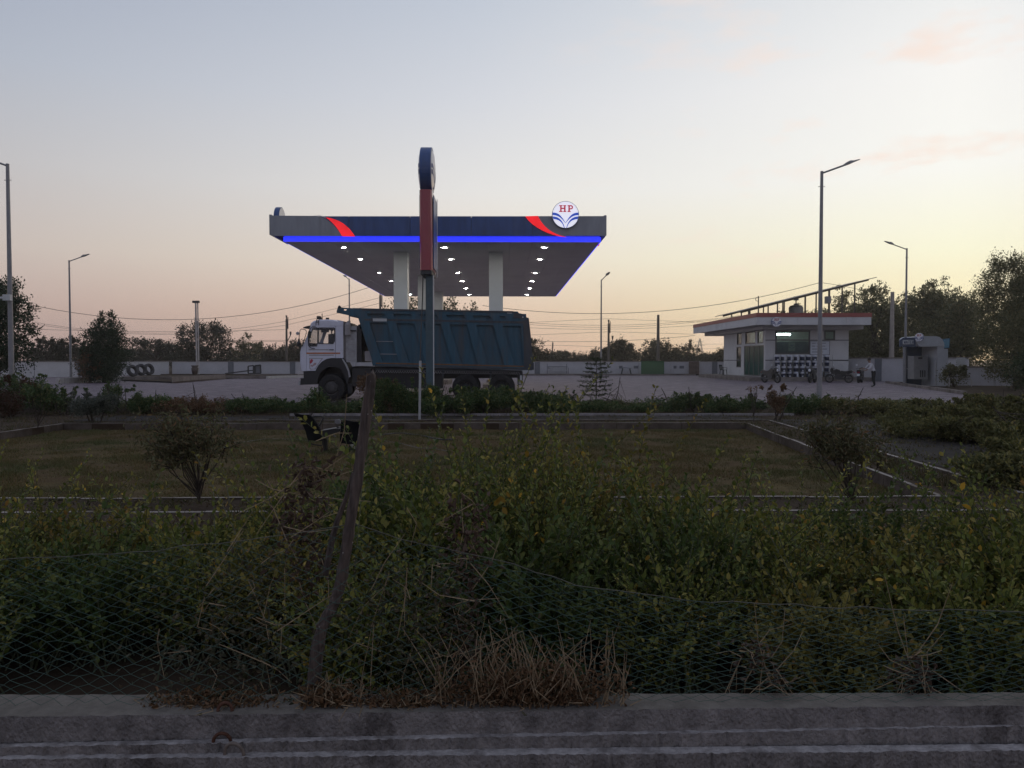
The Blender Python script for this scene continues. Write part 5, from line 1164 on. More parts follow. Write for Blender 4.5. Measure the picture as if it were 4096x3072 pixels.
# ------------------------------------------------------------------ things along the far wall
M_gpl = mat('plastic_dark', (.03, .04, .035), .5); M_gnet = glassmat('green_screen', (.25, .62, .30), .45, .4); M_gfr = mat('green_frame', (.02, .10, .04), .6)
def pl_chair(label, x, y, rz, m, z=0.16):
    t = thing('plastic_chair', label, 'chair', (x, y, z), rz, 'plastic chairs by the far wall')
    for sx, sy in ((-1, -1), (1, -1), (1, 1), (-1, 1)): MB().bar((sx * .24, sy * .22, 0), (sx * .20, sy * .19, .43 if sy < 0 else .43), .045).obj('leg', m, t, local=True)
    MB().box(-.23, .23, -.22, .22, .42, .46).obj('seat', m, t, local=True)
    b = MB(); b.plate([[(-.22, .44), (.22, .44), (.25, .88), (.15, .93), (-.15, .93), (-.25, .88)], [(-.12, .56), (-.12, .80), (-.04, .80), (-.04, .56)], [(.04, .56), (.04, .80), (.12, .80), (.12, .56)]], lambda u, v, t_: Vector((u, .20 + (v - .44) * .22 + t_, v)), 0, .03); b.obj('backrest', m, t, local=True)
    for s in (-1, 1): MB().tube([(s * .25, -.2, .43), (s * .26, -.2, .64), (s * .26, .05, .66), (s * .25, .26, .68)], .022, 5).obj('armrest', m, t, local=True)
    return t
Yc = 84.7
pl_chair('dark plastic chair on the left behind the green screen', D(2587, 1490, Yc).x, Yc + .1, .2, M_gpl)
pl_chair('dark plastic chair on the right behind the green screen', D(2628, 1490, Yc).x, Yc + .1, -.3, M_gpl)
q = D(2888, 1497, 66.5); pl_chair('dark plastic chair at the left corner of the sales building', 20.1, 71.8, 1.9, M_gpl, .3)
t = thing('plastic_table', 'small dark plastic table between the two chairs', 'table', (D(2608, 1490, Yc).x, Yc, .16)); MB().box(-.25, .25, -.2, .2, .5, .54).obj('tabletop', M_gpl, t, local=True)
for sx, sy in ((-1, -1), (1, -1), (1, 1), (-1, 1)): MB().bar((sx * .22, sy * .17, 0), (sx * .2, sy * .16, .5), .04).obj('leg', M_gpl, t, local=True)
a, b_ = D(2566, 1445, Yc - .4), D(2655, 1494, Yc - .4); t = thing('green_screen', 'translucent green net screen standing by the far wall', 'screen', (a.x, Yc - .4, .16))
MB().box(a.x + .04, b_.x - .04, Yc - .41, Yc - .40, .2, a.z - .04).obj('net', M_gnet, t)
for x in (a.x, b_.x): MB().bar((x, Yc - .4, .16), (x, Yc - .4, a.z), .07).obj('screen_post', M_gfr, t)
for z in (.2, a.z - .02): MB().bar((a.x, Yc - .4, z), (b_.x, Yc - .4, z), .07).obj('screen_rail', M_gfr, t)
t = thing('low_table', 'dark slant topped plastic stool by the far wall', 'stool', (D(2505, 1493, Yc).x, Yc, .16))
for sx, sy in ((-1, -1), (1, -1), (1, 1), (-1, 1)): MB().bar((sx * .52, sy * .2, 0), (sx * .38, sy * .17, .62 if sx < 0 else .55), .07).obj('leg', M_gpl, t, local=True)
MB().add([(-.45, -.25, .68), (.5, -.25, .56), (.5, .25, .56), (-.45, .25, .68), (-.45, -.25, .74), (.5, -.25, .62), (.5, .25, .62), (-.45, .25, .74)], [(0, 3, 2, 1), (4, 5, 6, 7), (0, 1, 5, 4), (1, 2, 6, 5), (2, 3, 7, 6), (3, 0, 4, 7)]).obj('stool_top', M_pier, t, local=True)
x0, x1 = D(2189, 1490, Yc).x, D(2276, 1490, Yc).x; t = thing('metal_bench', 'long metal bench with a pipe back against the far wall', 'bench', (x0, Yc, .16))
for x in (x0, x1 - .25): MB().bar((x, Yc, .16), (x, Yc, 1.25), .06).obj('leg', M_pier, t)
MB().bar((x0, Yc, .95), (x1 - .25, Yc, .95), .05).obj('back_rail', M_pier, t); MB().box(x0, x1 - .25, Yc - .4, Yc, .5, .55).obj('seat', M_boxg, t); MB().box(x0 + .05, x1 - .3, Yc + .02, Yc + .04, .56, .92).obj('back_panel', M_boxg, t); MB().tube([(x1 - .1, Yc - .3, .16), (x1 - .1, Yc - .3, .8), (x1 - .2, Yc - .1, .95)], .03, 6).obj('arm_pipe', M_pier, t)
t = thing('rusty_gate_leaf', 'brown rusty sheet gate leaf in the far wall', 'gate', (D(2776, 1495, 85.3).x, 85.3, .1)); MB().box(-.55, .55, -.03, .03, 0, 1.35).obj('gate_sheet', mat('rust_sheet', (.13, .10, .085), .8, var=.3, scale=3), t, local=True); MB().bar((.6, -.02, 0), (.6, -.02, 1.45), .08).obj('gate_post', M_kerbw, t, local=True)

# ------------------------------------------------------------------ left side: tyres, planters, drum, urn, frame
Z6 = lambda x, y: (480 + x * .28029, 1420 + y * .28029)
def tyre(label, px, py, Y, r, w, yaw, tilt):
    c = D(*Z6(px, py), Y); t = thing('old_tyre', label, 'tyre', (c.x, Y, c.z - r), yaw, 'old truck tyres leaning in a row')
    o = MB().lathe([(r * .58, -w * .42), (r * .66, -w * .5), (r * .9, -w * .48), (r, -w * .36), (r, w * .36), (r * .9, w * .48), (r * .66, w * .5), (r * .58, w * .42), (r * .6, 0), (r * .58, -w * .42)], (0, 0, 0), 'y', n=28).obj('tyre_carcass', M_tyg, t, local=True, smooth=True)
    o.location = (0, 0, r); o.rotation_euler = (0, tilt * 0, 0); o.rotation_euler = (tilt, 0, 0)
M_tyg = mat('dusty_rubber', (.055, .055, .06), .9, var=.2, scale=5, bump=.3, bscale=30)
tyre('old grey truck tyre leaning leftmost of the three', 180, 225, 66, .5, .32, 1.1, -.35)
tyre('old grey truck tyre in the middle of the leaning row', 300, 210, 67, .5, .32, 1.1, -.30)
tyre('old grey truck tyre at the right end of the leaning row', 410, 205, 68, .5, .32, 1.15, -.25)
M_plr = mat('planter_render', (.20, .17, .155), .85, var=.2, scale=2, col2=(.13, .11, .10))
pts = [G(*Z6(742, 405), 0), G(*Z6(1490, 345), 0)]
t = thing('planter_wall', 'low rendered planter wall curving before the white pole', 'planter', pts[0])
a_, b_ = pts; k = 10; prev = None
for i in range(k):
    s0_, s1_ = i / k, (i + 1) / k; f = lambda s: Vector((a_.x + (b_.x - a_.x) * s, a_.y + (b_.y - a_.y) * s + 1.0 * math.sin(s * math.pi) * -.4, 0))
    p, q = f(s0_), f(s1_); MB().add([p, q, q + Vector((0, .25, 0)), p + Vector((0, .25, 0))] + [v + Vector((0, 0, .46 - .05 * s0_)) for v in (p, q, q + Vector((0, .25, 0)), p + Vector((0, .25, 0)))], [(0, 3, 2, 1), (4, 5, 6, 7), (0, 1, 5, 4), (1, 2, 6, 5), (2, 3, 7, 6), (3, 0, 4, 7)]).obj('planter_segment', M_plr, t)
mb = MB(); mb.add([(-34.5, 66, .1), (a_.x + .2, a_.y + .3, .1), (b_.x, b_.y + .3, .1), (-13, 84, .1), (-36, 84, .1)], [(0, 1, 2, 3, 4)]); tag(mb.obj('planter_soil', M_soil), kind='structure')
kerb_run('planter_kerb', 'dark grey stone kerb in front of the leaning tyres', (G(*Z6(20, 372)).x, G(*Z6(20, 372)).y), (G(*Z6(740, 365)).x, G(*Z6(740, 365)).y), .25, .36, -.03, .95, M_kerb, .05, seed=21)
kerb_run('planter_kerb', 'stone kerb right of the rendered planter wall', (G(*Z6(1492, 342)).x, G(*Z6(1492, 342)).y), (G(*Z6(2100, 338)).x, G(*Z6(2100, 338)).y), .25, .3, -.03, 1.2, M_kerb, .03, seed=22)
kerb_run('planter_kerb', 'pale kerb running behind the truck front', (G(*Z6(2100, 340)).x, G(*Z6(2100, 340)).y), (-16, 84.0), .22, .26, -.03, 1.2, M_kerbw, .03, seed=23)
L5 = lambda x, y: (x * .54250, 950 + y * .54250)
kerb_run('white_kerb', 'whitewashed kerb stones below the left boundary wall', (G(*L5(425, 1078)).x, G(*L5(425, 1078)).y), (G(*L5(890, 1058)).x, G(*L5(890, 1058)).y), .3, .42, -.03, .5, M_kerbw, .05, seed=24)
c = D(*L5(765, 1032), 60); t = thing('green_drum', 'dull green drum under the dense tree on the left', 'drum', (c.x, 60, 0)); MB().lathe([(.001, 0), (.36, 0), (.37, .02), (.36, .3), (.38, .32), (.36, .34), (.36, .6), (.38, .62), (.36, .64), (.36, .9), (.33, .92), (.33, .88), (.001, .86)], (0, 0, .1), n=18).obj('drum_body', mat('drum_green', (.07, .12, .11), .6, var=.2), t, local=True, smooth=True)
c = D(*Z6(1070, 285), 74); t = thing('brown_urn', 'dark brown urn shaped bin beside the pale pole', 'urn', (c.x, 74, c.z)); MB().lathe([(.001, 0), (.2, 0), (.28, .3), (.32, .62), (.24, .72), (.34, .86), (.32, .9), (.24, .84), (.001, .8)], (0, 0, 0), n=16).obj('urn_body', mat('urn_brown', (.06, .042, .036), .7), t, local=True, smooth=True)
Yg = 80; t = thing('scrap_metalwork', 'dark welded metal frame lying against the far wall', 'metal frame', D(*Z6(1920, 260), Yg))
for p, q in (((1830, 160), (1830, 262)), ((1905, 150), (1905, 262)), ((1830, 160), (1905, 150)), ((1830, 225), (1905, 220)), ((1925, 152), (2005, 142)), ((2005, 142), (2010, 262)), ((1925, 152), (1925, 262)), ((1830, 262), (2010, 262)), ((1500, 265), (1830, 225))): MB().bar(D(*Z6(*p), Yg), D(*Z6(*q), Yg), .12).obj('frame_bar', M_dark, t)
MB().plate([[Z6(1930, 155), Z6(2000, 148), Z6(2004, 258), Z6(1930, 258)]], XZ(Yg), .03, .05).obj('frame_sheet', M_pier, t)

# ------------------------------------------------------------------ broken office chairs on the lawn
Z8b = lambda x, y: (1150 + x * .15823, 1620 + y * .15823)
YO = 17.2; OF = XZ(YO); m8 = lambda pts: [Z8b(*p) for p in pts]
M_fab = mat('mesh_fabric', (.006, .006, .007), .9, var=.3); M_chb = mat('chair_black', (.01, .01, .011), .4); M_chg = mat('chair_grey', (.16, .155, .16), .5)
def curved(name, pts, t0, t1, bulge, m, par):
    o = MB(); q = m8(pts); o.plate([q], lambda u, v, t_: D(u, v, YO) + Vector((0, t_ , 0)), t0, t1); return o.obj(name, m, par)
t = thing('office_chair', 'broken black office chair on the lawn, its tall mesh back leaning left', 'office chair', D(*Z8b(960, 1200), YO)); ch1 = t
bk_ = curved('backrest', [(170, 205), (230, 205), (330, 238), (400, 245), (550, 240), (600, 270), (720, 420), (810, 560), (850, 650), (880, 780), (890, 900), (760, 905), (650, 890), (545, 880), (510, 820), (480, 680), (430, 560), (350, 400), (280, 320), (210, 270)], -.06, .02, 0, M_fab, t)
MB().tube([D(*Z8b(*p), YO - .02) for p in ((170, 205), (280, 320), (350, 400), (430, 560), (480, 680), (515, 830), (550, 935))], .014, 6).obj('back_frame', M_chb, t)
MB().tube([D(*Z8b(*p), YO - .02) for p in ((550, 935), (560, 965), (660, 1000), (860, 1025), (890, 1000), (885, 880))], .014, 6).obj('lower_frame', M_chb, t)
MB().tube([D(*Z8b(*p), YO + .25) for p in ((640, 310), (700, 285), (850, 288), (905, 315), (870, 400), (800, 530))], .018, 6).obj('armrest', M_chb, t)
curved('seat', [(830, 650), (1180, 590), (1360, 590), (1360, 650), (1270, 690), (1150, 720), (900, 790), (860, 740)], -.1, .42, 0, M_chb, t)
MB().tube([D(*Z8b(950, 780), YO + .15), D(*Z8b(960, 1170), YO + .15)], [.055, .05], 10).obj('gas_column', M_chb, t)
c = D(*Z8b(960, 1180), YO + .15)
for k in range(5):
    a = 2 * math.pi * k / 5 + .3; e = c + Vector((.27 * math.cos(a), .27 * math.sin(a), -.05)); MB().tube([c, e], [.03, .018], 6).obj('base_arm', M_chb, t)
    MB().lathe([(.001, -.02), (.03, -.02), (.03, .02), (.001, .02)], e + Vector((0, 0, -.035)), 'y', n=10).obj('castor', M_chg, t)
MB().tube([D(*Z8b(1165, 730), YO), D(*Z8b(1180, 790), YO), D(*Z8b(1225, 790), YO)], .02, 6).obj('tilt_lever', M_chg, t)
t = thing('office_chair', 'second broken black office chair on the lawn, square back beside the post', 'office chair', D(*Z8b(1500, 1150), YO))
curved('backrest', [(1362, 425), (1400, 415), (1460, 372), (1560, 395), (1700, 420), (1850, 430), (1850, 960), (1700, 985), (1560, 985), (1440, 965), (1345, 965), (1330, 900), (1350, 600)], -.05, .03, 0, M_fab, t)
MB().tube([D(*Z8b(*p), YO - .03) for p in ((1332, 960), (1338, 1020), (1400, 1085), (1540, 1130), (1700, 1115))], .013, 6).obj('lower_frame', M_chb, t)
curved('seat', [(1580, 990), (1640, 1060), (1710, 1090), (1710, 1125), (1640, 1120), (1590, 1060)], -.1, .4, 0, M_chb, t)
MB().plate([m8([(1170, 385), (1255, 375), (1300, 395), (1300, 480), (1240, 490), (1170, 470)])], OF, .1, .2).obj('armrest_pad', M_chg, t)
MB().tube([D(*Z8b(1255, 480), YO + .15), D(*Z8b(1255, 560), YO + .15), D(*Z8b(1360, 600), YO + .1)], .018, 6).obj('armrest', M_chb, t)
c = D(*Z8b(1280, 1150), YO + .3); MB().tube([D(*Z8b(1400, 1085), YO + .1), c], .025, 6).obj('column', M_chb, t)
for k in range(5):
    a = 2 * math.pi * k / 5 - .2; e = c + Vector((.26 * math.cos(a), .26 * math.sin(a), -.05)); MB().tube([c, e], [.03, .018], 6).obj('base_arm', M_chg, t); MB().lathe([(.001, -.02), (.03, -.02), (.03, .02), (.001, .02)], e + Vector((0, 0, -.03)), 'y', n=10).obj('castor', M_chb, t)
def hose(label, pts, r, m, z=-.375):
    q = [G(x, y, z) for x, y in pts]; o = MB().tube(q, r, 6).obj('hose', m, None, loc=q[0]); tag(o, label, 'hose', 'hoses on the lawn')
M_hosep = mat('hose_pale', (.14, .13, .11), .6)
ZC = lambda x, y: (1100 + x * .45208, 1450 + y * .45208)
hose('black hose end lying on the lawn right of the post', [ZC(*p) for p in ((950, 640), (1050, 628), (1130, 625), (1200, 635), (1290, 645), (1400, 670), (1480, 682), (1550, 682), (1590, 672))], .018, M_blk)
hose('thin pale hose crossing the lawn right of the post', [ZC(*p) for p in ((830, 665), (960, 690), (1130, 720), (1260, 755), (1400, 760), (1530, 785))], .007, M_hosep)
hose('thin pale hose crossing the lawn left of the office chairs', [(520, 1740), (700, 1745), (850, 1760), (950, 1772), (1060, 1755), (1180, 1757), (1240, 1765)], .007, M_hosep)
# ------------------------------------------------------------------ trees
M_bark = mat('bark', (.06, .048, .04), .9, var=.3, scale=12, bump=.5, bscale=40)
LM = {
    'dark': leafmat('leaf_dark', [(0, (0.0234, 0.039, 0.0156)), (.5, (0.039, 0.0598, 0.0234)), (1, (0.065, 0.0845, 0.0364))], .12),
    'deep': leafmat('leaf_deep', [(0, (.012, .03, .012)), (.5, (.022, .045, .018)), (1, (.04, .065, .03))], .12),
    'olive': leafmat('leaf_olive', [(0, (0.07906, 0.08625, 0.04025)), (.5, (0.1294, 0.1294, 0.06037)), (1, (0.2012, 0.1796, 0.08625))], .25),
    'far': leafmat('leaf_far', [(0, (.03, .032, .02)), (.5, (.045, .046, .027)), (1, (.07, .066, .04))], .2),
    'brown': leafmat('leaf_brown', [(0, (0.084, 0.04704, 0.0252)), (.5, (0.1428, 0.084, 0.04368)), (1, (0.2184, 0.126, 0.0672))], .25),
    'shrub': leafmat('leaf_shrub', [(0, (0.02975, 0.06375, 0.02125)), (.45, (0.0595, 0.1063, 0.034)), (.8, (0.1063, 0.1445, 0.051)), (1, (0.1806, 0.1806, 0.06375))], .2),
    'grey': leafmat('leaf_grey', [(0, (0.05625, 0.07125, 0.05625)), (.5, (0.09375, 0.1087, 0.08438)), (1, (0.15, 0.1594, 0.1219))], .2),
    'red': leafmat('leaf_red', [(0, (.05, .03, .016)), (.5, (.085, .032, .02)), (1, (.07, .06, .03))], .2),
    'twig': leafmat('leaf_twig', [(0, (0.08438, 0.0675, 0.03375)), (.4, (0.1013, 0.1046, 0.04725)), (.8, (0.1519, 0.135, 0.0675)), (1, (0.2025, 0.1181, 0.05906))], .25),
    'hedge2': leafmat('leaf_hedge_green', [(0, (0.042, 0.07, 0.0196)), (.5, (0.084, 0.119, 0.0308)), (1, (0.154, 0.168, 0.049))], .28),
    'hedge3': leafmat('leaf_hedge_gold', [(0, (0.1001, 0.09724, 0.02288)), (.5, (0.1859, 0.1645, 0.04004)), (.9, (0.2717, 0.2217, 0.0572)), (1, (0.286, 0.1573, 0.0429))], .3),
    'yellow': leafmat('leaf_yellow', [(0, (0.072, 0.08, 0.0288)), (.5, (0.128, 0.1312, 0.048)), (.85, (0.192, 0.176, 0.064)), (1, (0.256, 0.208, 0.072))], .25),
    'hedge': leafmat('leaf_hedge', [(0, (0.07399, 0.09514, 0.02115)), (.35, (0.1268, 0.1522, 0.03383)), (.65, (0.2008, 0.2071, 0.0465)), (.88, (0.2749, 0.2432, 0.06342)), (.985, (0.3383, 0.2749, 0.07399)), (1, (0.6343, 0.3594, 0.04228))], .28, .38),
}
def crown_points(rs, n, lobes, hollow=.35):
    """points spread in small clumps over the lobes (cx, cy, cz, rx, ry, rz)"""
    w = np.array([l[3] * l[4] * l[5] for l in lobes]) ** .67; w /= w.sum()
    k = max(8, int(n / (26 if n < 15000 else 60))); li = rs.choice(len(lobes), k, p=w); L = np.array(lobes)[li]
    u = rs.normal(size=(k, 3)); u /= np.linalg.norm(u, axis=1, keepdims=True); rad = rs.uniform(hollow, 1.0, k) ** .5
    rad *= 1 + .07 * rs.normal(size=k)
    C = L[:, :3] + u * L[:, 3:] * rad[:, None]
    ci = rs.randint(0, k, n); sp = np.minimum(L[ci, 3:].mean(1) * .17, .26 if n < 15000 else .19)[:, None]
    return C[ci] + rs.normal(size=(n, 3)) * sp, C
def plant(name, label, cat, loc, lobes, n, ls, kind, seed, trunk=.12, group=None, stems=1, limbs=10, simple=True, wr=.5, bare=0, up=.25, sw=0.0):
    rs = np.random.RandomState(seed); t = thing(name, label, cat, loc, 0, group)
    P, C = crown_points(rs, n, lobes); P = P[P[:, 2] > .02]; m = len(P)
    ctr = np.array([np.mean([l[i] for l in lobes]) for i in range(3)])
    Dr = norm(P - ctr) * .7 + rs.normal(size=(m, 3)) * .8 + np.array([0, 0, up]); N = rs.normal(size=(m, 3)) + np.array([0, 0, .8])
    L = ls * rs.uniform(.6, 1.35, m)
    fo = leaves('foliage', P, Dr, N, L, wr, LM[kind], t, .15, simple); fo['kind'] = 'stuff'
    zb_ = min(l[2] - l[5] for l in lobes); paths = []
    for s in range(stems):
        b = np.array([rs.normal() * .12 * (stems > 1), rs.normal() * .12 * (stems > 1), -.05]); top = ctr * np.array([1, 1, .85]) + rs.normal(size=3) * .12 * (1 if stems == 1 else 2.5)
        mid = b * .5 + top * .5 + rs.normal(size=3) * .08
        paths.append(([b, mid, top], [trunk * 1.15, trunk * .85, trunk * .45]))
        for j in range(limbs):
            e = C[rs.randint(len(C))]; st = mid * rs.uniform(0, .8) + top * 1.0; st = b + (top - b) * rs.uniform(.4, .95)
            paths.append(([st, (st + e) / 2 + rs.normal(size=3) * .1, e], [trunk * .4, trunk * .25, trunk * .1]))
    tubes_np('trunk', paths, M_bark, t, 5)
    if bare:
        pb = []
        for j in range(bare):
            e = C[rs.randint(len(C))]; q = e + norm((e - ctr)[None] + np.array([[0, 0, .6]]))[0] * rs.uniform(.3, .8) * lobes[0][5] * .4; pb.append(([e, (e + q) / 2 + rs.normal(size=3) * .05, q], [.02 + ls * .05, .015 + ls * .03, .006]))
        tubes_np('twigs', pb, M_bark, t, 3)
    return t
def tree_px(label, x0, x1, ytop, ybot, Y, kind, n, ls, seed, shape='round', name='tree', z0=-.04, group='trees behind the wall', depth=None, trunk=None, up=.25, bare=0):
    """place a tree from its outline in the photograph at distance Y"""
    cx = (D(x0, HOR, Y).x + D(x1, HOR, Y).x) / 2; w = (x1 - x0) / F * Y / 2; H = (D(0, ytop, Y).z - z0) * 1.03; zb_ = max(.15, (D(0, ybot, Y).z - z0) * .8); w *= 1.12; dp = depth or w
    rs = np.random.RandomState(seed + 900); lobes = []
    if shape == 'round':
        for i in range(7):
            a = rs.uniform(0, 6.28); r = rs.uniform(.25, .62); zc = zb_ + (H - zb_) * rs.uniform(.3, .78)
            lobes.append((w * r * math.cos(a), dp * r * math.sin(a), zc, w * .45, dp * .45, (H - zb_) * .26))
        lobes.append((0, 0, zb_ + (H - zb_) * .5, w * .85, dp * .8, (H - zb_) * .46)); lobes.append((w * rs.uniform(-.2, .2), 0, H - (H - zb_) * .2, w * .5, dp * .4, (H - zb_) * .2))
    elif shape == 'cone':
        for f, r in ((.1, .8), (.27, .98), (.45, .98), (.62, .86), (.78, .64), (.9, .36)):
            lobes.append((rs.uniform(-.08, .08) * w, 0, zb_ + (H - zb_) * f, w * r * .9, dp * r * .9, (H - zb_) * .15))
        lobes.append((0, 0, zb_ + (H - zb_) * .4, w * .7, dp * .7, (H - zb_) * .4))
    elif shape == 'umbrella':
        for i in range(6):
            lobes.append((w * rs.uniform(-.65, .65), dp * rs.uniform(-.4, .4), H - (H - zb_) * rs.uniform(.18, .45), w * .42, dp * .4, (H - zb_) * .14))
    elif shape == 'spiky':
        for i in range(12):
            fx = rs.uniform(-.8, .8); lobes.append((w * fx, dp * rs.uniform(-.5, .5), zb_ + (H - zb_) * (.86 - .3 * abs(fx)) * rs.uniform(.7, 1.06), w * .22, dp * .25, (H - zb_) * .17))
        lobes.append((0, 0, zb_ + (H - zb_) * .42, w * .95, dp * .75, (H - zb_) * .42))
    return plant(name, label, 'tree', (cx, Y, z0), lobes, n, ls, kind, seed, trunk or max(.07, w * .07), group, bare=bare, up=up)
TR = tree_px
TR('large dense tree at the left edge behind the lamp post', -170, 156, 1132, 1520, 46, 'deep', 26000, .15, 1, 'round')
TR('dense cone shaped dark green tree on the left by the tyres', 328, 512, 1262, 1522, 57, 'deep', 24000, .13, 2, 'cone')
TR('small orange brown bush tree left of the cone shaped tree', 308, 405, 1415, 1525, 56, 'brown', 1600, .14, 3, 'round')
TR('bushy tree behind the left wall between the two near trees', 110, 250, 1342, 1470, 88, 'far', 3000, .26, 4, 'spiky')
TR('thin tree behind the left lamp post', 235, 345, 1345, 1470, 90, 'far', 2500, .26, 5, 'spiky')
TR('flat topped tree behind the wall left of the pale pole', 515, 725, 1350, 1460, 105, 'far', 2600, .28, 6, 'umbrella')
TR('low bushy tree under the flat topped tree', 510, 760, 1395, 1470, 112, 'far', 4200, .28, 7, 'round')
TR('round crowned tree behind the pale pole', 715, 935, 1288, 1470, 104, 'far', 7000, .28, 8, 'round')
TR('pale feathery tree right of the round crowned tree', 925, 1062, 1343, 1470, 118, 'olive', 3000, .28, 9, 'spiky')
TR('low dark tree behind the wall left of the dark power pole', 1040, 1150, 1385, 1470, 115, 'far', 2600, .28, 10, 'round')
TR('dark tree behind the truck cab mirror', 1150, 1260, 1362, 1470, 108, 'far', 2600, .26, 11, 'round')
TR('airy tree behind the canopy columns, left half', 1520, 1760, 1193, 1430, 92, 'dark', 5200, .26, 12, 'round')
TR('airy tree behind the canopy columns, right half', 1700, 1945, 1190, 1430, 94, 'dark', 5000, .26, 13, 'spiky')
TR('dark rounded tree behind the truck tail', 2080, 2198, 1362, 1470, 106, 'far', 3600, .26, 14, 'round')
TR('small umbrella shaped tree by the small distant pole', 2195, 2300, 1403, 1458, 150, 'far', 1800, .34, 15, 'umbrella')
TR('spreading tree behind the far lamp post', 2360, 2470, 1385, 1470, 115, 'far', 3000, .27, 16, 'spiky')
TR('wide round tree behind the power pole by the tail', 2430, 2545, 1364, 1470, 112, 'far', 4200, .27, 17, 'round')
TR('round tree behind the thick plain pole', 2558, 2690, 1366, 1470, 112, 'far', 4200, .27, 18, 'round')
TR('low tree between the thick pole and the open crowned tree', 2660, 2730, 1396, 1470, 118, 'far', 1800, .27, 19, 'spiky')
TR('open crowned tree left of the lattice tower', 2696, 2792, 1362, 1460, 116, 'far', 2000, .24, 20, 'spiky')
TR('small round tree left of the sales building', 2815, 2865, 1410, 1470, 130, 'far', 1200, .3, 21, 'round')
TR('dark tree cut off by the sales building wall', 2850, 2960, 1402, 1470, 112, 'far', 2000, .27, 22, 'round')
TR('low tree line bush behind the green screen', 2250, 2420, 1428, 1470, 170, 'far', 2200, .4, 23, 'round')
TR('far low trees left of the lattice tower', 2690, 2980, 1430, 1460, 210, 'far', 2600, .5, 24, 'round')
TR('far low trees in the middle distance behind the truck', 1900, 2300, 1424, 1460, 230, 'far', 3400, .5, 25, 'round')
TR('far low trees behind the left wall', 820, 1260, 1418, 1462, 160, 'far', 4200, .4, 26, 'round')
# big trees behind the sales building and the booth
TR('tree behind the roof, under the low end of the solar panels', 3060, 3290, 1226, 1470, 92, 'olive', 4600, .26, 30, 'spiky', bare=30)
TR('tree behind the roof, under the high end of the solar panels', 3230, 3480, 1172, 1470, 90, 'olive', 7000, .26, 31, 'spiky', bare=40)
TR('tall feathery tree behind the pale cement pole', 3390, 3640, 1138, 1490, 78, 'olive', 9000, .24, 32, 'spiky', bare=60)
TR('tall feathery tree behind the right lamp post', 3560, 3780, 1135, 1490, 76, 'olive', 9000, .24, 33, 'spiky', bare=60)
TR('tallest feathery tree right of the lamp post with bare twigs on top', 3680, 3900, 1095, 1490, 74, 'olive', 9500, .23, 34, 'spiky', bare=90)
TR('low leafy tree behind the white wall by the cement pole', 3400, 3640, 1290, 1470, 80, 'olive', 5500, .24, 35, 'round')
TR('low leafy tree behind the water booth', 3640, 3900, 1280, 1500, 72, 'olive', 6500, .23, 36, 'round')
TR('big bushy tree at the right edge reaching the ground', 3880, 4260, 1030, 1540, 46, 'olive', 42000, .12, 37, 'round')
TR('lower leafy bush under the big tree at the right edge', 3910, 4300, 1250, 1560, 44, 'olive', 26000, .11, 38, 'round')
TR('dark shrub in front of the low white wall at the right edge', 4030, 4300, 1420, 1585, 36, 'dark', 6000, .12, 39, 'round')
TR('weeds growing beside the white pipe rail', 3770, 3870, 1455, 1545, 47.8, 'olive', 2600, .12, 40, 'spiky', name='weed_bush', group='weeds by the booth')

for i, (a, b_, yt_, Y) in enumerate(((3340, 3560, 1215, 96), (3480, 3720, 1190, 94), (3640, 3860, 1185, 92), (3760, 3960, 1200, 70), (3300, 3480, 1300, 100))):
    TR(('dense tree filling the gap behind the roof end', 'dense tree behind the pale cement pole, further back', 'dense tree behind the right lamp post, further back', 'dense tree between the feathery trees and the big right tree', 'low dense tree right behind the building wall')[i], a, b_, yt_, 1500, Y, 'olive', 8500, .26, 240 + i, 'round')
for i, (a, b_, yt_) in enumerate(((60, 420, 1392), (380, 700, 1400), (660, 960, 1392), (900, 1200, 1398), (1140, 1480, 1402), (2060, 2330, 1418), (2320, 2580, 1400), (2520, 2800, 1404), (2760, 3000, 1420))):
    TR(('wide low trees behind the left end of the wall', 'wide low trees behind the flat topped tree', 'wide low trees under the round crowned tree', 'wide low trees under the pale feathery tree', 'wide low trees behind the truck cab', 'wide low trees right behind the truck tail', 'wide low trees behind the far lamp post', 'wide low trees around the thick plain pole', 'wide low trees at the corner of the building')[i], a, b_, yt_, 1470, 126, 'far', 5200, .32, 260 + i, 'round', depth=4)
# ------------------------------------------------------------------ shrubs between the lawn and the yard
def shrub(label, x0, x1, ytop, Y, kind, n, ls, seed, z0=GZ, name='shrub', group='shrubs between the lawn and the yard', spiky=.3, simple=True, ybot=None, depth=None, up=.6):
    cx = (D(x0, HOR, Y).x + D(x1, HOR, Y).x) / 2; w = (x1 - x0) / F * Y / 2 * 1.22; H = (D(0, ytop, Y).z - z0) * 1.02; n = int(n * 2.0); ls = ls * .9; rs = np.random.RandomState(seed + 500); lobes = []; zb_ = 0.02 if ybot is None else D(0, ybot, Y).z - z0
    dp = depth or min(w, .9)
    for i in range(max(4, int(6 * w / max(H, .4)))):
        lobes.append((w * rs.uniform(-.75, .75), dp * rs.uniform(-.5, .5), zb_ + (H - zb_) * rs.uniform(.25, .72), w * .3, dp * .45, (H - zb_) * rs.uniform(.22, .34)))
    for i in range(int(3 * spiky * 10)):
        lobes.append((w * rs.uniform(-.85, .85), dp * rs.uniform(-.4, .4), zb_ + (H - zb_) * rs.uniform(.75, .95), w * .05 + .03, .06, (H - zb_) * rs.uniform(.06, .16)))
    return plant(name, label, 'shrub', (cx, Y, z0), lobes, n, ls, kind, seed, .02, group, stems=4, limbs=6, simple=simple, up=up)
S = shrub
S('reddish shrub at the left edge below the lamp post', -60, 95, 1512, 25.5, 'red', 2600, .075, 60)
S('green shrub at the left edge behind the reddish shrub', -40, 180, 1500, 27, 'shrub', 3200, .08, 61)
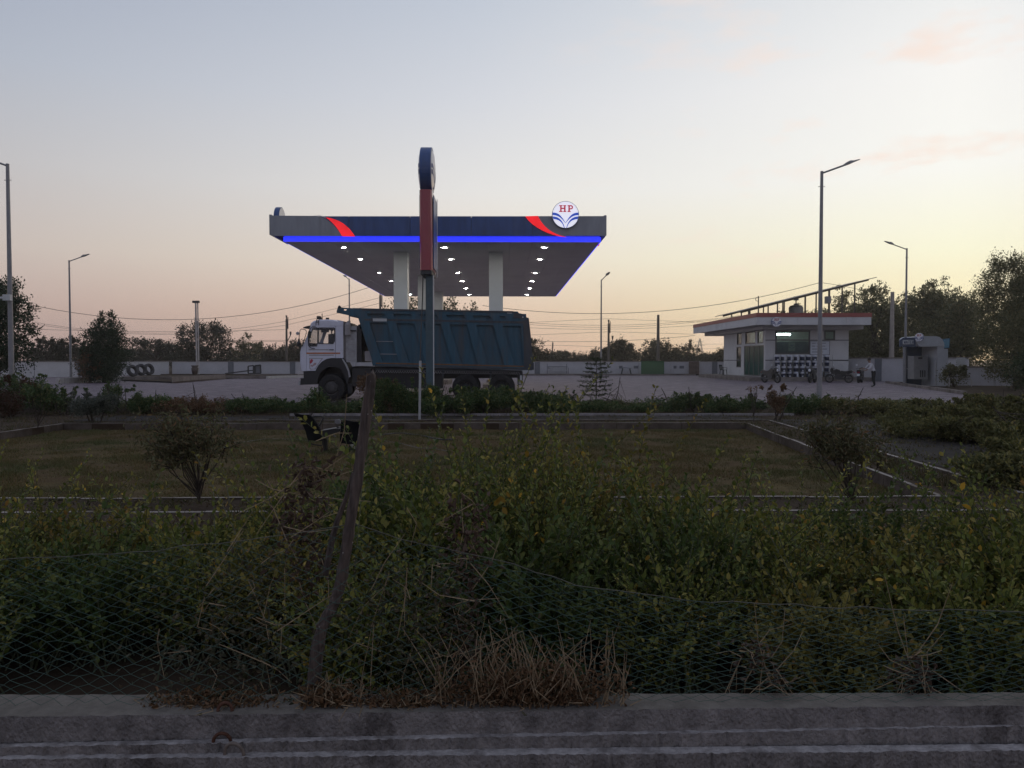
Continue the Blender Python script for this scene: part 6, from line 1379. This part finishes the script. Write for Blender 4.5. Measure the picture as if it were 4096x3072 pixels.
S('loose green shrub below the left boundary wall', 170, 330, 1555, 26.5, 'shrub', 2600, .075, 62)
S('grey green rounded shrub at the left end of the lawn', 285, 450, 1572, 23.2, 'grey', 3600, .06, 63)
S('upright dark shrub right of the grey green one', 400, 560, 1535, 26.8, 'shrub', 3000, .075, 64)
S('low green shrub left of the orange flowered one', 520, 720, 1590, 27, 'shrub', 3000, .075, 65)
S('orange brown shrub before the paving on the left', 640, 930, 1596, 26.8, 'brown', 3000, .07, 66)
S('low green shrub left of the truck front', 880, 1080, 1600, 27, 'shrub', 2800, .07, 67, spiky=.6)
S('low green shrub under the truck bumper', 1040, 1260, 1598, 27.3, 'shrub', 3000, .07, 68)
S('low shrub under the front wheel of the truck', 1220, 1440, 1612, 27.2, 'shrub', 3000, .07, 69)
S('brownish shrub behind the top of the wooden post', 1430, 1590, 1500, 27, 'brown', 2600, .07, 70)
S('tall dense green shrub in front of the truck, left of the pylon', 1500, 1720, 1520, 26.6, 'shrub', 7000, .07, 71)
S('tall dense green shrub at the foot of the pylon sign', 1660, 1880, 1545, 26.2, 'shrub', 7000, .07, 72)
S('tall dense green shrub in front of the rear wheels', 1830, 2060, 1552, 26.6, 'shrub', 7000, .07, 73)
S('dense green shrub below the truck tail', 2000, 2260, 1568, 26.8, 'shrub', 6500, .07, 74)
S('thin dark shrub right of the truck tail', 2120, 2300, 1570, 28, 'dark', 1500, .06, 75, spiky=.9)
S('low bright green shrub below the layered sapling', 2240, 2480, 1608, 27.2, 'shrub', 3000, .07, 76)
S('low sparse shrub right of the layered sapling', 2460, 2720, 1622, 27.4, 'shrub', 2200, .07, 77)
S('rounded green shrub before the paving in the middle right', 2690, 2850, 1576, 27.2, 'shrub', 3600, .07, 78)
S('rounded green shrub left of the lollipop sapling', 2830, 3030, 1580, 27, 'shrub', 3600, .07, 79)
S('thin stemmed brown shrub right of the lollipop sapling', 3040, 3150, 1545, 23.6, 'brown', 1300, .06, 80, ybot=1650)
S('green shrub behind the thin stemmed brown shrub', 3130, 3330, 1585, 26.6, 'shrub', 3600, .07, 81)
S('green shrub at the foot of the tall lamp post', 3290, 3520, 1598, 26.5, 'yellow', 4000, .07, 82)
for i, (a, b_, yt_, Y, n_) in enumerate(((3470, 3720, 1610, 25, 5200), (3660, 3920, 1602, 23, 6000), (3860, 4180, 1585, 21, 7000), (3560, 3820, 1640, 20.5, 6000), (3780, 4080, 1625, 18.5, 7500), (3990, 4300, 1600, 17, 8500), (3900, 4240, 1700, 14.5, 7500), (3700, 3960, 1680, 17.5, 6500), (4010, 4330, 1770, 12.5, 6500), (3560, 3760, 1700, 18.8, 4200), (3960, 4200, 1840, 11.2, 4600))):
    S(('yellow green shrub right of the tarmac path, left end of the thicket', 'yellow green shrub in the thicket before the water booth', 'yellow green shrub in the back of the right thicket', 'yellow green shrub at the front left of the right thicket', 'yellow green shrub in the middle of the right thicket', 'yellow green shrub at the right edge of the thicket', 'big yellow green shrub low in the right thicket', 'yellow green shrub on the path side of the right thicket', 'yellow green shrub closing in on the second kerb of the path', 'small yellow green shrub at the path end of the thicket', 'nearest yellow green shrub of the right thicket')[i], a, b_, yt_, Y, 'yellow', int(n_ * .8), .085, 83 + i, group='shrub thicket right of the path', spiky=1.2, depth=1.1)
ORD = ['first', 'second', 'third', 'fourth', 'fifth', 'sixth', 'seventh', 'eighth', 'ninth', 'tenth', 'eleventh', 'twelfth', 'thirteenth', 'fourteenth', 'fifteenth', 'sixteenth', 'seventeenth']
for i in range(17):   # low ground-hugging growth that closes the row
    S('low weedy growth along the yard edge, %s from the left' % ORD[i], -150 + i * 225, 130 + i * 225, 1612 - (i * 37 % 5) * 3, 28.2, ('shrub', 'dark', 'shrub', 'olive')[i % 4], 1500, .065, 120 + i, z0=-.16, name='low_shrub', group='low growth along the yard edge', spiky=.4)
def sapling(label, xb, yb_, z, x0, x1, ytop, ycb, kind, n, ls, seed, stems, name='sapling'):
    """young tree with bare stems fanning up into a crown"""
    b = G(xb, yb_, z); Y = b.y; rs = np.random.RandomState(seed); t = thing(name, label, 'tree', b, 0, 'saplings round the lawn')
    cx = (D(x0, HOR, Y).x + D(x1, HOR, Y).x) / 2 - b.x; w = (x1 - x0) / F * Y / 2; H = D(0, ytop, Y).z - z; cb = D(0, ycb, Y).z - z
    paths = []; tips = []
    for k in range(stems):
        a = rs.uniform(0, 6.28); r = w * math.sqrt(rs.uniform(.05, .95)); tip = np.array([cx + r * math.cos(a), r * .8 * math.sin(a), H * rs.uniform(.72, .95) - (r / w) ** 2 * (H - cb) * .35])
        f = np.array([0, 0, H * rs.uniform(.02, .16)]); mid = f * .5 + tip * .5 + np.array([0, 0, -.06 * H * (r / w)]) + rs.normal(size=3) * .03
        paths.append(([np.zeros(3), f, mid, tip], [.014 * H / 1.6, .012 * H / 1.6, .008 * H / 1.6, .003])); tips.append((mid, tip))
        for j in range(3):
            e = mid + (tip - mid) * rs.uniform(.2, .9) + rs.normal(size=3) * w * .22; e[2] = max(e[2], cb * .9); paths.append(([mid * .6 + tip * .4, e], [.008, .003])); tips.append((mid * .5 + tip * .5, e))
    tubes_np('stems', paths, M_bark, t, 5)
    P = []
    for i in range(n):
        m_, q = tips[rs.randint(len(tips))]; P.append(m_ + (q - m_) * rs.uniform(.45, 1.08) + rs.normal(size=3) * w * .085)
    P = np.array(P); P = P[P[:, 2] > cb * .97]; m = len(P)
    fo = leaves('foliage', P, rs.normal(size=(m, 3)) + np.array([0, 0, -.1]), rs.normal(size=(m, 3)) + np.array([0, 0, .7]), ls * rs.uniform(.6, 1.3, m), .3, LM[kind], t, .1, False); fo['kind'] = 'stuff'
    return t
sapling('bushy sapling with bare fanned stems on the left of the lawn', 797, 2010, GZ, 545, 985, 1590, 1850, 'twig', 3000, .07, 201, 20)
sapling('bushy sapling with bare fanned stems on the right of the lawn', 3410, 2015, GZ, 3195, 3560, 1632, 1850, 'twig', 3000, .068, 202, 22)
sapling('small pale green sapling at the left edge of the lawn', 152, 1712, GZ, 70, 240, 1480, 1600, 'shrub', 1000, .10, 203, 7)
sapling('lollipop shaped sapling before the paving near the building', 3015, 1690, GZ, 2978, 3040, 1518, 1560, 'brown', 420, .09, 204, 6)
sapling('leafy sapling in front of the truck front wheel', 1240, 1690, GZ, 1195, 1300, 1535, 1620, 'shrub', 420, .13, 205, 5)
# reddish young growth on the crown of the left sapling
# sapling with level tiers of branches
b = G(2384, 1612, -.2); b = D(2384, 1612, 28.6); t = thing('tiered_sapling', 'dark sapling with level tiers of branches on the yard edge', 'tree', b); rs = np.random.RandomState(77); H = D(2384, 1432, b.y).z - b.z
paths = [([np.zeros(3), np.array([.02, 0, H * .5]), np.array([0, 0, H])], [.022, .016, .006])]; P = []; Dv = []
for k in range(9):
    z = H * (.16 + .098 * k); ln = .62 * (1 - .5 * abs(k / 8 - .35)) * (1.0 if k < 8 else .5)
    for j in range(7):
        a = j * 2 * math.pi / 7 + k * .5 + rs.uniform(-.2, .2); l = ln * rs.uniform(.8, 1.1); e = np.array([l * math.cos(a), l * math.sin(a), z + .06 + rs.uniform(-.03, .05)])
        paths.append(([np.array([0, 0, z]), e * .5 + np.array([0, 0, z * .5 + .02]), e], [.008, .006, .003]))
        for q in range(22):
            s = rs.uniform(.25, 1.02); P.append(np.array([0, 0, z]) * (1 - s) + e * s + rs.normal(size=3) * .022); Dv.append([math.cos(a), math.sin(a), rs.uniform(-.3, .4)])
tubes_np('stems', paths, M_bark, t, 4); P = np.array(P); m = len(P)
leaves('foliage', P, np.array(Dv) + rs.normal(size=(m, 3)) * .5, rs.normal(size=(m, 3)) * .5 + np.array([0, 0, 1]), .07 * rs.uniform(.7, 1.3, m), .45, LM['dark'], t, .1, False)['kind'] = 'stuff'
# ------------------------------------------------------------------ foreground hedge of long leafy shoots
M_twig = mat('green_twig', (.07, .075, .035), .7, var=.25, scale=20)
def hedge_shrub(x, y, w, H, seed, nshoot, label, group, kind='hedge', ls=.054, lean=.5, long_=0):
    rs = np.random.RandomState(seed); t = thing('hedge_shrub', label, 'shrub', (x, y, GZ), 0, group); P, Dv, N, L = [], [], [], []; paths = []
    for k in range(nshoot + long_):
        a = rs.uniform(0, 6.28); r = w * math.sqrt(rs.uniform(0, 1)); h = H * (1 - .3 * (r / w) ** 2) * rs.uniform(.55, 1.0)
        if k >= nshoot: h = H * rs.uniform(1.05, 1.28); r *= 1.25
        b = np.array([rs.normal() * w * .35, rs.normal() * w * .3, 0.0]); e = np.array([r * math.cos(a), r * .8 * math.sin(a), h]); dirx = norm(np.array([[math.cos(a), math.sin(a), .3]]))[0]
        m1 = b * .6 + e * .4 + np.array([0, 0, .1 * h]); pts = []
        for i in range(9):
            s = i / 8; pts.append((1 - s) ** 2 * b + 2 * s * (1 - s) * m1 + s * s * e + dirx * (s ** 3) * .12 * lean * (1 + (k >= nshoot)))
        pts = np.array(pts); paths.append((pts[::2], [.006, .005, .004, .003, .002]))
        ln = np.linalg.norm(np.diff(pts, axis=0), axis=1).sum(); nl = int(ln / (.021 if k < nshoot else .026))
        for i in range(nl):
            s = .18 + .84 * (i + rs.uniform(0, .6)) / nl; s = min(s, 1.0); f = s * 8; j = min(int(f), 7); p = pts[j] + (pts[j + 1] - pts[j]) * (f - j); tg = norm((pts[j + 1] - pts[j])[None])[0]
            ang = i * 2.4 + rs.uniform(-.4, .4); sd_ = norm(np.cross(tg, [math.cos(ang), math.sin(ang), .2])[None])[0]
            P.append(p + rs.normal(size=3) * .006); Dv.append(tg * .65 + sd_ * .8 + np.array([0, 0, .15])); N.append(tg * .5 - sd_ * .2 + rs.normal(size=3) * .35 + np.array([0, 0, .5])); L.append(ls * rs.uniform(.65, 1.25) * (1.0 if s < .92 else .7))
    fo = leaves('foliage', np.array(P), np.array(Dv), np.array(N), np.array(L), .56, LM[kind], t, .1, False); fo['kind'] = 'stuff'
    tubes_np('stems', paths, M_twig, t, 4)['kind'] = 'stuff'
    return t
top_px = [(-500, 1960), (0, 2030), (300, 2060), (600, 2085), (900, 2080), (1100, 2030), (1300, 1960), (1500, 1885), (1700, 1815), (1900, 1745), (2050, 1700), (2200, 1750), (2400, 1830), (2700, 1945), (3000, 2000), (3200, 2050), (3400, 2045), (3700, 2050), (3900, 2010), (4096, 1960), (4600, 1940)]
def top_at(px): return float(np.interp(px, [p[0] for p in top_px], [p[1] for p in top_px]))
gl_ = 'leafy green shrub in the dense hedge behind the wire net'
sd = 300
for row, (Y, off, f) in enumerate(((5.6, 0, 1.0), (4.75, .35, .82), (4.1, 0.1, .60))):
    x = -4.4 + off if row < 2 else -3.2 + off; nth = 0
    while x < (4.9 if row < 2 else 3.4):
        px = VPX + x / Y * F
        H = (CAMZ - (top_at(px) - 60 - HOR) / F * Y - GZ) * f if row == 0 else (CAMZ - (top_at(px) + (20 if row == 1 else 260) - HOR) / F * Y - GZ)
        H = max(.35, H); sd += 1
        skip = row == 2 and (px < 950 and px > 100)
        if not skip: nth += 1; hedge_shrub(x, Y + (sd % 3) * .12, .62 if row < 2 else .5, H, sd, int(145 if row == 0 else 135), '%s hedge shrub behind the net, %s from the left, %s row' % (('olive green', 'deep green', 'olive green', 'golden green', 'olive green')[sd % 5], ORD[nth - 1], ('back', 'middle', 'front')[row]), 'shrubs of the hedge behind the net', kind=('hedge', 'hedge2', 'hedge', 'hedge3', 'hedge')[sd % 5], ls=(.044, .05, .04, .046, .054)[sd % 5], long_=10 if row == 0 else 3)
        x += .72 if row < 2 else .8
# single yellow leaves that stand out from the hedge, each a part of the shrub it grows on
M_bright = leafmat('leaf_bright', [(0, (.20, .15, .02)), (1, (.26, .14, .025))], .35)
HS = [o for o in SC.objects if o.name.startswith('hedge_shrub')]
for i, (px, py, Y, s) in enumerate(((2000, 1995, 4.5, .055), (2022, 2010, 4.5, .05), (1985, 2012, 4.5, .05), (2010, 2028, 4.5, .055), (2040, 1990, 4.48, .04), (2107, 1800, 5.0, .05), (2250, 2015, 4.5, .035), (2530, 1890, 5.2, .05), (2720, 1985, 5.2, .05), (3220, 2075, 4.9, .05), (3240, 2080, 4.9, .045), (1840, 2150, 4.3, .035), (560, 2125, 4.9, .05), (600, 2140, 4.9, .045), (805, 2132, 4.9, .045), (2600, 2220, 4.3, .04), (3500, 2180, 4.5, .04), (250, 2150, 4.8, .04))):
    c = D(px, py, Y); sh_ = min(HS, key=lambda o: (o.location.x - c.x) ** 2 + (o.location.y - c.y) ** 2); rs = np.random.RandomState(i + 40)
    leaves('yellow_leaf', np.array([c - sh_.location]), rs.normal(size=(1, 3)) * np.array([1, .3, 1]), np.array([[rs.normal() * .3, -1, .4]]), np.array([s]), .55, M_bright, sh_, .1, False)
# dry brown vine climbing beside the post
def vine(label, pts, n, spread, seed, name='dry_vine', kind='vine', ls=.028, twigs=26):
    rs = np.random.RandomState(seed); q = [np.array(D(*p)) for p in pts]; o0 = q[-1]; t = thing(name, label, 'dead plant', Vector(o0)); P = []; paths = []
    for i in range(n):
        f = rs.uniform(0, len(q) - 1.001); j = int(f); p = q[j] + (q[j + 1] - q[j]) * (f - j); P.append(p + rs.normal(size=3) * np.array([spread, spread * .5, spread * .8]) - o0)
    for i in range(twigs):
        j = rs.randint(len(P)); e = P[j] + rs.normal(size=3) * np.array([.12, .05, .14]); paths.append(([P[j], (P[j] + e) / 2 + rs.normal(size=3) * .02, e], [.0022, .0018, .001]))
    P = np.array(P); m = len(P)
    leaves('dry_leaves', P, rs.normal(size=(m, 3)) + np.array([0, 0, -.4]), rs.normal(size=(m, 3)), ls * rs.uniform(.5, 1.3, m), .5, LM[kind], t, .25, False)['kind'] = 'stuff'
    tubes_np('twigs', paths, MT.get('straw') or mat('straw', (.27, .20, .125), .85, var=.3, scale=30), t, 3)['kind'] = 'stuff'
    return t
LM['vine'] = leafmat('leaf_vine', [(0, (.05, .032, .024)), (.5, (.085, .055, .04)), (1, (.13, .09, .065))], .2, .7)
LM['vineg'] = leafmat('leaf_vine_green', [(0, (.03, .032, .016)), (.5, (.05, .048, .026)), (1, (.10, .08, .05))], .2, .6)
vine('dry brown vine tangled left of the wooden post', [(1240, 1830, 3.1), (1230, 1950, 3.1), (1180, 2080, 3.1), (1220, 2200, 3.05), (1240, 2350, 3.05)], 420, .05, 5)
vine('dry vine hanging in the net right of the wooden post', [(1880, 2000, 3.2), (1870, 2150, 3.1), (1850, 2300, 3.05), (1850, 2500, 3.0), (1840, 2700, 2.95)], 420, .05, 6)
vine('faded climbing weed on the net left of the post', [(1000, 2250, 3.0), (900, 2450, 2.98), (1050, 2600, 2.95), (700, 2700, 2.95), (1150, 2760, 2.92)], 900, .12, 7, kind='vineg', ls=.024)
vine('faded climbing weed on the net right of the post', [(1500, 2300, 3.0), (1700, 2450, 2.98), (1600, 2650, 2.95), (2000, 2700, 2.95)], 900, .13, 8, kind='vineg', ls=.024)
vine('small dead weed caught in the net on the right', [(3000, 2580, 2.95), (3050, 2650, 2.94), (3120, 2750, 2.9)], 110, .03, 9)
vine('small dead weed caught in the net at the far right', [(3620, 2650, 2.95), (3680, 2700, 2.94), (3640, 2760, 2.9)], 110, .035, 10)
# dry grass tussock on the beam
def tussock(label, x0, x1, ytop, n, seed, hmax, kind):
    rs = np.random.RandomState(seed); c = G((x0 + x1) / 2, 2805, .35); t = thing('dry_grass_clump', label, 'dry grass', c); w = (x1 - x0) / F * c.y / 2; paths = []
    for i in range(n):
        x = rs.normal() * w * .5; x = rs.uniform(-w, w) if abs(x) > w else x; h = hmax * rs.uniform(.15, 1) ** 1.6; a = np.array([x, rs.uniform(-.05, .05), 0]); e = a + np.array([rs.normal() * h * .38, rs.normal() * .05, h]); m_ = (a + e) / 2 + np.array([rs.normal() * .02, rs.normal() * .02, h * .12]); paths.append(([a, m_, e], [.0022, .0018, .0008]))
    tubes_np('stalks', paths, MT['straw'], t, 3)['kind'] = 'stuff'
    m = n * 9; P = np.stack([rs.uniform(-1, 1, m) * w * rs.uniform(.3, 1.05, m), rs.uniform(-.06, .06, m), np.abs(rs.normal(size=m)) * hmax * .22 + .004], 1)
    leaves('dry_leaves', P, rs.normal(size=(m, 3)), rs.normal(size=(m, 3)), .022 * rs.uniform(.5, 1.4, m), .35, LM['brown'], t, .2, False)['kind'] = 'stuff'
tussock('big clump of dry brown grass on the concrete beam', 1700, 2530, 2600, 260, 21, .28, 'brown')
tussock('small tuft of dry brown grass at the foot of the post', 1180, 1450, 2700, 90, 22, .10, 'brown')
tussock('thin dry litter on the beam left of the post', 560, 1150, 2760, 70, 23, .035, 'brown')
tussock('thin dry litter on the beam between the post and the big clump', 1380, 1850, 2760, 70, 24, .04, 'brown')

# ------------------------------------------------------------------ wooden post and wire net
def wood_mat():
    m = bpy.data.materials.new('weathered_wood'); m.use_nodes = True; nt = m.node_tree; nd = nt.nodes; lk = nt.links; b = nd['Principled BSDF']; b.inputs['Roughness'].default_value = .85
    tc = nd.new('ShaderNodeNewGeometry'); mp = nd.new('ShaderNodeMapping'); mp.inputs['Scale'].default_value = (60, 60, 5); mp.inputs['Rotation'].default_value = (0, -.2, 0); lk.new(tc.outputs['Position'], mp.inputs[0])
    n1 = nd.new('ShaderNodeTexNoise'); n1.inputs['Scale'].default_value = 1.3; n1.inputs['Detail'].default_value = 8; lk.new(mp.outputs[0], n1.inputs[0])
    r = nd.new('ShaderNodeValToRGB'); e = r.color_ramp.elements; e[0].position = .3; e[0].color = (.035, .026, .022, 1); e[1].position = .72; e[1].color = (.12, .088, .072, 1); lk.new(n1.outputs[0], r.inputs[0])
    n2 = nd.new('ShaderNodeTexVoronoi'); n2.inputs['Scale'].default_value = 55; lk.new(tc.outputs['Position'], n2.inputs[0])
    n3 = nd.new('ShaderNodeTexNoise'); n3.inputs['Scale'].default_value = 6; lk.new(tc.outputs['Position'], n3.inputs[0])
    mr = nd.new('ShaderNodeMapRange'); mr.inputs[1].default_value = .16; mr.inputs[2].default_value = .10; lk.new(n2.outputs[0], mr.inputs[0]); m2 = nd.new('ShaderNodeMapRange'); m2.inputs[1].default_value = .56; m2.inputs[2].default_value = .6; lk.new(n3.outputs[0], m2.inputs[0])
    mu = nd.new('ShaderNodeMath'); mu.operation = 'MULTIPLY'; lk.new(mr.outputs[0], mu.inputs[0]); lk.new(m2.outputs[0], mu.inputs[1])
    mx = nd.new('ShaderNodeMix'); mx.data_type = 'RGBA'; lk.new(mu.outputs[0], mx.inputs[0]); lk.new(r.outputs[0], mx.inputs[6]); mx.inputs[7].default_value = (.42, .38, .36, 1); lk.new(mx.outputs[2], b.inputs['Base Color'])
    bp = nd.new('ShaderNodeBump'); bp.inputs['Strength'].default_value = .8; bp.inputs['Distance'].default_value = .01; lk.new(n1.outputs[0], bp.inputs['Height']); lk.new(bp.outputs[0], b.inputs['Normal']); return m
M_wood = wood_mat(); YP = 2.93
pp = [(1240, 2808), (1249, 2784), (1258, 2700), (1266, 2611), (1278, 2550), (1292, 2500), (1312, 2460), (1336, 2420), (1352, 2370), (1368, 2300), (1380, 2220), (1393, 2136), (1407, 2050), (1421, 1972), (1434, 1890), (1446, 1808), (1457, 1720), (1467, 1644), (1477, 1570), (1484, 1508)]
post = thing('wooden_post', 'crooked weathered wooden fence post leaning right', 'post', D(1240, 2808, YP))
rs = np.random.RandomState(3); o = MB(); n = 14; pts = [D(x, y, YP) for x, y in pp]; vs = []; fs = []
fine = []
for i in range(len(pts) - 1):
    for k in range(3): fine.append(pts[i].lerp(pts[i + 1], k / 3))
fine.append(pts[-1])
for i, p in enumerate(fine):
    f = i / (len(fine) - 1); r0 = (.025 if f < .2 else .0205) * (1 - .05 * f) * (1 + .05 * rs.normal()) * (1.02 if f < .95 else .9)
    for k in range(n):
        a = 2 * math.pi * k / n; crack = .7 if (f > .80 and k == 10) else 1.0; r = r0 * (1 + .07 * math.sin(3 * a + i * .25) + .04 * rs.normal()) * crack
        vs.append(p + Vector((r * math.cos(a), r * math.sin(a), r * .3 * math.cos(a) * -.6 + (.012 * rs.normal() if i == len(fine) - 1 else 0))))
m_ = len(fine)
for i in range(m_ - 1):
    for k in range(n): fs.append((i * n + k, i * n + (k + 1) % n, (i + 1) * n + (k + 1) % n, (i + 1) * n + k))
fs += [tuple(range(n)), tuple(range((m_ - 1) * n + n - 1, (m_ - 1) * n - 1, -1))]
o.add(vs, fs).obj('post_trunk', M_wood, post)
MB().tube([D(*p, YP + .05) for p in ((1300, 2300), (1330, 2150), (1350, 2080), (1385, 1990), (1412, 1890))], [.014, .012, .011, .009, .006], 7).obj('side_branch', M_wood, post)

M_net = mat('net_green', (.025, .065, .045), .55, var=.25, scale=20); M_rope = mat('net_edge', (.10, .095, .075), .7, var=.2, scale=20)
nx = 120; rows_ = 31; net = thing('wire_net', 'sagging dark green wire net stretched along the beam from the post', 'net fence', G(2048, 2800, .35))
topn = [(-1500, 2300), (0, 2238), (200, 2225), (400, 2212), (600, 2200), (800, 2175), (1000, 2160), (1290, 2120), (1400, 2100), (1430, 2102), (1600, 2165), (1800, 2205), (2050, 2258), (2300, 2332), (2500, 2355), (2800, 2390), (3100, 2415), (3400, 2437), (3700, 2450), (4096, 2455), (5600, 2480)]
def net_pt(u, v, rs_=None):
    """u: photo column along the beam, v: 0 bottom .. 1 top edge"""
    ty = np.interp(u, [p[0] for p in topn], [p[1] for p in topn]); by = 2812 if u > 1300 else 2838
    Yb, Yt = 2.84, 2.97 + .06 * math.sin(u * .004)
    Y = Yb + (Yt - Yb) * v + .035 * math.sin(u * .003 + v * 3) * v
    pb, pt = D(u, by, Yb), D(u, ty, Yt); z = max(.353, pb.z) + (pt.z - max(.353, pb.z)) * v
    # a little of the net lies on the beam
    q = D(u, by, Y); d = ray(u, by); return Vector((d.x / d.y * Y, Y, z))
us = np.linspace(-1500, 5600, 82); grid = []; rs = np.random.RandomState(9)
for j in range(rows_ + 1):
    row = []
    for i, u in enumerate(us):
        p = net_pt(u + (us[1] - us[0]) * (0 if j % 2 == 0 else .5) * 1.0 + rs.normal() * 6.0 + 34 * math.sin(j * .11), j / rows_); row.append(p + Vector((0, rs.normal() * .004, rs.normal() * .003)))
    grid.append(row)
mesh = MB()
for j in range(rows_):
    for i in range(1, len(us) - 1):
        a = grid[j][i]; nb = (i, i + 1) if j % 2 else (i, i - 1)
        for k in nb: mesh.tube([a, grid[j + 1][k]], .0009, 3, caps=False)
mesh.obj('net_mesh', M_net, net)['kind'] = 'stuff'
MB().tube([grid[rows_][i] + Vector((0, 0, .002 * rs.normal())) for i in range(len(us))], .0016, 5).obj('top_wire', M_rope, net)
# ------------------------------------------------------------------ evening haze
def haze():
    m = bpy.data.materials.new('evening_haze'); m.use_nodes = True; nt = m.node_tree; nd = nt.nodes
    nd.remove(nd['Principled BSDF']); v = nd.new('ShaderNodeVolumePrincipled'); v.inputs['Color'].default_value = (.95, .93, .90, 1); v.inputs['Density'].default_value = HAZE; v.inputs['Anisotropy'].default_value = .8
    nt.links.new(v.outputs[0], nd['Material Output'].inputs['Volume'])
    o = MB().box(-420, 420, -25, 660, -1.4, 32).obj('haze', m); tag(o, 'thin evening haze over the whole place', 'haze', kind='stuff')
HAZE = .00065
haze()
SC.cycles.volume_bounces = 0
